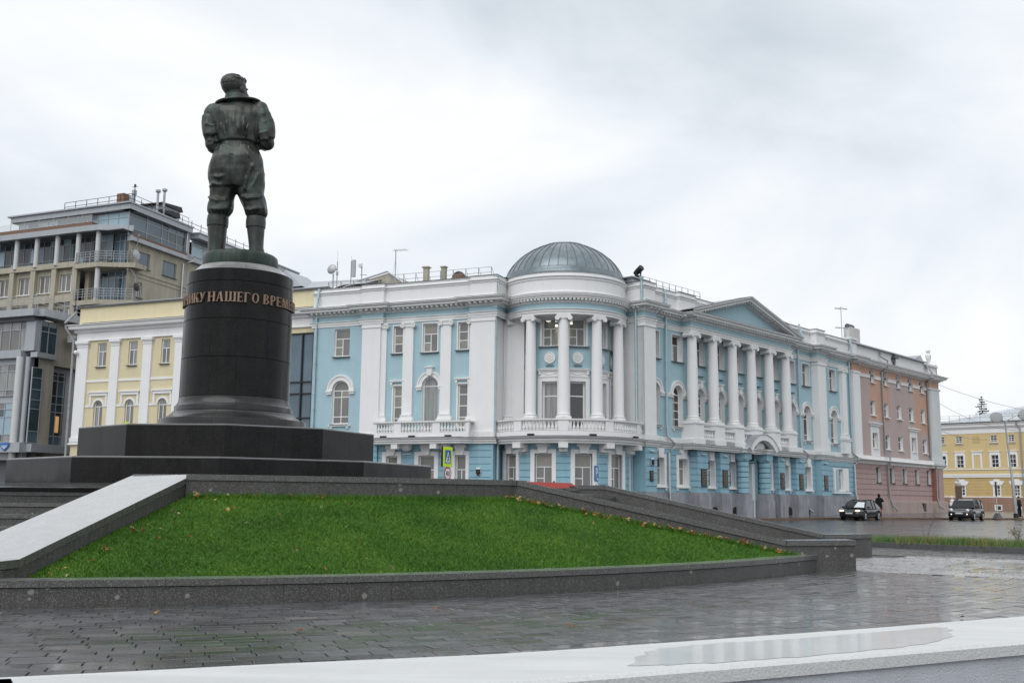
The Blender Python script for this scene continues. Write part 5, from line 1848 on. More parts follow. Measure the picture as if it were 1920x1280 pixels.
for a, b in ((-6.22, -6.0), (-4.80, -4.28), (-2.10, -1.58), (.15, .38)):
    FL.add(MB().box((a, -1.0, 5.42), (b, -.8, 6.01)), 'balustrade_post', WHITE)
for s_ in (-4.55, -1.85):
    FL.add(MB().box((-.34, -1.12, 4.42), (.10, -.62, 4.735)).lathe([(.22, -.3), (.3, -.2), (.34, 0), (.3, .2), (.22, .3)], 14, M=T3(.35, -.35, 4.62) @ Matrix.Rotation(PI / 2, 4, 'Y')), 'balcony_bracket', WHITE2, 50, off=(s_, 0, 0))
for s_ in (-5.45, -3.45, -.95):
    FL.add(MB().box((-.2, -.1, 0), (.2, .1, .1)), 'small_floodlight', DARK, off=(s_, -1.1, 5.13))
# ground floor
GO = [(-5.80, -4.98, 1.6, 4.02), (-3.48, -2.38, 1.6, 4.04), (-.95, -.22, 1.6, 4.06)]
rustic(FL, -11.6, 1.6, .2, 4.72, [(a - .26, b + .26, .2, 4.30) for a, b, _, _ in GO], 0)
gw = wall_mb(-11.6, 1.6, .2, 4.3, GO, .03, .4)
for (a, b, za, zb_) in GO:
    FL.add(wall_mb(a - .28, b + .28, .2, 4.30, [(a, b, za, zb_)], .09, .38), 'window_surround', WHITE)
    FL.add(MB().box((a - .28, -.09, .2), (a - .279, .02, 4.3)).box((b + .279, -.09, .2), (b + .28, .02, 4.3)), 'surround_edge', WHITE)
    window(FL, a, b, za, zb_, style='T3', o=.09, depth=.34, sill=False, seed=int(a * 10), glass=[GL[1], GL[0], GL[0]])
    c = (a + b) / 2
    k_ = MB().slab_y([(c - .24, 4.06), (c + .24, 4.06), (c + .36, 4.70), (c - .36, 4.70)], -.24, 0)
    k_.slab_y([(c - .42, 4.5), (c + .42, 4.5), (c + .42, 4.70), (c - .42, 4.70)], -.17, 0)
    FL.add(k_, 'keystone', WHITE)
for s_, in ((-4.3,), (-1.65,), (.75,)):
    FL.add(MB().box((-.28, -.14, 0), (.28, .0, .05)), 'ledge', WHITE, off=(s_, -.05, 4.12))
rustic(FL, .05, 1.66, .2, 4.72, [], .14)
rustic(FL, -7.8, -6.4, .2, 4.72, [], .14)
FL.add(MB().box((1.55, -.2, .2), (1.66, 3, 4.72)), 'corner_return', BLUEG)
def house_badge():
    m_ = MB()
    m_.slab_y([(-.14, .18), (-.16, -.02), (-.08, -.16), (0, -.2), (.08, -.16), (.16, -.02), (.14, .18)], -.04, 0)
    m_.ball((0, -.06, -.02), (.09, .04, .09))
    return m_
FL.add(house_badge(), 'round_badge', DARK, 50, off=(.72, -.26, 3.0))
FL.add(MB().tube([(0, 0, -.19), (.13, 0, -.13), (.19, 0, 0), (.15, 0, .12)], .022, 6).tube([(0, 0, -.19), (-.13, 0, -.13), (-.19, 0, 0), (-.15, 0, .12)], .022, 6).box((-.12, -.02, .14), (.12, .02, .28)), 'badge_rim', WPAINT, off=(.72, -.26, 3.0))

# --- rotunda
a0, a1 = R(-98), R(118)
def rsweep(name, prof, m, r=4.0, n=64, smooth=25, kind=None):
    return FC.add(MB().sweep(arcpath(r, a0, a1, n), prof, ends=False), name, m, smooth, kind=kind)
rsweep('rotunda_architrave', [(-1.1, 12.56), (0, 12.56), *P_ARCH[1:]], WHITE2)
rsweep('rotunda_frieze', P_FRZ, BLUE)
rsweep('rotunda_cornice', [(0, 13.26), (.07, 13.27), (.09, 13.34), (.11, 13.36), (.11, 13.52), (.36, 13.52), (.38, 13.60), (.42, 13.63), (.45, 13.70), (.47, 13.73), (.47, 13.78), (-.1, 13.83)], WHITE2)
rsweep('cornice_flashing', [(.2, 13.812), (.48, 13.782), (.48, 13.80), (.0, 13.85)], FLASH)
dm = MB()
for k_ in range(66):
    a = a0 + (a1 - a0) * (k_ + .5) / 66
    M = RZ(a)
    i = len(dm.v)
    q = [(-.075, -4.1, 13.35), (.075, -4.1, 13.35), (.075, -4.33, 13.41), (-.075, -4.33, 13.41), (-.075, -4.1, 13.515), (.075, -4.1, 13.515), (.075, -4.33, 13.515), (-.075, -4.33, 13.515)]
    dm.v += [tuple(M @ Vector(p)) for p in q]
    dm.f += [(i, i + 3, i + 2, i + 1), (i + 2, i + 3, i + 7, i + 6), (i, i + 4, i + 7, i + 3), (i + 1, i + 2, i + 6, i + 5)]
FC.add(dm, 'dentil_course', WHITE2, kind='stuff')
rsweep('rotunda_drum', [(-.02, 13.80), (.05, 13.80), (.05, 13.98), (-.02, 14.02), (-.02, 14.72), (.03, 14.76), (.04, 14.86), (.12, 14.92), (.12, 14.97), (-.02, 15.0), (-.02, 15.2), (.0, 15.22), (-.15, 15.26)], WHITE)
FC.add(MB().lathe([(4.04, 15.19), (4.04, 15.23), (3.92, 15.30), (3.90, 15.42), (3.86, 15.46), (3.84, 15.60), (3.78, 15.66)], 72, caps=False), 'dome_skirt', ZINC, 20)
dome = [(3.78 * math.cos(t), 15.64 + 2.42 * math.sin(t)) for t in [R(90) * k_ / 18 for k_ in range(16)]]
dome = [(3.78, 15.64), (3.62, 15.96), (3.38, 16.31), (3.05, 16.68), (2.66, 17.00), (2.22, 17.29), (1.72, 17.54), (1.25, 17.70), (1.2, 17.73), (.95, 17.77), (.01, 17.82)]
NG = 40
for k_ in range(NG):
    b0 = 2 * PI * k_ / NG
    b1 = b0 + 2 * PI / NG
    FC.add(MB().lathe([(r_, z_) for r_, z_ in dome[:8]], 3, a0=b0, a1=b1), 'dome_panel', ZINC, 30)
sm = MB()
for k_ in range(NG):
    b0 = 2 * PI * k_ / NG
    sm.tube([((r_ + .012) * math.sin(b0), -(r_ + .012) * math.cos(b0), z_ + .012) for r_, z_ in dome[:8]], .02, 4)
FC.add(sm, 'dome_seams', mat('zinc_seam', (.13, .15, .165), .45, .2, 3, metal=.4), kind='stuff')
FC.add(MB().lathe(dome[7:], 40, caps=False).lathe([(1.25, 17.68), (1.30, 17.71), (1.28, 17.77), (1.2, 17.75)], 40, caps=False), 'dome_cap', ZINC, 30)
FC.add(MB().lathe([(3.95, 15.21), (3.9, 15.21)], 4), 'dome_base_ring', ZINC)
# ceiling behind the colonnade and the wall with its windows
FL.add(MB().box((1.62, 1.4, 5.1), (3.0, 1.5, 12.57)), 'side_wall', WHITE)
FC.add(MB().lathe([(2.7, 12.57), (4.0, 12.571)], 72, a0=a0, a1=a1), 'colonnade_soffit', WHITE)
RW_ = 2.98
hw = RW_ * math.tan(R(16.5))
COLM = column_meshes(6.42, .345)
WR = [PB + R(d) for d in (-66, -33, 0, 33, 66)]
for d in (-99, 99):
    fphi(PB + R(d), RW_).add(MB().box((-hw, 0, 5.1), (hw, .1, 12.57)), 'rotunda_wall', WHITE)
    fphi(PB + R(d) * 1.13, RW_ + .35).add(MB().box((-1.2, 0, 5.1), (1.2, .1, 12.57)), 'rotunda_wall', WHITE)
for k_, ph in enumerate(WR):
    f = fphi(ph, RW_)
    up_ = (-.52, .52, 10.74, 12.46)
    lo_ = (-.50, .50, 5.6, 8.56)
    wall_pair(f, 'rotunda_wall', BLUE, WHITE, -hw, hw, 5.1, 12.57, [up_, lo_], 0, .35)
    lit = k_ in (1, 2)
    window(f, *up_, style='T3', casing=.14, casing_o=.05, seed=k_, glass=GCLEAR if lit else [GL[0], GL[1]], depth=.26)
    if lit:
        rm = f.add(MB().quad((-1.3, .45, 10.6), (1.3, .45, 10.6), (1.3, 3.6, 10.6), (-1.3, 3.6, 10.6)).quad((-1.3, 3.6, 10.6), (1.3, 3.6, 10.6), (1.3, 3.6, 12.56), (-1.3, 3.6, 12.56))
                   .quad((-1.3, .45, 10.6), (-1.3, 3.6, 10.6), (-1.3, 3.6, 12.56), (-1.3, .45, 12.56)).quad((1.3, .45, 10.6), (1.3, 3.6, 10.6), (1.3, 3.6, 12.56), (1.3, .45, 12.56))
                   .quad((-1.3, .45, 12.56), (1.3, .45, 12.56), (1.3, 3.6, 12.56), (-1.3, 3.6, 12.56)), 'room', mat('room_wall', (.42, .38, .27), .9, .1, 2))
        for (sx, sy) in ((-.3, 1.25), (.55, 2.2), (-.4, 3.1)):
            mk('ceiling_light', MB().box((-.32, -.3, -.03), (.32, .3, 0)).mesh('ceiling_light'), mat('lit_ceiling_panel', (.9, .9, .85), .5, emit=((1, .95, .8), 1.3)), rm, False, T3(sx, sy, 12.55))
    window(f, *lo_, style='T1', casing=.26, casing_o=.09, seed=k_ + 20, glass=[GL[0], GL[3]] if k_ != 2 else GL[2], sill=False, depth=.3, t=.09)
    hd = MB().box((-.74, -.13, 8.82), (.74, .02, 8.90)).box((-.80, -.22, 9.28), (.80, .02, 9.33)).box((-.78, -.17, 9.20), (.78, .02, 9.28)).box((-.66, -.09, 8.90), (.66, .02, 9.20))
    for sx in (-1, 1):
        hd.box((sx * .62 - .08, -.16, 8.98), (sx * .62 + .08, .02, 9.20))
    f.add(hd, 'window_hood', WHITE2)
    gar = MB()
    gar.tube([(.5 * math.cos(t), -.10, 9.2 - .22 * math.sin(t)) for t in [PI * q / 10 for q in range(11)]], .03, 6)
    f.add(gar, 'plaster_garland', WHITE2, True)
    md = MB().lathe([(.001, .0), (.34, 0), (.36, .03), (.36, .07), (.31, .08), (.30, .05), (.02, .05)], 28, caps=False, M=T3(0, 0, 10.02) @ Matrix.Rotation(PI / 2, 4, 'X'))
    md_o = f.add(md, 'rosette', WHITE2, 40)
    pt = MB()
    for q in range(8):
        an = 2 * PI * q / 8
        pt.ball((.16 * math.cos(an), -.06, 10.02 + .16 * math.sin(an)), (.075, .03, .06))
        pt.ball((.24 * math.cos(an + .39), -.055, 10.02 + .24 * math.sin(an + .39)), (.04, .02, .04), n=8, m=5)
    pt.ball((0, -.07, 10.02), (.07, .035, .07))
    mk('rosette_petals', pt.mesh('rosette_petals'), WHITE2, md_o, True)
    f.add(MB().box((-.25, -.12, 9.52), (.25, .02, 9.56)), 'ledge', FLASH)
for d in (-82.5, -49.5, -16.5, 16.5, 49.5, 82.5):
    ph = PB + R(d)
    f = fphi(ph, 3.72)
    c_ = mk('column', COLM[0], WHITE, blue, 40, f.M @ T3(0, 0, 6.14))
    mk('column_base', COLM[1], WHITE2, c_, 40)
    mk('capital', COLM[2], WHITE2, c_, 40)
    f.add(MB().box((-.5, -.5, 5.15), (.5, .5, 6.14)), 'pedestal', WHITE)
# balcony
rsweep('rotunda_balcony_slab', [(-1.4, 4.70), (1.05, 4.70), (1.08, 4.80), (1.16, 4.84), (1.16, 4.93), (1.30, 5.0), (1.36, 5.05), (1.36, 5.075), (1.05, 5.13), (-1.4, 5.13)], WHITE2)
rsweep('slab_flashing', [(1.2, 5.098), (1.375, 5.078), (1.375, 5.10), (1.1, 5.14)], FLASH)
rsweep('balustrade_plinth', [(.80, 5.10), (1.10, 5.10), (1.10, 5.40), (.80, 5.44)], WHITE)
rsweep('handrail', [(.84, 6.0), (1.06, 6.0), (1.11, 6.05), (1.11, 6.12), (.79, 6.12), (.79, 6.05), (.84, 6.0)], WHITE2)
bm_ = MB()
posts = [PB + R(d) for d in (-82, -49.5, -16.5, 16.5, 49.5, 70, 86)]
for p_, q_ in zip(posts[:-1], posts[1:]):
    n_ = max(3, round((q_ - p_) * 4.95 / .245) - 2)
    for k_ in range(n_):
        a = p_ + .06 + (q_ - p_ - .12) * (k_ + .5) / n_
        b_ = baluster_mb(.56, .10)
        i = len(bm_.v)
        bm_.v += [(x_ + 4.95 * math.sin(a), y_ - 4.95 * math.cos(a), z_ + 5.44) for x_, y_, z_ in b_.v]
        bm_.f += [tuple(i + t for t in f_) for f_ in b_.f]
FC.add(bm_, 'balusters', WHITE2, 50, kind='stuff')
for p_ in posts:
    f = fphi(p_, 4.95)
    f.add(MB().box((-.27, -.11, 5.42), (.27, .11, 6.01)), 'balustrade_post', WHITE)
for d in (-72, -38, 3, 40, 66):
    f = fphi(PB + R(d), 5.2)
    f.add(MB().box((-.2, -.08, 0), (.2, .1, .1)), 'small_floodlight', DARK, off=(0, -.05, 5.13))
for d in (-49.5, -16.5, 16.5, 49.5, 80):
    f = fphi(PB + R(d), 4.2)
    f.add(MB().box((-.28, -.95, 4.42), (.28, -.45, 4.72)).box((-.24, -.5, 4.2), (.24, 0, 4.72)).lathe([(.2, -.26), (.24, -.1), (.24, .1), (.2, .26)], 14, M=T3(0, -.28, 4.42) @ Matrix.Rotation(PI / 2, 4, 'Y')), 'balcony_bracket', WHITE2, 50)
# ground floor of the rotunda
RG = 4.22
for k_, ph in enumerate(WR + [PB + R(99)]):
    f = fphi(ph, RG * math.cos(R(10.5)))
    w_ = RG * math.sin(R(10.5))
    op = (-.54, .54, 1.9, 4.12)
    f.add(wall_mb(-w_, w_, .2, 4.72, [op], .02, .4), 'ground_floor_wall', BLUEG)
    f.add(wall_mb(-.80, .80, .2, 4.36, [op], .10, .38).box((-.80, -.10, .2), (-.799, .01, 4.36)).box((.799, -.10, .2), (.80, .01, 4.36)).box((-.80, -.10, 4.36), (.80, .01, 4.361)), 'window_surround', WHITE)
    f.add(MB().slab_y([(-.24, 4.14), (.24, 4.14), (.36, 4.71), (-.36, 4.71)], -.26, 0).slab_y([(-.44, 4.52), (.44, 4.52), (.44, 4.71), (-.44, 4.71)], -.18, 0), 'keystone', WHITE)
    window(f, *op, style='T3', o=.10, depth=.34, sill=False, seed=k_ + 40, glass=[GL[1], GL[0], GL[0]])
    f.add(MB().box((-.9, -.18, 1.78), (.9, .0, 1.9)), 'window_ledge', WHITE)
z = 4.72
while z > .6:
    m_ = MB()
    for k_, ph in enumerate(WR + [PB + R(99)]):
        aa = arcpath(RG, ph + R(10.7), ph + R(33 - 10.7), 6)
        m_.sweep(aa, [(-.1, z - .36), (.05, z - .36), (.05, z - .022), (-.1, z - .022)])
        if z - .36 > 4.3:
            m_.sweep(arcpath(RG, ph - R(10.6), ph + R(10.6), 4), [(-.1, z - .36), (.05, z - .36), (.05, z - .022), (-.1, z - .022)])
    FC.add(m_, 'stone_course', BLUEG)
    z -= .405
for ph in WR + [PB + R(99)]:
    FC.add(MB().sweep(arcpath(RG, ph + R(10.3), ph + R(33 - 10.3), 5), [(-.02, .2), (0, .2), (0, 4.72), (-.02, 4.72)]), 'ground_floor_backing', BLUEG, 20)
FC.add(MB().sweep(arcpath(RG, PB - R(110), PB - R(76.2), 6), [(-.02, .2), (0, .2), (0, 4.72), (-.02, 4.72)]), 'ground_floor_backing', BLUEG, 20)
for d in (-49.5, -16.5, 16.5, 49.5, 80):
    f = fphi(PB + R(d), RG)
    f.add(MB().box((-.26, -.14, 4.10), (.26, .0, 4.15)), 'ledge', WHITE)
# --- right wing
X0 = -36.1
pathR = [(X0, 5.2), (X0, -.6), (-34.8, -.6), (-34.8, 0), (-31.0, 0), (-31.0, -.8), (-17.05, -.8), (-17.05, 0), (-12.25, 0), (-12.25, -.6), (-10.7, -.6), (-10.7, 0), (-5.1, 0)]
entablature(FR, pathR, para=False)
pathRp = [(X0, 5.2), (X0, -.6), (-34.8, -.6), (-34.8, 0), (-31.6, 0), (-31.6, -.3), (-29.6, -.3), (-29.6, 0), (-12.25, 0), (-12.25, -.6), (-10.7, -.6), (-10.7, 0), (-5.0, 0)]
FR.add(MB().sweep(pathRp, P_PARA), 'parapet', WHITE, 30)
FR.add(MB().sweep(pathRp, P_PFL), 'parapet_flashing', FLASH, 30)
uw = [(-34.75, -33.6), (-32.1, -30.93), *[(r_ - 1.16, r_) for r_ in (-28.21, -25.6, -23.0, -20.38, -17.72, -15.02)], (-13.75, -12.56), (-8.97, -7.8)]
RO = [(a, b, 10.52, 12.30) for a, b in uw] + [(a, b, 6.2, 8.36, True) for a, b in uw]
wall_pair(FR, 'upper_wall', BLUE, WHITE, X0, -5.0, 5.3, 12.58, RO, 0, .42)
for i, (a, b) in enumerate(uw):
    window(FR, a, b, 10.52, 12.30, style='T3' if i in (1, 8, 9) else 'T', depth=.40, casing=.06, casing_o=.02, seed=i + 60, glass=[GL[4], GL[2], GL[0]] if i < 3 else [GL[2], GL[0]])
    window(FR, a, b, 6.2, 8.36, style='A4' if i < 4 else 'A', arch=True, depth=.40, seed=i + 80, glass=[GL[4], GL[4], GL[2]] if i < 4 else [GL[0], GL[2]])
    c = (a + b) / 2
    FR.add(arch_trim(1.16, .58, .32, .11), 'archivolt', WHITE2, off=(c, 0, 8.36))
    FR.add(MB().sweep([(b + .32, 0), (min(b + 1.4, -5.1), 0)], [(0, 8.10), (.08, 8.10), (.11, 8.28), (.11, 8.36), (0, 8.38)]), 'impost_band', WHITE2)
    if 1 < i < 8:
        FR.add(keystone(.42, .24, .36, .2), 'keystone', WHITE2, off=(c, 0, 8.98))
        FR.add(MB().box((-.3, -.16, 0), (.3, .0, .05)), 'ledge', FLASH, off=(c, 0, 9.75))
    FR.add(MB().box((-.74, -.14, 0), (.74, .02, .08)).box((-.64, -.09, -.14), (-.48, .02, 0)).box((.48, -.09, -.14), (.64, .02, 0)), 'sill_bracket', WHITE2, off=(c, 0, 6.08))
# projecting corner and end bays
for (a, b, o_) in ((X0, -34.85, .6), (-12.15, -10.8, .6)):
    p_ = FR.add(MB().box((a, -o_, 5.0), (b, .01, 12.30)).box((a - .06, -o_ - .06, 12.30), (b + .06, .01, 12.36)).box((a - .03, -o_ - .03, 12.36), (b + .03, .01, 12.57)), 'corner_pier', WHITE)
    mk('pier_base', MB().box((a - .09, -o_ - .09, 5.05), (b + .09, 0, 5.46)).mesh('pier_base'), WHITE2, p_)
FR.add(MB().quad((X0, -.6, .2), (X0, 5.2, .2), (X0, 5.2, 13.3), (X0, -.6, 13.3)), 'side_wall', WHITE)
FR.add(MB().sweep([(X0, 5.2), (X0, -.6)], [(0, 4.72), (.3, 4.72), (.3, 5.1), (0, 5.15)]), 'side_string', WHITE2)
FR.add(MB().sweep([(X0, 5.2), (X0, -.63)], [(.0, .2), (.03, .2), (.03, 4.72), (0, 4.72)]), 'side_ground_floor', BLUEG)
ionic_pilaster(FR, -10.55, -9.9, 6.1, 12.57, .16)
ionic_pilaster(FR, -7.15, -6.35, 6.55, 12.57, .30)
FR.add(MB().box((-7.3, -.42, 5.4), (-6.2, .0, 6.52)).box((-7.36, -.48, 6.44), (-6.14, .0, 6.52)), 'pedestal', WHITE)
FR.add(MB().box((-10.7, -.3, 5.4), (-9.8, .0, 6.1)), 'pedestal', WHITE)
# portico
CS = [-30.6 + 2.6 * k_ for k_ in range(6)]
CPM = column_meshes(6.02, .37)
for s_ in CS:
    c_ = mk('column', CPM[0], WHITE, blue, 40, FR.M @ T3(s_, -.58, 6.54))
    mk('column_base', CPM[1], WHITE2, c_, 40)
    mk('capital', CPM[2], WHITE2, c_, 40)
    FR.add(MB().box((s_ - .52, -1.10, 5.46), (s_ + .52, .0, 6.42)).box((s_ - .58, -1.16, 6.42), (s_ + .58, .0, 6.54)).box((s_ - .58, -1.16, 5.10), (s_ + .58, .0, 5.46)), 'pedestal', WHITE)
for a, b in zip(CS[:-1], CS[1:]):
    if a < -23 and b > -22: continue
    n_ = 6
    balustrade(FR, [((a + .62, -.85), (b - .62, -.85), n_)], 5.52, None)
    FR.add(MB().box((a + .55, -.98, 6.08), (b - .55, -.72, 6.2)), 'handrail', WHITE2)
    FR.add(MB().box((a + .55, -.98, 5.1), (b - .55, -.6, 5.52)), 'balustrade_plinth', WHITE)
FR.add(MB().quad((-31, -.8, 12.57), (-17.05, -.8, 12.57), (-17.05, .05, 12.57), (-31, .05, 12.57)), 'portico_soffit', WHITE)
# pediment
pw0, pw1, apx = -31.0, -17.05, -24.05
zb_, za_ = 13.80, 15.72
FR.add(MB().slab_y([(pw0 + .1, zb_), (pw1 - .1, zb_), (apx, za_ - .12)], -.78, .4), 'pediment_field', BLUE)
def rake(x0, z0, x1, z1, nm, prof, mt):
    """moulding along a sloping line: prof of (out, up)"""
    m_ = MB()
    d = Vector((x1 - x0, 0, z1 - z0)).normalized()
    up = Vector((-d.z, 0, d.x))
    if up.z < 0: up = -up
    for P in (Vector((x0, -.8, z0)), Vector((x1, -.8, z1))):
        for o_, u_ in prof:
            q = P + up * u_
            m_.v.append((q.x, q.y - o_, q.z))
    n_ = len(prof)
    for j in range(n_):
        j2 = (j + 1) % n_
        m_.f.append((j, j2, n_ + j2, n_ + j))
    return FR.add(m_, nm, mt)
PR = [(-.3, -.30), (.0, -.30), (.12, -.26), (.13, -.12), (.56, -.12), (.56, -.03), (.66, .06), (.72, .10), (.72, .16), (-.3, .18)]
rake(pw0 - .75, zb_ - .10, apx, za_ + .0, 'raking_cornice', PR, WHITE2)
rake(apx, za_ + .0, pw1 + .75, zb_ - .10, 'raking_cornice', PR, WHITE2)
PF = [(-.3, .18), (.73, .16), (.73, .19), (-.3, .21)]
rake(pw0 - .8, zb_ - .11, apx, za_, 'raking_flashing', PF, FLASH)
rake(apx, za_, pw1 + .8, zb_ - .11, 'raking_flashing', PF, FLASH)
rd = MB()
for (x0, z0, x1, z1) in ((pw0 - .4, zb_ + .0, apx, za_), (apx, za_, pw1 + .4, zb_ + .0)):
    n_ = 22
    for k_ in range(n_):
        t = (k_ + .5) / n_
        x_, z_ = x0 + (x1 - x0) * t, z0 + (z1 - z0) * t
        sl_ = (z1 - z0) / (x1 - x0)
        if abs(x_ - apx) > 7.0: continue
        rd.v += [(x_ - .075, -.9, z_ - .27 - .075 * sl_), (x_ + .075, -.9, z_ - .27 + .075 * sl_), (x_ + .075, -1.26, z_ - .22 + .075 * sl_), (x_ - .075, -1.26, z_ - .22 - .075 * sl_),
                 (x_ - .075, -.9, z_ - .12 - .075 * sl_), (x_ + .075, -.9, z_ - .12 + .075 * sl_), (x_ + .075, -1.26, z_ - .12 + .075 * sl_), (x_ - .075, -1.26, z_ - .12 - .075 * sl_)]
        i = len(rd.v) - 8
        rd.f += [(i, i + 3, i + 2, i + 1), (i + 4, i + 5, i + 6, i + 7), (i, i + 1, i + 5, i + 4), (i + 1, i + 2, i + 6, i + 5), (i + 2, i + 3, i + 7, i + 6), (i + 3, i, i + 4, i + 7)]
FR.add(rd, 'pediment_dentils', WHITE2, kind='stuff')
FR.add(MB().quad((pw0 - .7, -1.5, zb_ + .07), (apx, -1.5, za_ + .19), (apx, 6, za_ + .19), (pw0 - .7, 6, zb_ + .07)).quad((apx, -1.5, za_ + .19), (pw1 + .7, -1.5, zb_ + .07), (pw1 + .7, 6, zb_ + .07), (apx, 6, za_ + .19)), 'pediment_roof', ROOFG)
# ground floor of the right wing
GW0 = [(-34.35, -33.25), (-31.6, -30.55)]
GWP = [(-28.65, -27.6), (-25.95, -24.9), (-20.7, -19.75), (-18.0, -17.05)]
GW2 = [(-13.25, -12.2), (-8.05, -7.15)]
def surround(fr, a, b, za, zt, o, key=True):
    fr.add(wall_mb(a - .26, b + .26, za - .1, zt + .24, [(a, b, za, zt)], o + .07, .38).box((a - .26, -o - .07, za - .1), (a - .259, -o + .01, zt + .24)).box((b + .259, -o - .07, za - .1), (b + .26, -o + .01, zt + .24)), 'window_surround', WHITE)
    window(fr, a, b, za, zt, style='T3', o=o + .07, depth=.42, sill=False, seed=int(a * 7), glass=[GL[0], GL[1], GL[2]])
    fr.add(MB().box((a - .34, -o - .16, za - .16), (b + .34, -o + .01, za - .06)).box((a - .26, -o - .1, za - .32), (a - .08, -o + .01, za - .16)).box((b + .08, -o - .1, za - .32), (b + .26, -o + .01, za - .16)), 'window_ledge', WHITE2)
    if key:
        c = (a + b) / 2
        fr.add(MB().slab_y([(c - .22, zt + .0), (c + .22, zt + .0), (c + .34, 4.72), (c - .34, 4.72)], -o - .22, 0).slab_y([(c - .4, 4.5), (c + .4, 4.5), (c + .4, 4.72), (c - .4, 4.72)], -o - .16, 0), 'keystone', WHITE)
def rsec(s0, s1, wins, o):
    rustic(FR, s0, s1, 1.95, 4.72, [(a - .24, b + .24, 2.2, 4.34) for a, b in wins], o)
    for a, b in wins:
        surround(FR, a, b, 2.38, 4.12, o)
rustic(FR, X0, -34.85, 1.95, 4.72, [], .55)
rsec(-34.85, -30.3, GW0, 0)
rsec(-30.3, -24.95, GWP[:2], .25)
rsec(-21.0, -15.2, GWP[2:], .25)
for a, b in ((-30.3, -29.1), (-27.45, -26.4), (-19.35, -18.4), (-16.55, -15.2)):
    rustic(FR, a, b, 1.95, 4.72, [], .66)
    FR.add(MB().box((a, -.66, 1.95), (a + .002, 0, 4.72)), 'pier_side', BLUEG)
    mz = 4.72
    sd_m = MB()
    while mz - .405 > 1.9:
        sd_m.box((a - .055, -.715, mz - .36), (a + .01, -.1, mz - .022))
        sd_m.box((b - .01, -.715, mz - .36), (b + .055, -.1, mz - .022))
        mz -= .405
    FR.add(sd_m, 'stone_course', BLUEG)
    FR.add(MB().box((a - .12, -.84, .0), (b + .12, 0, 1.80)).box((a - .08, -.78, 1.80), (b + .08, 0, 1.96)), 'plinth_block', PLINTH)
rsec(-15.2, -12.2, [(-13.95, -12.95)], 0)
FR.add(MB().box((-12.15, -.54, 1.95), (-12.10, .3, 4.72)), 'pier_side', BLUEG)
FR.add(MB().box((-15.2, -.64, 1.95), (-15.15, .3, 4.72)), 'pier_side', BLUEG)
rustic(FR, -12.15, -10.8, 1.95, 4.72, [], .55)
rustic(FR, -10.8, -5.0, 1.95, 4.72, [(-9.0, -6.1, 2.3, 4.2)], 0)
FR.add(wall_mb(-9.0, -6.1, 2.3, 4.2, [(-8.1, -7.1, 2.4, 4.12)], .03, .3), 'triple_window_panel', WHITE)
for x_ in (-8.95, -8.45, -6.65):
    FR.add(MB().box((x_, -.12, 2.4), (x_ + .42 if x_ > -8.9 else x_ + .3, .0, 4.1)), 'small_pilaster', BLUE if x_ == -8.45 else WHITE)
window(FR, -8.1, -7.1, 2.4, 4.12, style='T3', depth=.3, o=.03, seed=3, sill=False, glass=[GL[0], GL[1]])
FR.add(MB().box((-9.2, -.2, 2.12), (-5.95, .01, 2.26)), 'window_ledge', WHITE2)
strp = [(X0, 3), (X0, -.6), (-34.8, -.6), (-34.8, 0), (-31.2, 0), (-31.2, -.9), (-16.05, -.9), (-16.05, 0), (-12.25, 0), (-12.25, -.6), (-10.7, -.6), (-10.7, 0), (-5.05, 0)]
FR.add(MB().sweep(strp, P_STR), 'string_course', WHITE2, 30)
FR.add(MB().sweep(strp, [(.2, 5.078), (.32, 5.073), (.32, 5.095), (.08, 5.13)]), 'string_flashing', FLASH)
FR.add(MB().quad((-31.2, -.9, 5.1), (-16.05, -.9, 5.1), (-16.05, 0, 5.1), (-31.2, 0, 5.1)), 'portico_floor', WHITE)
for (a, b, o_) in ((X0 - .05, -34.8, .7), (-34.8, -30.3, .12), (-30.3, -24.9, .40), (-21.1, -15.15, .40), (-15.15, -12.2, .12), (-12.2, -10.75, .72), (-10.75, -5.0, .12)):
    FR.add(MB().box((a, -o_, -.2), (b, .1, 1.80)).box((a, -o_ + .05, 1.80), (b, .1, 1.95)), 'grey_plinth', PLINTH)
for s_ in (-30.0 + 0.0, -27.95, -25.3, -20.1, -17.4, -13.9):
    FR.add(MB().slab_y([(-.3, 0), (.3, 0), (.3, .42), (.22, .55), (0, .62), (-.22, .55), (-.3, .42)], -.06, .0), 'cellar_opening', DARK, off=(s_ + .1, -.40 if -30 < s_ < -15.5 else -.12, .42))
# portal
for s_ in (-24.6, -21.55):
    FR.add(MB().box((s_ - .5, -1.25, -.1), (s_ + .5, 0, 1.5)).box((s_ - .44, -1.17, 1.5), (s_ + .44, 0, 1.95)), 'portal_plinth', PLINTH)
    z = 1.95
    for k_ in range(6):
        hz = .37
        m_ = MB().lathe([(.36, z), (.42, z + .04), (.42, z + hz - .06), (.36, z + hz - .02)], 20, c=(s_, -.75))
        FR.add(m_, 'rusticated_drum', BLUEG, 40)
        z += hz
    FR.add(MB().lathe([(.38, z), (.46, z + .05), (.46, z + .12), (.38, z + .14)], 20, c=(s_, -.75)).box((s_ - .44, -1.2, z + .14), (s_ + .44, 0, 4.75)), 'portal_capital', BLUEG)
    FR.add(MB().sweep([(s_ - .6, 0), (s_ - .6, -1.3), (s_ + .6, -1.3), (s_ + .6, 0)], [(0, 4.74), (.05, 4.76), (.08, 4.9), (.18, 5.0), (.18, 5.06), (0, 5.1)]).box((s_ - .6, -1.3, 4.74), (s_ + .6, 0, 5.09)), 'portal_entablature', WHITE2)
cs_ = -23.0
FR.add(wall_mb(-25.0, -21.0, .1, 5.1, [(cs_ - .95, cs_ + .95, .2, 4.15)], .3, 1.2), 'portal_wall', BLUEG)
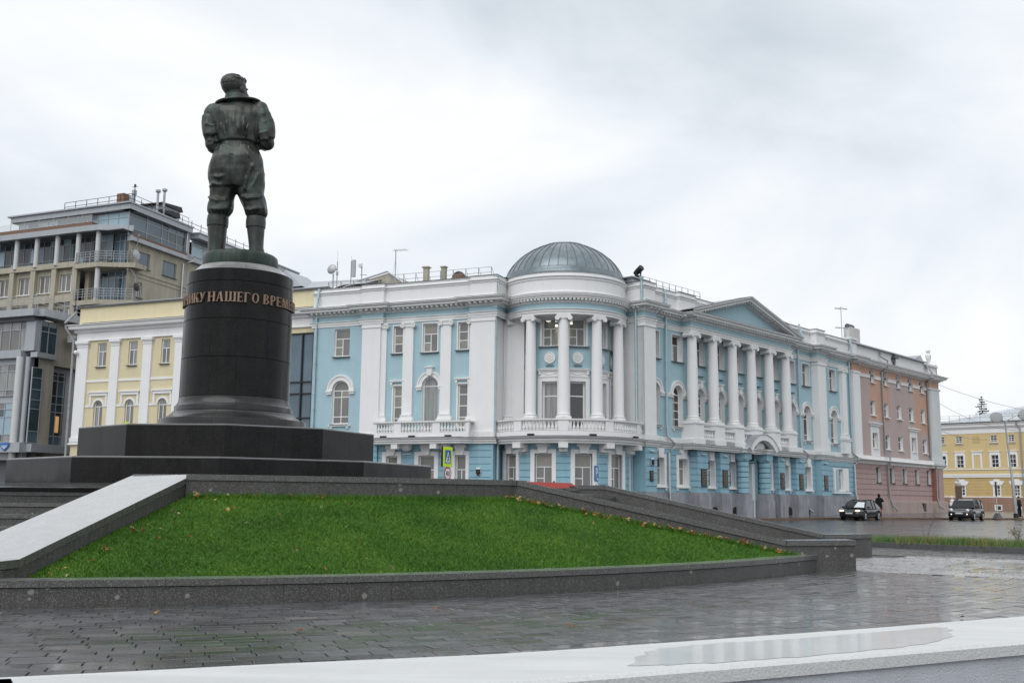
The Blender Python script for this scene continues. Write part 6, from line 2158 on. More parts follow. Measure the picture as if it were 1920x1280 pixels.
FR.add(MB().box((cs_ - .95, 1.0, .2), (cs_ + .95, 1.1, 4.15)), 'entrance_recess', WHITE)
FR.add(MB().box((cs_ + .55, -.24, .3), (cs_ + .93, .9, 4.1)), 'open_door_leaf', WPAINT)
FR.add(MB().box((cs_ - .93, -.24, .3), (cs_ - .87, .9, 4.1)), 'open_door_leaf', WPAINT)
def seg_arch(r0, r1, zc, hw_, y0, y1):
    m_ = MB()
    n_ = 20
    th0 = math.asin(min(.999, hw_ / r1))
    for k_ in range(n_):
        t0, t1 = -th0 + 2 * th0 * k_ / n_, -th0 + 2 * th0 * (k_ + 1) / n_
        m_.slab_y([(cs_ + r0 * math.sin(t0), zc + r0 * math.cos(t0)), (cs_ + r0 * math.sin(t1), zc + r0 * math.cos(t1)), (cs_ + r1 * math.sin(t1), zc + r1 * math.cos(t1)), (cs_ + r1 * math.sin(t0), zc + r1 * math.cos(t0))][::-1], y0, y1)
    return m_
RA, ZC = 2.55, 3.55
FR.add(seg_arch(RA - .42, RA, ZC, 2.03, -1.62, -1.2), 'hood_mould', WHITE2, 40)
FR.add(seg_arch(RA - .30, RA - .08, ZC, 1.95, -1.50, -.1), 'hood_vault', WHITE, 40)
FR.add(seg_arch(RA - .02, RA + .03, ZC, 2.08, -1.66, -.1), 'hood_roof', ROOFG, 40)
FR.add(MB().slab_y([(cs_ + (RA - .35) * math.sin(t), ZC + (RA - .35) * math.cos(t)) for t in [R(-50) + R(100) * k_ / 16 for k_ in range(17)]], -.36, -.3), 'hood_lunette', BLUEG)
def plaque(fr, s_, o_, z0, w_, h_, lines, emblem=False, head='plaque'):
    p_ = fr.add(MB().box((-w_ / 2, -.05, 0), (w_ / 2, 0, h_)).box((-w_ / 2 - .03, -.03, -.03), (w_ / 2 + .03, 0, h_ + .03)), head, PLAQUE, off=(s_, -o_, z0))
    t_ = MB()
    r_ = random.Random(int(s_ * 10))
    zt = h_ - .1
    if emblem:
        t_.ball((0, -.055, h_ - .25), (.10, .03, .14))
        t_.ball((0, -.055, h_ - .08), (.05, .02, .04))
        zt = h_ - .48
    n_ = lines
    for k_ in range(n_):
        z_ = zt - k_ * (zt - .06) / n_
        x_ = -w_ * .38
        lim = w_ * r_.uniform(.26, .38)
        x_ = -lim
        while x_ < lim:
            wd = r_.uniform(.03, .09)
            t_.box((x_, -.058, z_ - .035), (min(x_ + wd, lim), -.05, z_))
            x_ += wd + .02
    mk('relief_lettering', t_.mesh('relief_lettering'), PLTEXT, p_, kind='stuff')
    return p_
plaque(FR, -29.65, .72, 2.37, .62, 1.12, 9)
plaque(FR, -26.95, .72, 2.37, .62, 1.10, 9)
plaque(FR, -18.88, .72, 2.37, .56, 1.10, 5, True)
plaque(FR, -15.9, .72, 2.37, .60, 1.10, 5, True)
plaque(FR, -11.5, .62, 2.37, .58, 1.08, 5, True)
plaque(FR, -23.1, .42, 4.3, 1.15, .72, 6)
plaque(FR, -35.5, .62, 2.6, .32, .62, 3)
FR.add(house_badge(), 'round_badge', DARK, 50, off=(-35.45, -.68, 3.75))
FR.add(MB().tube([(0, 0, -.19), (.13, 0, -.13), (.19, 0, 0), (.15, 0, .12)], .022, 6).tube([(0, 0, -.19), (-.13, 0, -.13), (-.19, 0, 0), (-.15, 0, .12)], .022, 6).box((-.12, -.02, .14), (.12, .02, .28)), 'badge_rim', WPAINT, off=(-35.45, -.68, 3.75))
for s_, o_ in ((-35.5, .62), (-29.7, .72), (-27.0, .72), (-18.9, .72), (-16.0, .72), (-11.5, .62)):
    FR.add(MB().box((-.25, -.12, 0), (.25, .0, .05)), 'ledge', WHITE, off=(s_, -o_, 4.45))
# downpipes
pipe_part(FL, 0, 0, None, jog=[(-11.35, .12, 5.1), (-11.35, .12, 13.25)])
pipe_part(FL, 0, 0, None, jog=[(-11.3, .30, 13.80), (-11.25, .08, 15.2)], m=PIPE)
pipe_part(FL, 0, 0, None, jog=[(1.72, .14, 5.15), (1.72, .14, 13.2)])
pipe_part(FL, 0, 0, None, jog=[(1.72, .18, 13.85), (1.72, .10, 15.1)])
pipe_part(FL, 0, 0, None, jog=[(1.8, -.2, .4), (1.8, -.2, 4.7)])
FL.add(MB().box((1.58, -.28, 15.08), (1.86, -.0, 15.22)).box((1.58, -.3, 13.1), (1.86, -.02, 13.3)), 'rainwater_head', PIPE)
pipe_part(FR, 0, 0, None, jog=[(-36.25, -.35, .4), (-36.25, -.35, 4.7)])
pipe_part(FR, 0, 0, None, jog=[(-36.25, .05, 5.15), (-36.25, .05, 13.5)])
pipe_part(FR, 0, 0, None, jog=[(-36.2, .5, 13.8), (-36.2, .5, 15.2)])
FR.add(MB().lathe([(.06, 0), (.12, .1), (.15, .25), (.15, .3)], 12, c=(-36.2, -.5), M=T3(0, 0, 15.15)), 'rainwater_head', PIPE)
pipe_part(FR, 0, 0, None, jog=[(-33.05, .16, 6.2), (-33.0, .16, 13.4)])
pipe_part(FR, 0, 0, None, jog=[(-33.0, .16, 13.8), (-32.95, .1, 15.2)])
pipe_part(FR, 0, 0, None, jog=[(-33.05, .16, 6.2), (-33.05, .18, 5.55), (-32.6, .42, 5.1), (-32.6, .42, 4.9), (-32.9, .2, 4.45), (-32.9, .2, 1.9)], m=ZINCP)
pipe_part(FR, 0, 0, None, jog=[(-32.9, .2, 2.0), (-32.9, .22, 1.3), (-32.75, .5, 1.1)], m=ZINCP)
pipe_part(FR, 0, 0, None, jog=[(-14.65, .16, 6.0), (-14.65, .16, 13.3)])
pipe_part(FR, 0, 0, None, jog=[(-14.65, .16, 6.0), (-14.65, .18, 5.5), (-14.1, .45, 5.1), (-14.1, .45, 4.8), (-14.4, .2, 4.3), (-14.4, .2, 1.8), (-14.1, .3, 1.5), (-13.95, .3, .9), (-13.7, .5, .65)], m=ZINCP)
pipe_part(FR, 0, 0, None, jog=[(-14.6, .6, 13.85), (-14.6, .3, 15.3)])
pipe_part(FR, 0, 0, None, jog=[(-5.35, .14, 6.0), (-5.35, .14, 13.3)])
pipe_part(FR, 0, 0, None, jog=[(-5.35, .14, 6.0), (-5.35, .14, 5.6), (-5.0, .42, 5.2), (-5.0, .42, 4.8), (-5.2, .2, 4.5), (-5.2, .2, 2.2), (-5.1, .3, 1.6)], m=ZINCP)
pipe_part(FR, 0, 0, None, jog=[(-5.35, .5, 13.85), (-5.35, .3, 15.3)])
# interior blocks so that the walls are closed, and the roof
blk = MB().box((-11.55, .5, .1), (1.5, 11, 15.0)).build('building_core', GROUT, blue, M=FL.M)
blk2 = MB().box((X0 + .1, 1.25, .1), (-5.05, 12, 15.0)).build('building_core', GROUT, blue, M=FR.M)
FC.add(MB().lathe([(2.2, 5.2), (2.2, 10.3)], 24).lathe([(3.6, .1), (3.6, 4.6)], 24), 'building_core', GROUT)
FC.add(MB().lathe([(.1, 14.9), (4.0, 14.9)], 24), 'drum_floor', GROUT)
FL.add(MB().quad((-11.6, 0, 15.1), (1.6, 0, 15.1), (1.6, 5.5, 16.2), (-11.6, 5.5, 16.2)), 'roof_sheet', ROOFG)
FR.add(MB().quad((X0, .2, 15.1), (-5.0, .2, 15.1), (-5.0, 6, 16.9), (X0, 6, 15.9)), 'roof_sheet', ROOFG)
gb = MB().slab_y([(-13.0, 15.2), (-8.5, 15.2), (-8.5, 16.72), (-9.4, 17.5), (-13.0, 16.75)], 6.0, 9.0)
FL.add(MB().slab_y([(-13.6, 15.0), (-8.3, 15.0), (-8.3, 16.6), (-9.45, 17.45), (-13.6, 16.6)], 6.0, 9.0), 'rear_gable', BEIGE)
FL.add(MB().tube([(-13.8, 5.9, 16.62), (-9.45, 5.9, 17.56), (-8.15, 5.9, 16.62)], .07, 6), 'gable_verge', ROOFG)
FR.add(MB().slab_y([(-13.5, 15.0), (-2.5, 15.0), (-3.6, 16.9), (-13.0, 17.7)], 5.0, 6.0), 'rear_attic', mat('beige_attic', (.45, .41, .36), .8, .1, 1))
# roof edge railings
def roof_rail(fr, s0, s1, o_, z_, n_, h_=.75, m=None):
    mb = MB()
    for k_ in range(n_ + 1):
        x_ = s0 + (s1 - s0) * k_ / n_
        mb.tube([(x_, -o_, z_), (x_, -o_, z_ + h_)], .022, 5)
        mb.tube([(x_ + .02, -o_, z_ + h_ * .95), (x_ + .22, -o_ + .1, z_)], .015, 4)
    for q in (.55, 1.0):
        mb.tube([(s0, -o_, z_ + h_ * q), (s1, -o_, z_ + h_ * q)], .015, 5)
    return fr.add(mb, 'roof_railing', m or mat('rail_grey', (.3, .3, .3), .6))
roof_rail(FL, -6.2, 1.0, -.7, 15.2, 8)
roof_rail(FL, -11.2, -6.3, -.9, 15.25, 5, .6)
roof_rail(FR, -34.5, -27.6, -.6, 15.2, 9, .7)
def antenna(fr, kind, s_, y_, z_, h_):
    mb = MB().tube([(0, 0, 0), (0, 0, h_)], .035, 6)
    if kind == 'dish':
        mb.lathe([(.01, .12), (.2, .1), (.33, .03), (.36, -.02), (.34, -.0), (.2, .07), (.01, .09)], 18, caps=False, M=T3(-.35, -.15, h_ * .72) @ Matrix.Rotation(R(80), 4, 'X'))
        mb.tube([(-.3, 0, -.1), (-.3, 0, h_ * .55)], .05, 6)
        mb.tube([(0, 0, h_ * .7), (-.3, -.1, h_ * .7)], .05, 6).tube([(0, 0, h_), (0, 0, h_ * 1.4)], .012, 4).tube([(0, 0, h_ * .5), (0, 0, h_ * .62)], .09, 8)
    elif kind == 'panel':
        mb.box((.1, -.1, h_ * .35), (.33, .06, h_ * 1.02)).tube([(0, 0, h_), (0, 0, h_ * 1.2)], .012, 4)
    elif kind == 'speaker':
        mb.lathe([(.05, 0), (.14, .2), (.16, .22)], 10, M=T3(0, 0, h_ * .8) @ Matrix.Rotation(R(70), 4, 'X')).lathe([(.05, 0), (.12, .2)], 10, M=T3(0, 0, h_ * .9) @ Matrix.Rotation(R(-80), 4, 'Y'))
        mb.tube([(-.1, 0, h_ * .45), (.5, -.2, h_ * .38)], .025, 5)
    elif kind == 'yagi':
        mb.tube([(-.2, 0, h_), (1.1, -.3, h_ * .93)], .02, 5)
        for k_ in range(5):
            mb.tube([(k_ * .22, -.3 - k_ * .05, h_ - .02 * k_), (k_ * .22, .25 - k_ * .05, h_ - .02 * k_)], .012, 4)
        mb.tube([(0, 0, h_ * .75), (-.5, .3, 0)], .008, 3).tube([(0, 0, h_ * .75), (.5, -.3, 0)], .008, 3)
    elif kind == 'cross':
        for q in (.35, .95):
            for an in range(4):
                a = an * PI / 4
                mb.tube([(-.6 * math.cos(a), -.6 * math.sin(a), h_ * q - .12), (0, 0, h_ * q), (.6 * math.cos(a), .6 * math.sin(a), h_ * q + .02)], .028, 4)
    return mb.build('antenna', mat('antenna_grey', (.42, .43, .44), .5, metal=.3), fr.root, True, fr.M @ T3(s_, y_, z_))
for (kd, s_, y_, z_, h_, lab) in (('dish', -10.6, 1, 15.4, 1.9, 'mast with a round white dish on the blue building roof, leftmost'), ('panel', -9.5, 1, 15.5, 1.75, 'tall white panel aerial on the blue building roof'),
                                  ('speaker', -8.67, 1, 15.6, 1.4, 'short mast with small horn loudspeakers on the roof'), ('yagi', -6.1, 1, 15.4, 2.3, 'tall thin television aerial with a side boom on the roof')):
    r_ = thing('roof_antenna', lab, 'antenna', tuple((Matrix.Translation((-2.54, 62.64, 0)) @ RZ(RZL)) @ Vector((s_, y_, z_))), RZL)
    antenna(Fr(r_, r_.location.x, r_.location.y, RZL, r_.location.z), kd, 0, 0, -r_.location.z + r_.location.z, h_)
r_ = thing('roof_antenna', 'tall antenna with crossed rods beside the white roof chimney', 'antenna', tuple((Matrix.Translation((32.345, 90.0, 0)) @ RZ(RZR)) @ Vector((.4, 3, 16.3))), RZR)
antenna(Fr(r_, r_.location.x, r_.location.y, RZR, r_.location.z), 'cross', 0, 0, 0, 3.0)
FL.add(MB().box((-.16, -.16, 0), (.16, .16, 1.0)).box((-.24, -.24, 1.0), (.24, .24, 1.08)), 'chimney', BEIGE, off=(-3.88, 1.2, 15.35))
FL.add(MB().box((-.15, -.15, 0), (.15, .15, .98)).box((-.2, -.2, .98), (.2, .2, 1.05)), 'chimney', BEIGE, off=(-2.6, 1.2, 15.3))
FL.add(MB().slab_y([(.45 * math.cos(t), .55 * math.sin(t)) for t in [PI * k_ / 10 for k_ in range(11)]], -.5, .8), 'dormer', BRICK, off=(-1.5, 1.6, 15.3))
FL.add(MB().tube([(.5 * math.cos(t), -.5, .6 * math.sin(t)) for t in [PI * k_ / 10 for k_ in range(11)]], .05, 6), 'dormer_hood', FLASH, off=(-1.5, 1.6, 15.3))
# searchlight on the corner roof
slp = (8.3, 66.0)
FR.add(MB().box((-36.3, .2, 15.2), (-34.6, 2.2, 15.45)).box((-36.5, 0, 15.45), (-34.4, 2.4, 15.52)), 'corner_roof_cap', ROOFG)
sl_ = thing('searchlight', 'black swivelling searchlight on a stand on the corner roof', 'floodlight', (8.35, 65.9, 15.45), R(40))
MB().box((-.45, -.45, .32), (.45, .45, .37)).tube([(-.3, -.3, 0), (-.3, -.3, .32)], .03, 6).tube([(.3, -.3, 0), (.3, -.3, .32)], .03, 6).tube([(-.3, .3, 0), (-.3, .3, .32)], .03, 6).tube([(.3, .3, 0), (.3, .3, .32)], .03, 6).build('stand', DARK, sl_)
MB().box((-.26, -.2, .37), (.26, .2, .66)).build('ballast_box', DARK, sl_)
MB().tube([(-.2, 0, .66), (-.24, 0, 1.0)], .05, 6).tube([(.2, 0, .66), (.24, 0, 1.0)], .05, 6).build('yoke', DARK, sl_)
MB().lathe([(.001, -.36), (.16, -.34), (.2, -.1), (.21, .34), (.19, .36), (.001, .33)], 18, caps=False, M=T3(0, 0, 1.02) @ Matrix.Rotation(R(60), 4, 'X')).build('lamp_head', DARK, sl_, 40)

# ------------------------------------------------------------------ pink building
pink = thing('pink_building', 'weathered pink and orange four-storey building with white corner pilasters joined to the blue one', 'building', (32.345, 90, 0), RZR)
FP = Fr(pink, 32.345, 90.0, RZR)
PRO = []
for (r0, r1, xs) in ((11.96, 13.14, [(-.9, .02), (1.96, 2.95), (4.9, 5.86), (7.76, 8.78), (10.58, 11.62)]), (9.05, 10.33, [(-.98, .05), (1.88, 2.93), (4.76, 5.88), (7.7, 8.78), (10.6, 11.66)]),
                     (6.16, 7.45, [(-.9, .15), (1.94, 3.0), (4.82, 5.9), (7.86, 8.9), (10.7, 11.8)])):
    for a, b in xs:
        PRO.append((a, b - .05, r0, r1))
for (p0, p1, q0, q1, mm_) in ((-5.0, -1.05, 5.3, 12.62, PINK), (-1.05, 3.3, 5.3, 8.7, PINK), (-1.05, 3.3, 8.7, 12.62, ORANGE), (3.3, 9.1, 5.3, 12.62, PINK), (9.1, 12.4, 5.3, 8.0, PINK), (9.1, 12.4, 8.0, 12.62, ORANGE), (-5.0, 14.8, 12.62, 13.5, ORANGE)):
    ops = []
    for op in PRO:
        if op[0] >= p0 and op[1] <= p1 and op[2] < q1 and op[3] > q0:
            ops.append((op[0], op[1], max(op[2], q0), min(op[3], q1)))
        elif p1 - p0 > 15 and op[3] > q0:
            ops.append((op[0], op[1], q0, op[3]))
    wall_pair(FP, 'upper_wall', mm_, WHITE, p0, p1, q0, q1, ops, 0, .36)
for i, op in enumerate(PRO):
    window(FP, *op, style='T', depth=.30, seed=i, casing=.0, sill_mat=WHITE, glass=[GL[2], GL[0], GL[2]], t=.08)
PG = [(-.5, .45), (2.43, 3.42), (5.33, 6.35), (8.25, 9.25), (11.16, 12.15)]
PGO = [(a, b, 3.2, 4.5) for a, b in PG]
rustic(FP, -5.0, 14.85, 2.0, 4.75, PGO, 0, .44, .05, .05, PINKG)
for i, (a, b) in enumerate(PG):
    window(FP, a, b, 3.2, 4.5, style='T', depth=.30, seed=i + 30, casing=0, frame_mat=DARK, glass=[GL[0], GL[3], GL[2]], t=.07)
    FP.add(MB().box((b - .01, -.03, 3.2), (b + .03, .30, 4.5)), 'white_reveal', WHITE)
FP.add(MB().box((-5.0, -.03, 1.6), (14.9, .05, 2.02)), 'lower_wall', PINKG)
pl_ = MB().sweep([(-5.0, 0), (12.1, 0), (12.1, -.25), (14.95, -.25), (14.95, 3)], [(.55, -.3), (.42, .3), (.22, 1.42), (.16, 1.58), (.1, 1.62), (0, 1.62)])
FP.add(pl_, 'pink_plinth', PINKP)
FP.add(MB().box((9.25, -.36, .55), (9.85, .0, 1.42)), 'cellar_opening', DARK)
pst = [(-5.0, 0), (-5.0, -.0), (12.15, 0), (12.15, -.32), (14.9, -.32), (14.9, 3)]
FP.add(MB().sweep(pst, [(0, 4.72), (.08, 4.76), (.12, 4.92), (.2, 4.98), (.34, 5.06), (.34, 5.1), (.06, 5.15), (.06, 5.42), (.02, 5.46), (0, 5.46)]), 'string_course', WHITE2, 30)
FP.add(MB().box((12.4, -.28, 1.6), (14.7, .0, 4.72)), 'stained_corner_pier', REDST)
FP.add(MB().box((13.5, -.31, 1.6), (14.72, .0, 4.72)), 'corner_pier', PINKG)
p_ = FP.add(MB().box((-5.02, -.32, 5.2), (-3.66, 0, 12.6)).box((-5.08, -.38, 12.42), (-3.6, 0, 12.6)), 'wide_pilaster', WHITE)
p_ = FP.add(MB().box((12.35, -.32, 5.2), (14.85, .4, 12.6)).box((12.55, -.38, 5.4), (14.65, 0, 12.4)).box((12.25, -.42, 12.42), (14.95, .4, 12.6)).box((12.2, -.45, 5.2), (15.0, .4, 5.7)), 'wide_pilaster', mat('dull_white_plaster', (.66, .68, .68), .75, .06, 1.5, .15, 25, streak=.15))
FP.add(MB().quad((14.85, -.2, 0), (14.85, 12, 0), (14.85, 12, 15.1), (14.85, -.2, 15.1)), 'end_wall', PINK)
FP.add(MB().box((-5.02, -.26, 12.6), (-3.66, 0, 13.3)).box((12.4, -.28, 12.6), (14.85, 0, 13.3)), 'orange_frieze_block', ORANGE)
gaps = [-3.5, -.9, .02, 1.96, 2.95, 4.9, 5.86, 7.76, 8.78, 10.58, 11.62, 12.3]
for a, b in zip(gaps[0::2], gaps[1::2]):
    FP.add(MB().box((a + .06, -.07, 12.30), (b - .06, 0, 12.52)).box((a + .06, -.1, 12.52), (b - .06, 0, 12.58)), 'white_band', WHITE2)
for (a, b, z0, z1) in ((-.95, 3.6, 9.9, 13.3), (10.0, 12.3, 9.0, 13.3), (-3.5, 12.3, 12.95, 13.5)):
    pass
for c, w_ in ((-.38, 1.75), (8.4, 1.7)):
    FP.add(MB().box((c - w_ / 2, -.07, 5.46), (c - .58, 0, 8.1)).box((c + .58, -.07, 5.46), (c + w_ / 2, 0, 8.1)).box((c - .58, -.07, 5.46), (c + .58, 0, 6.12)).box((c - .58, -.07, 7.5), (c + .58, 0, 8.1))
           .box((c - w_ / 2 - .1, -.2, 8.1), (c + w_ / 2 + .1, 0, 8.28)).box((c - w_ / 2 - .22, -.32, 8.28), (c + w_ / 2 + .22, 0, 8.38)), 'window_aedicule', WHITE2)
cpath = [(-5.0, 0), (-5.02, -.3), (-3.6, -.3), (-3.6, 0), (12.3, 0), (12.3, -.3), (14.9, -.3), (14.9, 4)]
FP.add(MB().sweep(cpath, P_CORN), 'cornice', WHITE2, 30)
FP.add(MB().sweep(cpath, P_FLASH), 'cornice_flashing', FLASH, 30)
FP.add(dentils(cpath, .11, .5, 13.33, 13.515, .16, .32), 'dentil_course', WHITE2, kind='stuff')
FP.add(MB().box((-3.6, .05, 13.8), (12.3, .4, 15.15)), 'attic_wall', WHITE)
FP.add(MB().box((-5.0, -.25, 13.8), (-3.6, .5, 14.2)).box((-4.85, -.15, 14.2), (-3.7, .4, 15.3)).box((-5.0, -.25, 15.3), (-3.6, .5, 15.5)), 'attic_pier', WHITE2)
FP.add(MB().box((12.3, -.35, 13.8), (14.8, .9, 14.1)).box((12.5, -.2, 14.1), (14.6, .8, 14.75)).box((12.3, -.35, 14.75), (14.8, .9, 14.95)), 'attic_pier', WHITE2)
FP.add(MB().box((-4.95, .5, 0), (14.8, 12, 15.0)), 'building_core', GROUT)
FP.add(MB().quad((-5, -.15, 15.1), (12.6, -.15, 15.1), (12.6, 3.5, 16.0), (-5, 3.5, 16.0)).slab_y([(10.4, 15.1), (14.0, 15.1), (12.9, 15.95)], .6, 3), 'roof_sheet', ROOFG)
FP.add(MB().box((-5, -.25, 15.04), (12.6, .0, 15.13)), 'eaves_gutter', ROOFG)
FP.add(MB().lathe([(.28, 0), (.32, .06), (.14, .16), (.20, .26), (.42, .75), (.46, .98), (.40, 1.12), (.22, 1.2), (.26, 1.26), (.30, 1.30), (.24, 1.36), (.40, 1.44), (.38, 1.5), (.1, 1.56), (.001, 1.6)], 20, caps=False, M=T3(13.3, -.0, 14.95) @ Matrix.Diagonal((.62, .62, .95, 1))), 'roof_urn', WHITE2, 50)
FP.add(MB().box((1.9, 2.8, 15.2), (3.9, 3.5, 17.6)), 'white_chimney', mat('old_whitewash', (.62, .61, .59), .85, .08, 2, streak=.3, dirt=((.25, .24, .22), 2.5, .62, .1)))
FP.add(MB().lathe([(.35, 0), (.35, 1.6)], 10, M=T3(1.9, 3.15, 17.7) @ Matrix.Diagonal((.7,.7,.7,1)) @ Matrix.Rotation(PI / 2, 4, 'Y')), 'vent_pipe', FLASH, 40)
pipe_part(FP, 0, 0, None, jog=[(1.3, .12, 14.9), (1.35, .1, 14.5), (1.75, .6, 14.1), (1.75, .6, 13.6), (1.45, .14, 13.1), (1.45, .14, 5.9), (1.75, .42, 5.4), (1.75, .42, 4.9), (1.7, .2, 4.7), (1.85, .2, 2.0), (1.95, .4, 1.2), (2.3, .7, .75)], m=PIPEG)
pipe_part(FP, 0, 0, None, jog=[(12.15, .14, 14.9), (12.15, .7, 14.0), (12.2, .14, 12.9), (12.2, .14, 5.6), (12.5, .5, 5.1), (12.5, .5, 4.6), (12.6, .4, 2.0), (12.6, .6, 1.2), (12.9, .9, .9)], m=PIPEG)
FP.add(MB().box((-.35, -.06, 0), (.35, .05, .35)).slab_y([(-.5, .35), (.5, .35), (0, .7)], -.35, .05).box((-.1, -.1, -.3), (.15, .05, .0)), 'vent_hood', FLASH, off=(4.6, 0, 14.3))

# ------------------------------------------------------------------ pale yellow building on the left
yel = thing('pale_yellow_building', 'pale yellow three-storey building with white pilasters behind the monument', 'building', (-2.08, 63.75, 0), RZL)
FY = Fr(yel, -2.08, 63.75, RZL)
cols = [(-31.67, -30.68), (-28.68, -27.72), (-25.62, -24.7), (-22.6, -21.6)]
YO = [(a + .12, b, 10.92, 12.72) for a, b in cols] + [(a + .12, b, 5.2, 7.95, True) for a, b in cols]
YO = YO[:3] + [YO[3]] + YO[4:]
FY.add(wall_mb(-33.5, -18.0, 5.2, 13.0, YO, 0, .25), 'upper_wall', YEL)
FY.add(MB().quad((-18, 0, 12.5), (-11.5, 0, 12.5), (-11.5, 0, 13.9), (-18, 0, 13.9)), 'upper_wall', YEL)
for i, op in enumerate(YO):
    if op[3] > 9:
        window(FY, *op[:4], style='T', seed=i, depth=.2, casing=0, glass=[GL[0], GL[3], GL[3]])
    else:
        window(FY, *op[:4], style='A2', arch=True, seed=i, depth=.22, glass=[GL[0], GL[3]])
for a, b in ((-33.45, -32.40), (-30.14, -29.34), (-27.10, -26.30), (-24.15, -23.3), (-21.0, -20.2)):
    p_ = FY.add(MB().box((a, -.14, 5.5), (b, 0, 12.55)), 'pilaster', WHITE)
    mk('capital', MB().box((a - .04, -.18, 12.45), (b + .04, 0, 12.55)).box((a - .08, -.22, 12.62), (b + .08, 0, 12.72)).box((a - .12, -.28, 12.72), (b + .12, 0, 12.92)).box((a - .0, -.15, 12.55), (b + .0, 0, 12.62)).mesh('capital'), WHITE, p_)
    mk('pilaster_base', MB().box((a - .06, -.22, 5.3), (b + .06, 0, 5.62)).mesh('pilaster_base'), WHITE, p_)
FY.add(MB().sweep([(-33.6, 2), (-33.6, 0), (-11.5, 0)], [(0, 12.9), (.12, 12.92), (.12, 12.98), (.04, 13.02), (.04, 13.5), (.2, 13.6), (.22, 13.72), (.5, 13.82), (.55, 14.02), (.66, 14.1), (.66, 14.14), (0, 14.18)]), 'entablature', WHITE, 30)
FY.add(MB().box((-33.5, -.05, 14.15), (-11.4, .3, 15.5)), 'attic_wall', YEL)
FY.add(MB().box((-33.6, -.2, 15.5), (-11.3, .4, 15.62)).box((-33.2, -.07, 14.28), (-11.4, -.04, 14.33)), 'attic_coping', FLASH)
FY.add(MB().quad((-33.6, -.2, 15.62), (-11.3, -.2, 15.62), (-11.3, 4, 16.7), (-33.6, 4, 16.7)), 'roof_sheet', ROOFG)
FY.add(MB().box((-33.45, -.05, 9.76), (-18, .02, 9.93)), 'string_band', WHITE)
for a, b in cols:
    c = (a + b + .12) / 2
    FY.add(MB().box((c - .98, -.17, 8.94), (c + .98, 0, 9.03)).box((c - .85, -.1, 8.72), (c + .85, 0, 8.94)).box((c - .85, -.07, 7.95), (c - .68, 0, 8.72)).box((c + .68, -.07, 7.95), (c + .85, 0, 8.72)), 'window_hood', WHITE)
    FY.add(MB().box((c - 1.25, -.05, 7.88), (c - .44, 0, 8.02)).box((c + .44, -.05, 7.88), (c + 1.25, 0, 8.02)), 'impost_band', WHITE)
    m_ = MB()
    for k_ in range(12):
        t0, t1 = PI * k_ / 12, PI * (k_ + 1) / 12
        m_.slab_y([(c - .58 * math.cos(t0), 7.95 + .58 * math.sin(t0)), (c - .58 * math.cos(t1), 7.95 + .58 * math.sin(t1)), (c - .44 * math.cos(t1), 7.95 + .44 * math.sin(t1)), (c - .44 * math.cos(t0), 7.95 + .44 * math.sin(t0))], -.05, 0)
    FY.add(m_, 'archivolt', WHITE)
FY.add(MB().box((-33.5, -.05, 0), (-18, .3, 5.1)), 'ground_floor_wall', YEL)
FY.add(MB().box((-33.6, -.25, 5.1), (-18, .1, 5.22)).box((-33.55, -.15, 5.22), (-18, .1, 5.4)), 'string_course', WHITE)
FY.add(MB().box((-33.4, .5, 0), (-11.4, 10, 15.4)), 'building_core', GROUT)
# glazed link
gl = MB()
FY.add(MB().box((-18.0, .10, .1), (-11.75, .14, 12.5)), 'glass_wall', GBLUE)
for x_ in (-18, -16.2, -13.3, -12.4, -11.75):
    gl.box((x_ - .05, -.02, .1), (x_ + .05, .1, 12.55))
for z_ in (3.2, 4.9, 6.7, 8.35, 9.15, 12.5):
    gl.box((-18, -.018, z_ - .04), (-11.75, .098, z_ + .04))
FY.add(gl, 'glazing_bars', DARK)
FY.add(MB().slab_y([(-18.6, 16.6), (-15.6, 16.6), (-17.1, 17.9)], 3.0, 6.0), 'roof_dormer', ROOFG)
FY.add(MB().slab_y([(-18.2, 16.6), (-16.5, 16.6), (-17.3, 17.5)], 2.95, 3.0), 'dormer_front', DARK)
FY.add(MB().quad((-19, 2.5, 16.3), (-10, 2.5, 16.3), (-10, 6, 17.4), (-17, 6, 17.6)), 'upper_roof', ROOFG)
pipe_part(FY, 0, 0, None, jog=[(-33.8, .3, 16.0), (-33.7, .2, 15.2), (-34.3, .7, 14.3), (-34.2, .7, 13.9), (-33.7, .3, 13.0), (-33.7, .25, 2.0)], m=PIPEG, r=.09)
FY.add(MB().ball((0, -.1, 0), .16), 'security_camera', WPAINT, True, off=(-33.35, -.25, 12.05))

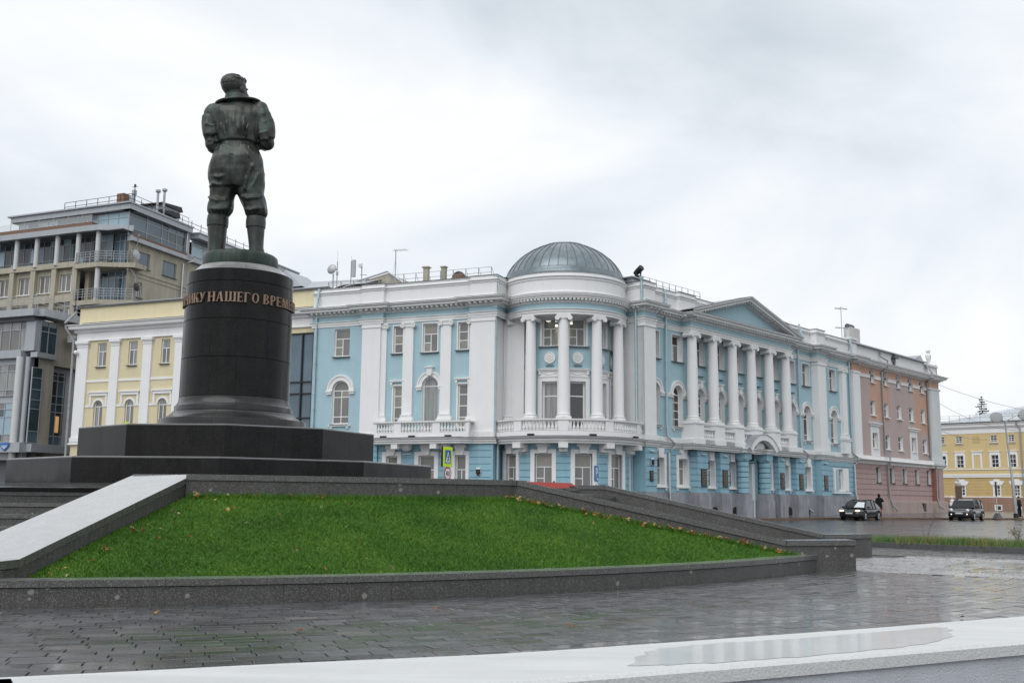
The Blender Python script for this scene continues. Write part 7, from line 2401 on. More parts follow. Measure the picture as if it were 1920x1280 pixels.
# ------------------------------------------------------------------ grey and beige modern block, upper and lower masses
RZB = R(71)
mod = thing('modern_block', 'beige rendered modern block with glazed penthouse, white round columns and corner balconies', 'building', (-37.07, 95, 0))
UA = Fr(mod, -37.07, 95, RZL)
UB = Fr(mod, -37.07, 95, RZB)
low = thing('grey_glass_annex', 'lower grey metal and glass annex with round columns at the left frame edge', 'building', (-36.94, 78, 0))
LA = Fr(low, -36.94, 78, RZL)
LB = Fr(low, -36.94, 78, RZB)
def glazed(fr, s0, s1, z0, z1, o, nv, hz, gm, bar=GREYM, bt=.06, nm='glass_panel', back=None):
    """curtain wall: each light a panel part, bars as one part"""
    xs = [s0 + (s1 - s0) * k_ / nv for k_ in range(nv + 1)] if isinstance(nv, int) else list(nv)
    zz_ = [z0, *hz, z1]
    key = []
    for i in range(len(xs) - 1):
        for j in range(len(zz_) - 1):
            g = gm if not isinstance(gm, list) else rnd.choice(gm)
            w_, h_ = xs[i + 1] - xs[i], zz_[j + 1] - zz_[j]
            k2 = ('gp', round(w_, 2), round(h_, 2), g.name)
            if k2 not in WCACHE:
                WCACHE[k2] = MB().box((.02, 0, .02), (w_ - .02, .03, h_ - .02)).mesh(nm)
            fr.add(WCACHE[k2], nm, g, off=(xs[i], -o, zz_[j]))
    m_ = MB()
    for x_ in xs:
        m_.box((x_ - bt / 2, -o - .05, z0), (x_ + bt / 2, -o + .04, z1))
    for z_ in zz_:
        m_.box((s0, -o - .045, z_ - bt / 2), (s1, -o + .035, z_ + bt / 2))
    fr.add(m_, 'glazing_bars', bar)
# penthouse
glazed(UA, -14.3, .0, 26.9, 28.45, 0, 11, [27.95], [GPALE, GPALE, GBLUE], GREYM)
UA.add(MB().box((-15.0, -.5, 28.6), (.5, .5, 29.15)).box((-15.3, -.7, 29.15), (.6, .5, 29.3)), 'roof_fascia', GREYM)
UB.add(MB().box((-.5, -.5, 28.6), (9.2, .5, 29.15)).box((-.6, -.6, 29.15), (9.3, .5, 29.3)), 'roof_fascia', GREYM)
glazed(UB, 0, 8.6, 26.2, 28.6, 0, [0, 2.6, 4.9, 5.9, 7.2, 8.6], [26.95, 28.0], [GBLUE, GBLUE, GTEAL], GREYM)
UB.add(MB().box((8.6, -.1, 26.0), (9.3, .5, 28.8)), 'clad_pier', GREYM)
glazed(UB, 9.8, 24, 25.6, 28.0, 0, 7, [26.4, 27.5], [GBLUE, GPALE, GBLUE], GREYM)
UB.add(MB().box((9.8, -.9, 28.2), (30, .5, 28.7)).box((9.7, -1.0, 28.7), (30, .5, 28.85)), 'roof_fascia', GREYM)
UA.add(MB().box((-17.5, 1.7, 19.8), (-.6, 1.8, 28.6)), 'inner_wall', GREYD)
# roof terrace: parapet, brick strip, grey band
UA.add(MB().box((-20, -1.36, 26.56), (-3.5, .2, 27.11)), 'clad_band', GREYM)
UA.add(MB().slab_y([(-20, 27.15), (-3.5, 27.15), (-3.5, 27.5), (-20, 27.5)], -1.1, .1), 'brick_band', BRICK)
gr_ = MB()
for k_ in range(9):
    gr_.box((-20 + k_ * 1.9, -1.08, 27.5), (-19.96 + k_ * 1.9, -1.05, 28.35))
UA.add(gr_, 'rail_posts', GREYM)
UA.add(MB().box((-20, -1.07, 27.55), (-3.6, -1.055, 28.25)), 'glass_balustrade', thin_glass())
UA.add(MB().prism([(-3.6, -1.35), (-2.4, -1.35), (.44, 0.23), (-3.6, .23)], 26.55, 27.1), 'clad_corner', GREYM)
UB.add(MB().box((.2, -.45, 25.65), (30, .2, 26.05)).box((.2, -.3, 26.05), (30, .2, 26.2)), 'clad_band', GREYM)
UB.add(MB().box((.4, -.32, 26.05), (8.6, .0, 26.32)), 'brick_band', BRICK)
# column storey
for k_, s_ in enumerate((-18.9, -16.2, -13.5, -10.8, -8.1, -5.4, -2.9)):
    UA.add(MB().lathe([(.24, 23.6), (.24, 26.6)], 16, c=(s_, -.75)), 'round_column', COLGREY, 40)
glazed(UA, -20, -2.2, 23.9, 26.5, -.4, 20, [24.45, 25.9], [GTEAL, GBLUE, GPALE, GL[2]], GREYM, .05)
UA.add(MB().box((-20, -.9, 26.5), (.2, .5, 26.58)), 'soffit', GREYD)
# beige storeys
BO = [(a, a + 1.85, 21.0, 22.75) for a in (-18.75, -16.05, -13.35, -10.65, -7.85)] + [(a, a + 1.85, 17.6, 19.4) for a in (-18.75, -16.05, -13.35, -10.65, -7.85)]
UA.add(wall_mb(-20, -5.3, 14.0, 23.75, BO, .35, .3), 'rendered_wall', BEIGE)
for i, op in enumerate(BO):
    window(UA, *op, style='V2', o=.35, depth=.26, seed=i, casing=0, glass=[GL[0], GL[3], GL[0]], t=.09, sill_mat=WHITE)
for k_, s_ in enumerate((-19.35, -16.65, -13.95, -11.1, -8.35, -5.65)):
    UA.add(MB().box((s_ - .3, -.75, 14), (s_ + .3, -.3, 23.7)), 'render_pier', BEIGE)
UA.add(MB().box((-20, -.8, 23.3), (-5.35, -.3, 23.85)).box((-20, -.7, 19.9), (-5.35, -.3, 20.6)).box((-20, -.7, 16.2), (-5.35, -.3, 17.1)), 'render_band', BEIGE)
# corner balconies
for z_ in (23.45, 19.8):
    UA.add(MB().prism([(-5.4, -1.1), (-2.4, -1.1), (.7, .45), (.7, 2.0), (-5.4, .6)], z_ - .45, z_), 'balcony_slab', BEIGE)
    r_ = MB()
    P_ = [(-5.3, -1.02), (-2.4, -1.02), (.62, .48)]
    for q in (.35, .6, .85, 1.1):
        r_.tube([(x_, y_, z_ + q) for x_, y_ in P_], .03, 5)
    for a, b in zip(P_[:-1], P_[1:]):
        for k_ in range(6):
            t = k_ / 5
            r_.tube([(a[0] + (b[0] - a[0]) * t, a[1] + (b[1] - a[1]) * t, z_), (a[0] + (b[0] - a[0]) * t, a[1] + (b[1] - a[1]) * t, z_ + 1.1)], .03, 5)
    UA.add(r_, 'balcony_railing', GREYM)
UA.add(MB().lathe([(.24, 19.8), (.24, 23.0)], 16, c=(-2.75, -.7)), 'round_column', COLGREY, 40)
glazed(UA, -4.8, -.2, 19.9, 22.9, -.9, 5, [22.2], [GTEAL, GL[2], GBLUE], GREYM, .07)
glazed(UA, -2.2, -.2, 23.6, 26.5, -.7, 3, [25.8], [GTEAL, GBLUE], GREYM, .07)
UA.add(MB().box((-5.3, .3, 14), (-4.8, 1.2, 23.5)), 'render_return', BEIGE)
UA.add(MB().quad((.0, 1.6, 14), (.0, 1.6, 26.6), (-.25, .9, 26.6), (-.25, .9, 14)), 'render_return', BEIGE)
BB = [(1.14, 3.4, 23.4, 24.95), (5.34, 7.55, 23.4, 24.9), (1.6, 2.52, 20.4, 21.9), (6.2, 7.6, 19.2, 20.6), (11, 12.5, 23.4, 24.9)]
UB.add(wall_mb(.2, 30, 12.0, 25.7, BB, 0, .3), 'rendered_wall', BEIGE)
for i, op in enumerate(BB):
    window(UB, *op, style='O' if i == 0 else ('O2' if i in (1, 4) else 'V2'), depth=.22, seed=i, casing=0, glass=GBLUE if i in (0, 1, 4) else GL[0], frame_mat=GREYM if i < 2 else WPAINT, t=.07)
UB.add(MB().box((.2, -.08, 22.75), (30, 0, 22.9)).box((1.4, -.06, 22.35), (30, 0, 22.42)), 'render_band', BEIGE)
pipe_part(UB, 0, 0, None, jog=[(8.75, .2, 28.6), (8.6, .2, 26.5), (9.2, .7, 26.0), (9.1, .7, 25.6), (8.4, .15, 25.2), (8.3, .15, 18)], m=ZINCP, r=.08)
pipe_part(UB, 0, 0, None, jog=[(.9, .5, 26.2), (.9, .4, 25.4), (.55, .15, 24.8), (.5, .15, 22.9), (1.0, .4, 22.2), (1.0, .2, 18)], m=PIPEG, r=.07)
UB.add(MB().lathe([(.001, .1), (.3, .08), (.5, 0), (.5, -.02), (.001, .06)], 16, caps=False, M=T3(.6, -.7, 24.3) @ Matrix.Rotation(R(80), 4, 'X')), 'satellite_dish', GREYM, 40)
UB.add(MB().lathe([(.001, .1), (.28, .08), (.42, 0), (.42, -.02), (.001, .06)], 16, caps=False, M=T3(1.0, -.6, 21.2) @ Matrix.Rotation(R(80), 4, 'X')), 'satellite_dish', DARK, 40)
# roof furniture
UA.add(MB().box((-3.9, 1, 29.3), (-1.9, 2.4, 29.9)).box((-2.9, 1.2, 29.9), (-2.0, 2.0, 30.9)), 'brick_chimney', BRICK)
UA.add(MB().slab_y([(-9.2, 29.3), (-6.0, 29.3), (-6.6, 29.75), (-9.0, 29.5)], .5, 1.5), 'solar_panel', DARK)
UB.add(MB().box((6.6, 1.6, 29), (9.6, 3.6, 31.3)), 'roof_plant_room', GREYM)
UB.add(MB().slab_y([(6.0, 31.2), (9.9, 31.2), (9.6, 31.7), (6.4, 31.4)], 1.4, 4).slab_y([(5.6, 30.3), (9.0, 30.3), (8.8, 30.8), (6.0, 30.5)], 1.0, 1.6), 'roof_plant_cover', DARK)
for s_, h_ in ((5.2, 3.3), (6.2, 3.8)):
    UB.add(MB().tube([(s_, 1, 29.3), (s_, 1, 29.3 + h_ * .8)], .12, 8).lathe([(.12, 0), (.26, .1), (.26, .3), (.05, .4)], 10, c=(s_, -1), M=Matrix.Identity(4) @ T3(0, 0, 29.3 + h_ * .8) @ Matrix.Diagonal((1, -1, 1, 1))), 'flue', GREYM, 40)
UA.add(MB().tube([(-1.7, 1.2, 29.3), (-1.7, 1.2, 30.6)], .16, 10).tube([(-1.7, 1.2, 30.6), (-1.7, 1.2, 31.0)], .24, 10), 'flue', GREYM, 40, off=(1.0, 0, 0))
rl = MB()
for q in (.5, .95):
    rl.tube([(-8.6, .2, 29.3 + q), (0, 0, 29.3 + q)], .03, 5)
for k_ in range(7):
    rl.tube([(-8.6 + k_ * 1.43, .2, 29.3), (-8.6 + k_ * 1.43, .2, 30.25)], .035, 5)
UA.add(rl, 'roof_railing', DARK)
rl = MB()
for q in (.5, .95):
    rl.tube([(0, 0, 29.3 + q), (9, .0, 29.3 + q), (9.1, 0, 28.9 + q), (26, 0, 28.9 + q)], .03, 5)
for k_ in range(16):
    rl.tube([(k_ * 1.6, 0, 28.9), (k_ * 1.6, 0, 30.1)], .035, 5)
UB.add(rl, 'roof_railing', DARK)
UA.add(MB().tube([(.2, .3, 29.3), (.2, .3, 31.0)], .04, 6).tube([(-.1, .3, 31.0), (.5, .3, 31.0)], .035, 5).tube([(.2, .3, 31.0), (.2, .3, 31.25)], .1, 8), 'weather_mast', DARK)
UA.add(MB().box((-20, 1.2, 0), (-2.6, 10, 28.4)), 'building_core', GROUT)
UB.add(MB().box((1.8, .5, 0), (30, 10, 28.0)), 'building_core', GROUT)
# lower grey annex
LA.add(MB().box((-16, -.9, 15.05), (.4, .5, 15.6)), 'roof_fascia', GREYM)
LB.add(MB().box((-.4, -.9, 15.05), (7.5, .5, 15.6)), 'roof_fascia', GREYM)
LA.add(MB().box((-16, -.5, 14.75), (.1, .5, 15.05)), 'soffit', GREYD)
glazed(LA, -8.6, -.55, 12.5, 14.75, .2, [-8.6, -7.55, -6.5, -5.45, -4.5, -3.55, -2.55, -1.55, -.9], [14.1], [GL[0], GPALE, GL[3]], GREYM)
LA.add(MB().box((-.9, -.3, 12.4), (.1, .3, 14.8)), 'clad_corner', GREYM)
glazed(LB, .1, 1.9, 12.2, 14.8, .1, 2, [14.0], GTEAL, GREYM)
LB.add(MB().box((1.9, .0, 11.5), (7, .3, 15.1)), 'rendered_wall', BEIGE)
LA.add(MB().box((-16, -.6, 11.85), (-.9, .3, 12.42)), 'clad_band', GREYM)
LB.add(MB().box((-.2, -.35, 11.9), (1.9, .3, 12.3)), 'clad_band', GREYM)
LA.add(MB().box((-16, -.15, 4.0), (-.4, .3, 11.9)), 'clad_wall', GREYM)
for z0, z1 in ((8.95, 11.4), (5.4, 8.4)):
    glazed(LA, -3.35, -1.55, z0, z1, .25, 2, [z0 + .45, z1 - .55] if z0 > 8 else [z0 + .55, z1 - 1.1, z1 - .5], [GPALE, GL[0], GL[3], GTEAL], GREYM)
    glazed(LA, -8, -3.95, z0, z1, .25, 4, [z0 + .45, z1 - .55], [GPALE, GL[0], GTEAL], GREYM)
LA.add(MB().lathe([(.27, 3.6), (.27, 11.9)], 18, c=(-.95, -.55)), 'round_column', COLGREY, 40)
LA.add(MB().lathe([(.2, 4.6), (.2, 11.9)], 14, c=(-.35, -.3)), 'round_column', GREYM, 40)
glazed(LB, -.3, .75, 5.3, 11.1, .1, 1, [6.2, 7.9, 8.6, 9.4, 10.3], [GTEAL, GBLUE], GREYM)
LB.add(MB().box((.75, -.05, 5.2), (1.95, .4, 11.9)), 'rendered_pier', BEIGE)
LB.add(MB().box((1.9, .6, 11.75), (6.5, 1.6, 13.1)).box((1.9, .55, 13.1), (6.5, 1.6, 13.2)), 'clad_band', GREYM)
glazed(LB, 2.25, 4.2, 5.3, 11.1, -.7, [2.25, 3.2, 4.1], [6.0, 7.9, 8.55, 9.2, 10.4, 10.85], [GTEAL, GL[2], GBLUE], GREYM)
LB.add(MB().box((1.9, .75, 4.5), (7, 1.2, 11.8)), 'clad_wall', GREYM)
LB.add(MB().box((3.25, .62, 6.3), (3.6, .66, 7.6)), 'lit_room', mat('warm_lit_room', (.5, .3, .12), .6, emit=((1, .55, .2), .35)))
LA.add(MB().box((-16, -.9, 4.55), (.1, .4, 5.3)), 'clad_band', GREYM)
LB.add(MB().box((-.3, -.6, 4.6), (4.5, .4, 5.2)), 'clad_band', GREYM)
LB.add(MB().box((2.0, .3, 4.2), (5, 1.0, 4.75)), 'rendered_sill', BEIGE)
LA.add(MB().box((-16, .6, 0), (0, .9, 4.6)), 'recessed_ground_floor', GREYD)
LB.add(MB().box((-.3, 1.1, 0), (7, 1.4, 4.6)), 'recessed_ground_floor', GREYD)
LA.add(MB().lathe([(.27, 0), (.27, 4.6)], 18, c=(-.95, -.55)), 'round_column', COLGREY, 40)
LA.add(MB().box((-.62, -1.1, 0), (-.58, -.9, .1)), 'small_foot', GREYM)
LA.add(MB().slab_y([(-.45, .25), (.45, .25), (.45, .1), (.15, -.2), (0, -.3), (-.15, -.2), (-.45, .1)], -.05, 0).slab_y([(-.5, .3), (.5, .3), (.5, .26), (-.5, .26)], -.06, 0), 'address_sign', SIGNB, off=(-1.35, -.95, 4.95))
LA.add(MB().box((-.32, -.06, .05), (.32, -.05, .09)).box((-.25, -.06, -.04), (.25, -.05, 0)).box((-.1, -.06, -.14), (.1, -.05, -.08)), 'address_lettering', SIGNW, off=(-1.35, -.95, 4.97))
LB.add(MB().box((2.8, -.75, 13.45), (3.75, -.35, 14.05)), 'air_conditioner', COLGREY)
LB.add(MB().lathe([(.24, 0), (.24, .02), (.08, .03), (.001, .03)], 14, caps=False, M=T3(3.35, -.755, 13.75) @ Matrix.Rotation(PI / 2, 4, 'X')), 'fan_grille', GREYM)
rl = MB()
for q in (.3, .6, .9, 1.15):
    rl.tube([(-12, -.4, 15.6 + q), (.1, -.4, 15.6 + q)], .025, 5)
for k_ in range(9):
    rl.tube([(-12 + k_ * 1.5, -.4, 15.6), (-12 + k_ * 1.5, -.4, 16.75)], .03, 5)
LA.add(rl, 'terrace_railing', GREYM)
rl = MB()
for q in (.3, .6, .9, 1.15):
    rl.tube([(.1, .2, 15.6 + q), (7.0, .2, 15.6 + q)], .025, 5)
for k_ in range(6):
    rl.tube([(k_ * 1.4, .2, 15.6), (k_ * 1.4, .2, 16.75)], .03, 5)
LB.add(rl, 'terrace_railing', GREYM)
LA.add(MB().box((-16, 1.0, 0), (-2.0, 7, 15.0)), 'building_core', GROUT)
LB.add(MB().box((1.2, 1.5, 0), (7, 6, 15.0)), 'building_core', GROUT)

# ------------------------------------------------------------------ ochre building on the right
RZY = math.atan2(-.69831693, .7157887)
och = thing('ochre_building', 'ochre yellow building with white window surrounds and brown plinth at the right edge', 'building', (59.67, 130, 0), RZY)
FO = Fr(och, 59.67, 130, RZY)
us = [(-7.4, -6.5, 0), (-5.1, -4.2, 0), (-2.80, -1.98, 0), (-.66, .17, 1), (1.52, 2.33, 0), (3.66, 4.40, 0), (5.85, 6.6, 0), (8, 8.8, 0), (10.2, 11, 0)]
OO = [(a, b, 9.12, 10.0) for a, b, k_ in us if not k_] + [(a - .02, b + .06, 5.95, 7.52) for a, b, k_ in us if not k_]
FO.add(wall_mb(-10, 14, 5.75, 10.35, OO, 0, .2), 'upper_wall', YELR)
for i, op in enumerate(OO):
    window(FO, *op, style='X', depth=.16, seed=i, casing=.0 if op[2] > 8 else .2, casing_o=.05, sill=op[2] > 8, glass=[GL[2], GL[2], GL[0]], t=.07, sill_mat=STAINW)
for a, b, k_ in us:
    c = (a + b) / 2
    if k_:
        FO.add(MB().box((a, -.04, 9.12), (b, 0, 10.0)), 'blind_window', YELG)
        FO.add(MB().box((a - .2, -.05, 5.85), (a, 0, 7.55)).box((b, -.05, 5.85), (b + .2, 0, 7.55)).box((a - .2, -.05, 7.55), (b + .2, 0, 7.9)), 'blind_surround', WHITE)
    FO.add(MB().box((a - .35, -.12, 7.95), (b + .35, 0, 8.03)).box((a - .22, -.05, 7.72), (b + .22, 0, 7.95)), 'window_hood', WHITE)
    if not k_:
        FO.add(MB().box((a - .15, -.1, 8.92), (b + .15, 0, 9.02)), 'window_ledge', STAINW)
FO.add(MB().sweep([(-10, 0), (14, 0)], [(0, 10.3), (.04, 10.3), (.04, 10.85), (.15, 10.95), (.3, 11.15), (.3, 11.4), (.45, 11.5), (.45, 11.62), (0, 11.65)]), 'white_cornice', WHITE, 30)
FO.add(MB().box((-10, -.55, 11.62), (14, .1, 11.74)), 'eaves_gutter', FLASH)
FO.add(MB().quad((-10, -.5, 11.74), (14, -.5, 11.74), (14, 9.5, 15.0), (5.5, 9.5, 14.75), (1.0, 9.5, 14.1), (-6, 6, 12.5)).quad((-10, -.5, 11.74), (-6, 6, 12.5), (-10, 7, 11.8)), 'metal_roof', ROOFW)
se = MB()
for k_ in range(34):
    x_ = -9.6 + k_ * .7
    tt = 1.0 if x_ > 3.3 else max(.25, (x_ + 8.5) / 11.8)
    zt_ = 14.78 if x_ > 3.3 else 14.78 - (3.3 - x_) * .155
    se.tube([(x_, -.48, 11.77), (min(x_ + 2.2 * tt, 14), -.5 + 10 * tt, 11.77 + (zt_ - 11.74) * tt)], .025, 4)
FO.add(se, 'roof_seams', mat('roof_seam', (.33, .35, .38), .4, metal=.3), kind='stuff')
rl = MB()
for q in (.45, .75):
    rl.tube([(-10, .1, 11.9 + q), (14, .1, 11.9 + q)], .02, 4)
for k_ in range(19):
    rl.tube([(-10 + k_ * 1.3, .1, 11.8), (-10 + k_ * 1.3, .1, 12.7)], .03, 4)
FO.add(rl, 'roof_railing', mat('rail_grey', (.3, .3, .3), .6))
FO.add(MB().box((-10, -.08, 5.7), (14, .05, 5.8)).box((-10, -.1, 4.98), (14, .05, 5.14)).box((-10, -.16, 4.72), (14, .05, 4.9)), 'white_band', WHITE)
FO.add(MB().box((-10, -.12, 4.9), (14, .0, 4.98)), 'grey_band', ROOFG)
FO.add(MB().quad((-10, 0, 5.1), (14, 0, 5.1), (14, 0, 5.8), (-10, 0, 5.8)), 'upper_wall', YELR)
OG = [(-7.3, -6.5), (-2.68, -1.95), (1.60, 2.35), (3.95, 4.68), (6.2, 6.95), (8.5, 9.2)]
rustic(FO, -10, 14, 2.3, 4.72, [(a - .1, b + .1, 2.4, 3.95) for a, b in OG], 0, .40, .04, .03, YELG)
for i, (a, b) in enumerate(OG):
    FO.add(wall_mb(a - .12, b + .12, 2.35, 3.9, [(a, b, 2.42, 3.72)], .06, .2), 'window_surround', WHITE)
    window(FO, a, b, 2.42, 3.72, style='X', depth=.2, o=.06, seed=i, sill=False, glass=[GL[2], GL[0]], t=.07)
    FO.add(MB().slab_y([(a - .25, 3.75), (b + .25, 3.75), (b + .5, 4.1), (b + .45, 4.25), (b + .05, 4.3), (b - .1, 4.5), (a + .1, 4.5), (a - .05, 4.3), (a - .45, 4.25), (a - .5, 4.1)], -.1, 0), 'keystone', WHITE)
FO.add(MB().box((-10, -.06, 2.22), (14, .05, 2.34)), 'white_band', WHITE)
FO.add(wall_mb(-10, 14, -.3, 2.22, [(1.7, 2.4, .62, 1.2), (4.0, 4.7, .45, 1.05), (6.3, 7, .4, 1.0)], .12, .15), 'brown_plinth', BROWN)
for a, z_ in ((1.7, .62), (4.0, .45), (6.3, .4)):
    window(FO, a, a + .7, z_, z_ + .58, style='O2', o=.12, depth=.12, seed=int(a), sill=False, glass=GL[2], casing=.1)
FO.add(MB().box((-10, .4, 0), (14, 9, 11.7)), 'building_core', GROUT)
pipe_part(FO, 0, 0, None, jog=[(4.85, .5, 11.6), (4.85, .45, 11.3), (5.15, .15, 10.7), (5.15, .15, 1.5)], m=PIPEG, r=.09)
FO.add(MB().box((-4, -3.2, -.2), (3.8, -1.2, .55)).box((-2.8, -3.2, .5), (-.5, -1.2, 1.2)), 'entrance_ramp', BROWN)

# ------------------------------------------------------------------ spruce behind the ochre building
sp = thing('spruce_tree', 'dark spruce treetop rising behind the pale metal roof', 'tree', (88.3, 190, 0))
MB().tube([(0, 0, 0), (0, 0, 21.4)], [.35, .04], 8).build('trunk', TWIG, sp)
r_ = random.Random(4)
nd = MB()
for lv in range(26):
    z_ = 21.3 - lv * .42
    L_n = .16 + lv * .20
    for k_ in range(7 + lv // 3):
        a = r_.uniform(0, 2 * PI)
        ln = L_n * r_.uniform(.65, 1.15)
        for q in range(5 + int(ln * 5)):
            t = r_.uniform(.1, 1)
            x_, y_ = math.cos(a) * ln * t, math.sin(a) * ln * t
            zz_ = z_ - ln * t * .35 + ln * t * t * .25
            s_ = r_.uniform(.07, .2)
            b_ = r_.uniform(0, PI)
            nd.quad((x_ - s_ * math.cos(b_), y_ - s_ * math.sin(b_), zz_), (x_ + s_ * math.cos(b_), y_ + s_ * math.sin(b_), zz_), (x_ + s_ * .4, y_, zz_ - s_ * 1.4))
nd.build('foliage', mat('spruce_needles', (.018, .035, .022), .7, .4, 3), sp)

# ------------------------------------------------------------------ cars
def car(name, label, x, y, rz, L, Wd, H, paint, boxy, lit):
    z = gh(x, y)
    r_ = thing(name, label, 'car', (x, y, z), rz)
    hw_ = Wd / 2
    gc = .19
    # rings along the length (front at -y); each: y, half width low, z low, half width belt, z belt
    if boxy:
        st_ = [(-.50, .70, .32, .60, .62), (-.485, .88, .26, .84, .78), (-.44, .97, .22, .93, .92), (-.30, 1.0, .20, .96, 1.0), (-.18, 1.0, .20, .97, 1.03), (.1, 1.0, .20, .98, 1.05), (.35, 1.0, .2, .97, 1.07), (.46, .98, .24, .94, 1.06), (.495, .9, .3, .88, 1.0), (.5, .84, .4, .82, .9)]
        roof = [(-.235, .90, 1.03, .02), (-.13, .80, 1.0, .86), (-.05, .76, .98, .98), (.1, .76, .98, 1.0), (.33, .76, .98, .985), (.42, .76, .98, .95), (.475, .80, .98, .3)]
    else:
        st_ = [(-.50, .62, .30, .55, .58), (-.485, .86, .24, .82, .74), (-.44, .97, .21, .93, .85), (-.30, 1.0, .19, .96, .93), (-.2, 1.0, .19, .97, .97), (.1, 1.0, .19, .98, 1.0), (.33, 1.0, .2, .97, 1.03), (.45, .97, .25, .92, 1.04), (.49, .88, .33, .86, .98), (.5, .8, .45, .78, .88)]
        roof = [(-.27, .90, .97, .02), (-.14, .80, .98, .76), (-.04, .74, .98, .97), (.08, .73, .98, 1.0), (.22, .73, .98, .95), (.34, .74, .98, .72), (.455, .78, .98, .1)]
    zb = (H * .62) / 1.05
    m_ = MB()
    n_ = 20
    for (y_, wl, zl, wb_, zbt) in st_:
        for j in range(n_):
            a = 2 * PI * j / n_
            ca, sa = math.cos(a), math.sin(a)
            u_ = (sa + 1) / 2
            zq = zl * zb / .62 * .62 + (zbt * zb - zl * zb) * (.5 + .5 * math.copysign(abs(sa) ** .45, sa))
            wq = (wl + (wb_ - wl) * u_) * hw_
            m_.v.append((wq * math.copysign(abs(ca) ** .38, ca), y_ * L, zq))
    for k_ in range(len(st_) - 1):
        for j in range(n_):
            j2 = (j + 1) % n_
            m_.f.append((k_ * n_ + j, (k_ + 1) * n_ + j, (k_ + 1) * n_ + j2, k_ * n_ + j2))
    m_.f.append(tuple(range(n_)))
    m_.f.append(tuple(range(len(st_) * n_ - 1, (len(st_) - 1) * n_ - 1, -1)))
    body_ = m_.build('body', paint, r_, 50)
    # cabin: roof shell with glass
    zr = H
    def cab(y_, w_, b_, h_):
        zz_ = zb * b_ + (zr - zb * b_) * h_
        return y_ * L, w_ * hw_, zb * b_ - .03, zz_
    g_ = MB()
    rr_ = [cab(*q) for q in roof]
    for (y_, w_, z0, z1) in rr_:
        wt = w_ if z1 > zb * 1.2 else w_ * 1.02
        g_.v += [(-hw_ * .93, y_, z0), (-wt, y_, z1 - .05 if z1 > z0 + .1 else z1), (-wt * .82, y_, z1), (wt * .82, y_, z1), (wt, y_, z1 - .05 if z1 > z0 + .1 else z1), (hw_ * .93, y_, z0)]
    for k_ in range(len(rr_) - 1):
        for j in range(5):
            i = k_ * 6 + j
            g_.f.append((i, i + 6, i + 7, i + 1))
    g_.build('windows', CGLASS, r_, 30)
    rf = MB()
    R4 = rr_[1:-1]
    for (y_, w_, z0, z1) in R4:
        if z1 > H * .93:
            rf.v += [(-w_ * 1.0, y_, z1 - .045), (-w_ * .82, y_, z1 + .012), (w_ * .82, y_, z1 + .012), (w_ * 1.0, y_, z1 - .045)]
    nn = len(rf.v) // 4
    for k_ in range(nn - 1):
        for j in range(3):
            i = k_ * 4 + j
            rf.f.append((i, i + 4, i + 5, i + 1))
    rf.build('roof_panel', paint, r_, 30)
    pl2 = MB()
    for (k0, k1) in ((0, 2), (3, 3), (4, 4), (len(rr_) - 3, len(rr_) - 1)):
        for sx in (-1, 1):
            if k0 == k1:
                y_, w_, z0, z1 = rr_[k0]
                pl2.tube([(sx * hw_ * .94, y_, z0), (sx * w_ * 1.01, y_, z1 - .05)], .035, 5)
            else:
                pl2.tube([(sx * (hw_ * .93 if q == k0 and k0 == 0 else rr_[q][1] * 1.0), rr_[q][0], rr_[q][3] - .03) for q in range(k0, k1 + 1)], .035, 5)
    pl2.build('window_pillars', paint, r_, 40)
    if boxy:
        MB().tube([(-.66 * hw_, -.05 * L, H + .03), (-.66 * hw_, .36 * L, H + .02)], .025, 5).tube([(.66 * hw_, -.05 * L, H + .03), (.66 * hw_, .36 * L, H + .02)], .025, 5).build('roof_rail', DARK, r_)
    else:
        MB().tube([(-.66 * hw_, -.0 * L, H + .02), (-.66 * hw_, .24 * L, H - .0)], .022, 5).tube([(.66 * hw_, -.0 * L, H + .02), (.66 * hw_, .24 * L, H)], .022, 5).build('roof_rail', DARK, r_)
    wr = .335
    for wy in (-.31, .29):
        for sx in (-1, 1):
            Mw = T3(sx * (hw_ - .10), wy * L, wr) @ Matrix.Rotation(PI / 2, 4, 'Y')
            w_ = MB().lathe([(wr * .62, -.11), (wr * .95, -.11), (wr, -.08), (wr, .08), (wr * .95, .11), (wr * .62, .11)], 22, M=Mw).build('wheel', RUBBER, r_, 30)
            rm = MB()
            zo = sx * .115
            rm.lathe([(wr * .64, zo), (wr * .58, zo * .9), (wr * .56, zo * .3)], 22, M=Mw, caps=False)
            for q in range(5):
                a = 2 * PI * q / 5
                A = Vector((wr * .58 * math.cos(a), wr * .58 * math.sin(a), zo * .85))
                rm.tube([Mw @ Vector((0, 0, zo * .85)), Mw @ A], .035, 5)
            rm.build('rim', CHROME, w_, 40)
            MB().lathe([(wr * 1.06, -.13 * 1), (wr * 1.19, -.12), (wr * 1.22, .0), (wr * 1.19, .13), (wr * 1.06, .125)], 18, a0=PI / 2, a1=PI * 1.5, M=T3(sx * (hw_ - .09), wy * L, wr) @ Matrix.Rotation(PI / 2, 4, 'Y') @ RZ(PI / 2 if True else 0)).build('wheel_arch', DARK, r_, 40)
    for sx in (-1, 1):
        MB().ball((sx * (hw_ + .08), -.20 * L, zb * 1.08), (.12, .07, .08)).build('side_mirror', paint, r_, True)
        if boxy:
            MB().ball((sx * hw_ * .66, -.478 * L, zb * .80), (.15, .07, .12)).build('headlight', HEADL if lit == 2 else HEADD, r_, True)
            MB().ball((sx * hw_ * .62, -.49 * L, zb * .50), (.075, .05, .075)).build('fog_light', HEADL if lit else HEADD, r_, True)
        else:
            MB().ball((sx * hw_ * .68, -.475 * L, zb * .79), (.19, .10, .055)).build('headlight', HEADL if lit else HEADD, r_, True)
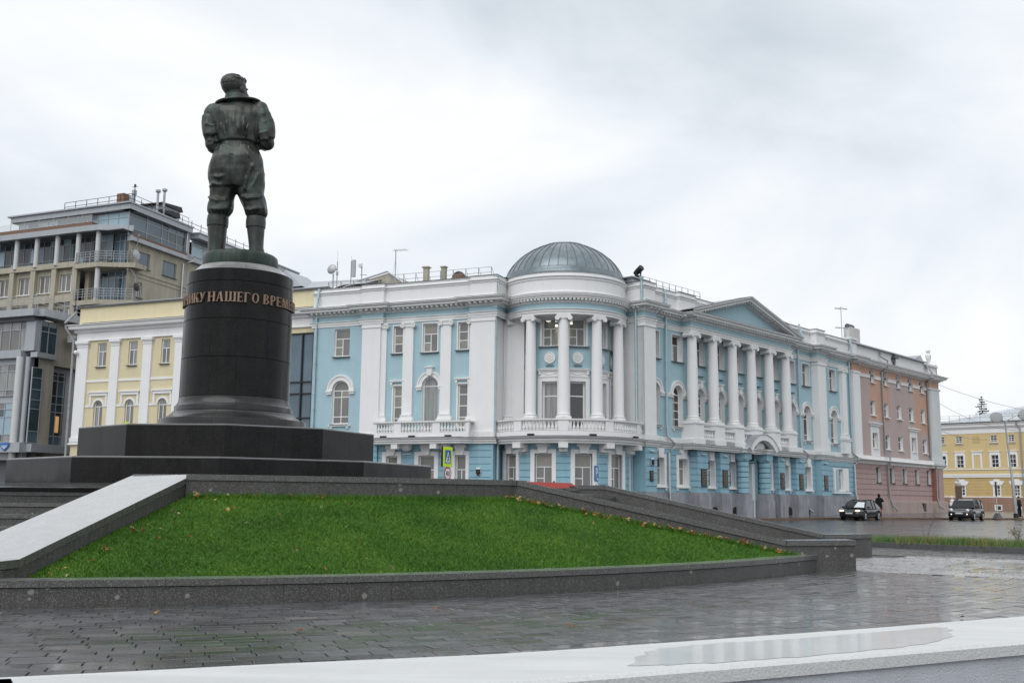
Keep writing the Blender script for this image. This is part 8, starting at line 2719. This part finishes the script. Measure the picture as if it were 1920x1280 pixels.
        MB().box((sx * hw_ * .80 - .09, .485 * L, zb * .75), (sx * hw_ * .80 + .09, .50 * L, zb * .98)).build('tail_light', SIGNR, r_)
        MB().tube([(sx * (hw_ + .005), -.12 * L, zb * .86), (sx * (hw_ + .005), -.02 * L, zb * .87)], .015, 4).build('door_handle', paint, r_)
    MB().box((-hw_ * .5, -.502 * L, zb * .70), (hw_ * .5, -.49 * L, zb * .76)).box((-hw_ * .45, -.501 * L, zb * .80), (hw_ * .45, -.49 * L, zb * .82)).build('grille_trim', CHROME, r_)
    MB().box((-hw_ * .72, -.496 * L, zb * .36), (hw_ * .72, -.47 * L, zb * .40)).tube([(-hw_ * .72, -.485 * L, zb * .38), (-hw_ * .86, -.46 * L, zb * .5)], .02, 4).tube([(hw_ * .72, -.485 * L, zb * .38), (hw_ * .86, -.46 * L, zb * .5)], .02, 4).build('bumper_trim', CHROME, r_)
    MB().box((-.26, -.512 * L, zb * .53), (.26, -.50 * L, zb * .65)).build('number_plate', PLATE, r_)
    MB().quad((-.05 * hw_, -.262 * L, zb + .06), (.82 * hw_, -.262 * L, zb + .05), (.70 * hw_, -.16 * L, zb + (H - zb) * .70), (.1 * hw_, -.155 * L, zb + (H - zb) * .74)).build('windscreen_sunshade', mat('silver_sunshade', (.72, .74, .78), .25, .1, 6), r_) if not boxy else None
    return r_
car('parked_crossover', 'black crossover with one silver windscreen patch parked at the far kerb near the pink building', 26.15, 76.8, R(-40), 4.35, 1.76, 1.5, CARB, False, 1)
car('dark_suv', 'dark boxy off-road car with round fog lights in front of the ochre building', 35.75, 80.6, R(-38), 4.25, 1.80, 1.62, CARB, True, 1)
# red van behind the wall
van = thing('red_van', 'red van roof showing above the sloping wall in front of the rotunda', 'van', (1.6, 48, gh(2, 48)), R(0))
vm = MB().slab_y([(-2.4, .35), (1.55, .35), (2.0, .6), (1.95, 1.15), (1.72, 1.4), (1.42, 2.02), (1.2, 2.16), (-2.2, 2.24), (-2.4, 2.1)], -.85, .85)
vm.build('body', CARR, van, 20)
MB().slab_y([(1.30, 1.45), (1.66, 1.45), (1.44, 1.98), (1.12, 2.05), (1.1, 1.5)], -.862, .862).build('windscreen', CGLASS, van)
MB().box((-2.1, -.865, 1.35), (-.2, .865, 1.95)).build('windows', CGLASS, van)
MB().box((-1.9, -.7, 2.2), (-1.85, .7, 2.27)).box((.4, -.7, 2.15), (.45, .7, 2.25)).build('roof_bars', DARK, van)
for wx in (-1.5, 1.2):
    for sy in (-1, 1):
        MB().lathe([(.2, -.1), (.33, -.1), (.33, .1), (.2, .1)], 18, M=T3(wx, sy * .8, .33) @ Matrix.Rotation(PI / 2, 4, 'X')).build('wheel', RUBBER, van, 30)

# ------------------------------------------------------------------ signs
def crossing_sign(x, y, rz, z, lab, with40=True, s_=1.0, zbot=0):
    r_ = thing('crossing_sign', lab, 'road sign', (x, y, zbot), rz)
    MB().tube([(0, .05, 0), (0, .05, z + .9)], .035, 8).build('pole', ZINCP, r_, 40)
    MB().box((-.40, -.06, z), (.40, .06, z + 1.0)).build('backing_panel', SIGNY, r_)
    MB().box((-.42, -.03, z - .02), (-.40, .08, z + 1.02)).build('side_edge', DARK, r_)
    b = MB().box((-.27, -.066, z + .16), (.27, -.06, z + .84)).build('blue_plate', SIGNB, r_)
    MB().slab_y([(-.22, z + .24), (.22, z + .24), (0, z + .76)], -.070, -.066).build('white_triangle', SIGNW, b)
    MB().slab_y([(-.03, z + .28), (-.10, z + .28), (-.02, z + .44), (-.04, z + .54), (.04, z + .54), (.04, z + .44), (.12, z + .28), (.05, z + .28), (.01, z + .40)], -.074, -.070).box((-.08, -.073, z + .47), (.08, -.070, z + .50)).build('walking_figure', SIGNK, b)
    MB().lathe([(.001, 0), (.035, 0), (.035, .004), (.001, .004)], 10, caps=False, M=T3(0, -.070, z + .585) @ Matrix.Rotation(PI / 2, 4, 'X')).build('figure_head', SIGNK, b)
    for k_ in range(4):
        MB().box((-.2 + k_ * .11, -.073, z + .18), (-.14 + k_ * .11, -.066, z + .215)).build('zebra_stripe', SIGNW, b)
    if with40:
        M = T3(0, -.05, z - .34) @ Matrix.Rotation(PI / 2, 4, 'X')
        MB().lathe([(.001, 0), (.33, 0), (.33, .012), (.001, .012)], 32, caps=False, M=M).build('red_ring', SIGNR, r_)
        MB().lathe([(.001, .012), (.255, .012), (.255, .016), (.001, .016)], 32, caps=False, M=M).build('white_disc', SIGNW, r_)
        d4 = MB().slab_y([(-.17, -.04), (-.12, -.04), (-.05, .13), (-.11, .13)], -.07, -.066).box((-.17, -.071, -.05), (-.01, -.066, -.01)).box((-.065, -.072, -.13), (-.025, -.066, .13))
        for k_ in range(14):
            t0, t1 = 2 * PI * k_ / 14, 2 * PI * (k_ + 1) / 14
            d4.slab_y([(.10 + .075 * math.cos(t0), .13 * math.sin(t0)), (.10 + .075 * math.cos(t1), .13 * math.sin(t1)), (.10 + .038 * math.cos(t1), .09 * math.sin(t1)), (.10 + .038 * math.cos(t0), .09 * math.sin(t0))], -.071, -.066)
        mk('numeral', d4.mesh('numeral'), SIGNK, r_, False, T3(0, 0, z - .34))
    return r_
crossing_sign(-3.22, 51.5, R(60), 2.98, 'pedestrian crossing sign with yellow border above a round 40 speed limit sign')
crossing_sign(-20.45, 54, R(-62), 4.25, 'yellow-edged sign top just showing over the black plinth on the left', False)
pk = thing('parking_sign', 'blue parking sign above a small white plate in front of the rotunda', 'road sign', (4.18, 50, 0), R(68))
MB().tube([(0, .05, 0), (0, .05, 3.0)], .032, 8).build('pole', ZINCP, pk, 40)
MB().box((-.29, -.02, 2.30), (.29, .02, 3.06)).build('blue_plate', SIGNB, pk)
pm2 = MB().box((-.12, -.028, 2.5), (-.05, -.02, 2.96)).box((-.05, -.027, 2.89), (.06, -.02, 2.96)).box((-.05, -.027, 2.67), (.06, -.02, 2.74)).slab_y([(.05, 2.67), (.13, 2.72), (.15, 2.815), (.13, 2.91), (.05, 2.96), (.05, 2.89), (.075, 2.815), (.05, 2.74)], -.028, -.02).box((.05, -.027, 2.36), (.2, -.02, 2.46))
pm2.build('letter_p', SIGNW, pk)
MB().box((-.29, -.02, 1.9), (.29, .02, 2.22)).build('white_plate', SIGNW, pk)
MB().box((-.08, -.028, 2.05), (.0, -.02, 2.13)).slab_y([(-.02, 1.92), (.26, 1.92), (.26, 2.0), (.16, 2.06), (.06, 2.0)], -.028, -.02).build('tow_symbol', SIGNK, pk)
s3 = thing('edge_on_sign', 'dark sign seen edge-on on a thin pole with a concrete foot', 'road sign', (39.6, 83.6, .3), R(70))
MB().tube([(0, 0, 0), (0, 0, 2.9)], .03, 6).build('pole', ZINCP, s3)
MB().box((-.35, -.04, 1.75), (.35, .04, 2.9)).build('sign_plate', SIGNK, s3)
MB().lathe([(.38, 0), (.16, .38)], 4, M=T3(0, 0, -.0)).build('concrete_foot', KERBG, s3)

# ------------------------------------------------------------------ street lamp
lp = thing('street_lamp', 'tall leaning grey street lamp with two curved arms and round reflectors', 'street lamp', (41.6, 84.6, .3))
MB().tube([(0, 0, 0), (0, 0, .35)], .2, 12).build('lamp_base', DARK, lp, 40)
MB().tube([(0, 0, .3), (-.12, 0, 3.2), (-.14, 0, 3.3), (-.42, 0, 7.9)], [.14, .13, .09, .06], 10).build('pole', PIPEG, lp, 40)
for sx in (-1, 1):
    P_ = [(-.42, 0, 7.8)] + [(-.42 + sx * q * .62, -.06 * q, 7.85 + .75 * math.sin(min(q, 2.2) * .62) - .03 * q) for q in (.15, .4, .8, 1.1, *((1.7, 2.6) if sx > 0 else ()))]
    MB().tube(P_, .04, 6).build('arm', PIPEG, lp, 40)
    e_ = P_[-1]
    MB().lathe([(.001, .14), (.25, .12), (.48, .04), (.5, 0), (.46, .03), (.001, .1)], 24, caps=False, M=T3(e_[0] + sx * .0 - .05, e_[1], e_[2] - .05) @ Matrix.Rotation(R(62), 4, 'X') @ Matrix.Rotation(R(-20), 4, 'Y')).build('reflector', mat('reflector_grey', (.26, .27, .28), .5, .1, 3), lp, 40)

# ------------------------------------------------------------------ bust on a pillar
bu = thing('bust_monument', 'small white bust on a brown stone pillar in front of the ochre building', 'monument', (47.2, 108, .3))
MB().box((-.25, -.25, 0), (.25, .25, 2.95)).box((-.34, -.34, 0), (.34, .34, .4)).build('pillar', mat('brown_granite', (.13, .08, .06), .5, .2, 5), bu)
bb = MB().loft([(0, 0, 2.75, .26, .2), (0, 0, 2.95, .42, .26), (0, 0, 3.15, .44, .27), (0, 0, 3.3, .25, .2), (0, 0, 3.4, .13, .14), (0, -.02, 3.5, .14, .16), (0, -.03, 3.62, .17, .20), (0, 0, 3.78, .16, .19), (0, 0, 3.88, .08, .1)], 18)
bb.build('bust', STAINW, bu, True, M=T3(0, 0, 1.1) @ Matrix.Diagonal((.68, .68, .68, 1)))

# ------------------------------------------------------------------ people
def person(label, x, y, rz, z, h, coat, legs, pose='stand', hood=None, bag=False):
    r_ = thing('person', label, 'person', (x, y, z), rz)
    s_ = h / 1.75
    Bp = [MB().loft([(0, 0, .98, .17, .13), (0, 0, 1.12, .16, .12), (0, -.01, 1.3, .20, .13), (0, 0, 1.42, .20, .11), (0, 0, 1.48, .10, .08), (0, -.01, 1.54, .06, .06)], 18),
          MB().ball((0, -.02, 1.64), (.085, .10, .125)), MB().ball((0, -.115, 1.63), (.018, .02, .03))]
    sp_ = .16 if pose == 'walk' else .03
    for sx in (-1, 1):
        yy_ = sx * sp_
        Bp.append(MB().tube([(sx * .09, 0, 1.0), (sx * .10, -yy_ * .5, .52), (sx * .10, yy_ * .3 - yy_ * .6, .08)], [.095, .065, .045], 10))
        Bp.append(MB().tube([(sx * .10, -yy_ * .3 + .04, .06), (sx * .11, -yy_ * .3 - .14, .04)], [(.045, .05), (.04, .035)], 8))
        if pose == 'bent' and sx < 0:
            Bp.append(MB().tube([(sx * .19, 0, 1.40), (sx * .34, .02, 1.18), (sx * .16, -.18, 1.16)], [.062, .05, .036], 8))
        else:
            Bp.append(MB().tube([(sx * .19, 0, 1.40), (sx * .25, .02 + yy_ * .5, 1.15), (sx * .23, -.06 + yy_, .90)], [.062, .05, .036], 8))
        hx, hy, hz = (sx * .14, -.2, 1.16) if (pose == 'bent' and sx < 0) else (sx * .23, -.07 + yy_, .86)
        Bp.append(MB().ball((hx, hy, hz), (.03, .04, .05)))
        for f_ in range(4):
            Bp.append(MB().tube([(hx + (f_ - 1.5) * .014, hy - .01, hz - .03), (hx + (f_ - 1.5) * .016, hy - .03, hz - .085)], [.009, .007], 5))
        Bp.append(MB().tube([(hx, hy - .02, hz), (hx - sx * .03, hy - .05, hz - .04)], [.011, .008], 5))
    me = remesh(Bp, .017, 1)
    me.transform(Matrix.Scale(s_, 4))
    mk('body', me, SKIN, r_)
    Cp = [MB().loft([(0, .0, .52 if coat[1] else .9, .25, .19), (0, 0, .95, .22, .17), (0, 0, 1.12, .20, .155), (0, -.01, 1.3, .235, .165), (0, 0, 1.42, .225, .14), (0, 0, 1.50, .12, .10)], 20)]
    for sx in (-1, 1):
        yy_ = sx * sp_
        if pose == 'bent' and sx < 0:
            Cp.append(MB().tube([(sx * .18, 0, 1.42), (sx * .36, .03, 1.17), (sx * .18, -.15, 1.16)], [.085, .08, .065], 10))
        else:
            Cp.append(MB().tube([(sx * .18, 0, 1.42), (sx * .27, .02 + yy_ * .5, 1.15), (sx * .24, -.05 + yy_, .93)], [.085, .08, .065], 10))
    if hood:
        Cp.append(MB().ball((0, .02, 1.66), (.125, .13, .155)))
    c_me = remesh(Cp, .02, 2)
    c_me.transform(Matrix.Scale(s_, 4))
    mk('coat', c_me, coat[0], r_)
    if not hood:
        hh = MB().ball((0, .01, 1.68), (.095, .105, .11)).mesh('hair')
        hh.transform(Matrix.Scale(s_, 4))
        mk('hair', hh, mat('dark_hair', (.02, .014, .01), .6), r_, True)
    tr = remesh([MB().tube([(sx * .09, 0, 1.0), (sx * .10, -sx * sp_ * .5, .52), (sx * .10, sx * sp_ * .3 - sx * sp_ * .6, .09)], [.11, .085, .065], 10) for sx in (-1, 1)] + [MB().tube([(sx * .10, -sx * sp_ * .3 + .05, .05), (sx * .11, -sx * sp_ * .3 - .16, .045)], [(.055, .05), (.045, .04)], 8) for sx in (-1, 1)], .018, 1)
    tr.transform(Matrix.Scale(s_, 4))
    mk('trousers', tr, legs, r_)
    if bag:
        mk('handbag', MB().box((.2, -.12, .72), (.3, .12, .98)).mesh('handbag'), SIGNK, r_)
    return r_
person('person in a long black hooded coat, hand on hip, standing by the pink building', 30.6, 85.2, R(150), .36, 1.74, (CLB, True), CLB, 'bent', True, True)
person('person in a puffy white hooded coat behind the dark off-road car', 38.1, 88.5, R(20), .34, 1.66, (CLW, True), CLD, 'stand', True)
person('person with dark hair in a dark jacket beside the person in white', 39.2, 88.8, R(10), .22, 1.62, (CLD, False), CLD, 'stand')
person('person in a dark jacket walking at the right frame edge past the lamp', 42.9, 86.6, R(60), .34, 1.72, (CLD, False), CLB, 'walk')

# ------------------------------------------------------------------ overhead wires
wires = thing('overhead_wires', 'thin overhead wires running from the pink building across to the ochre one', 'wires', (44, 100, 10))
def wire(a, b, sag, r_=.018):
    a, b = Vector(a) - Vector((44, 100, 10)), Vector(b) - Vector((44, 100, 10))
    P_ = [a.lerp(b, k_ / 14) - Vector((0, 0, sag * 4 * (k_ / 14) * (1 - k_ / 14))) for k_ in range(15)]
    MB().tube(P_, r_, 4).build('wire', DARK, wires)
wire((42.4, 100.8, 11.4), (64, 128, 10.6), .7)
wire((42.4, 100.8, 13.2), (70, 128, 12.6), .6)
wire((42.4, 100.8, 8.6), (60, 128, 9.4), .3)
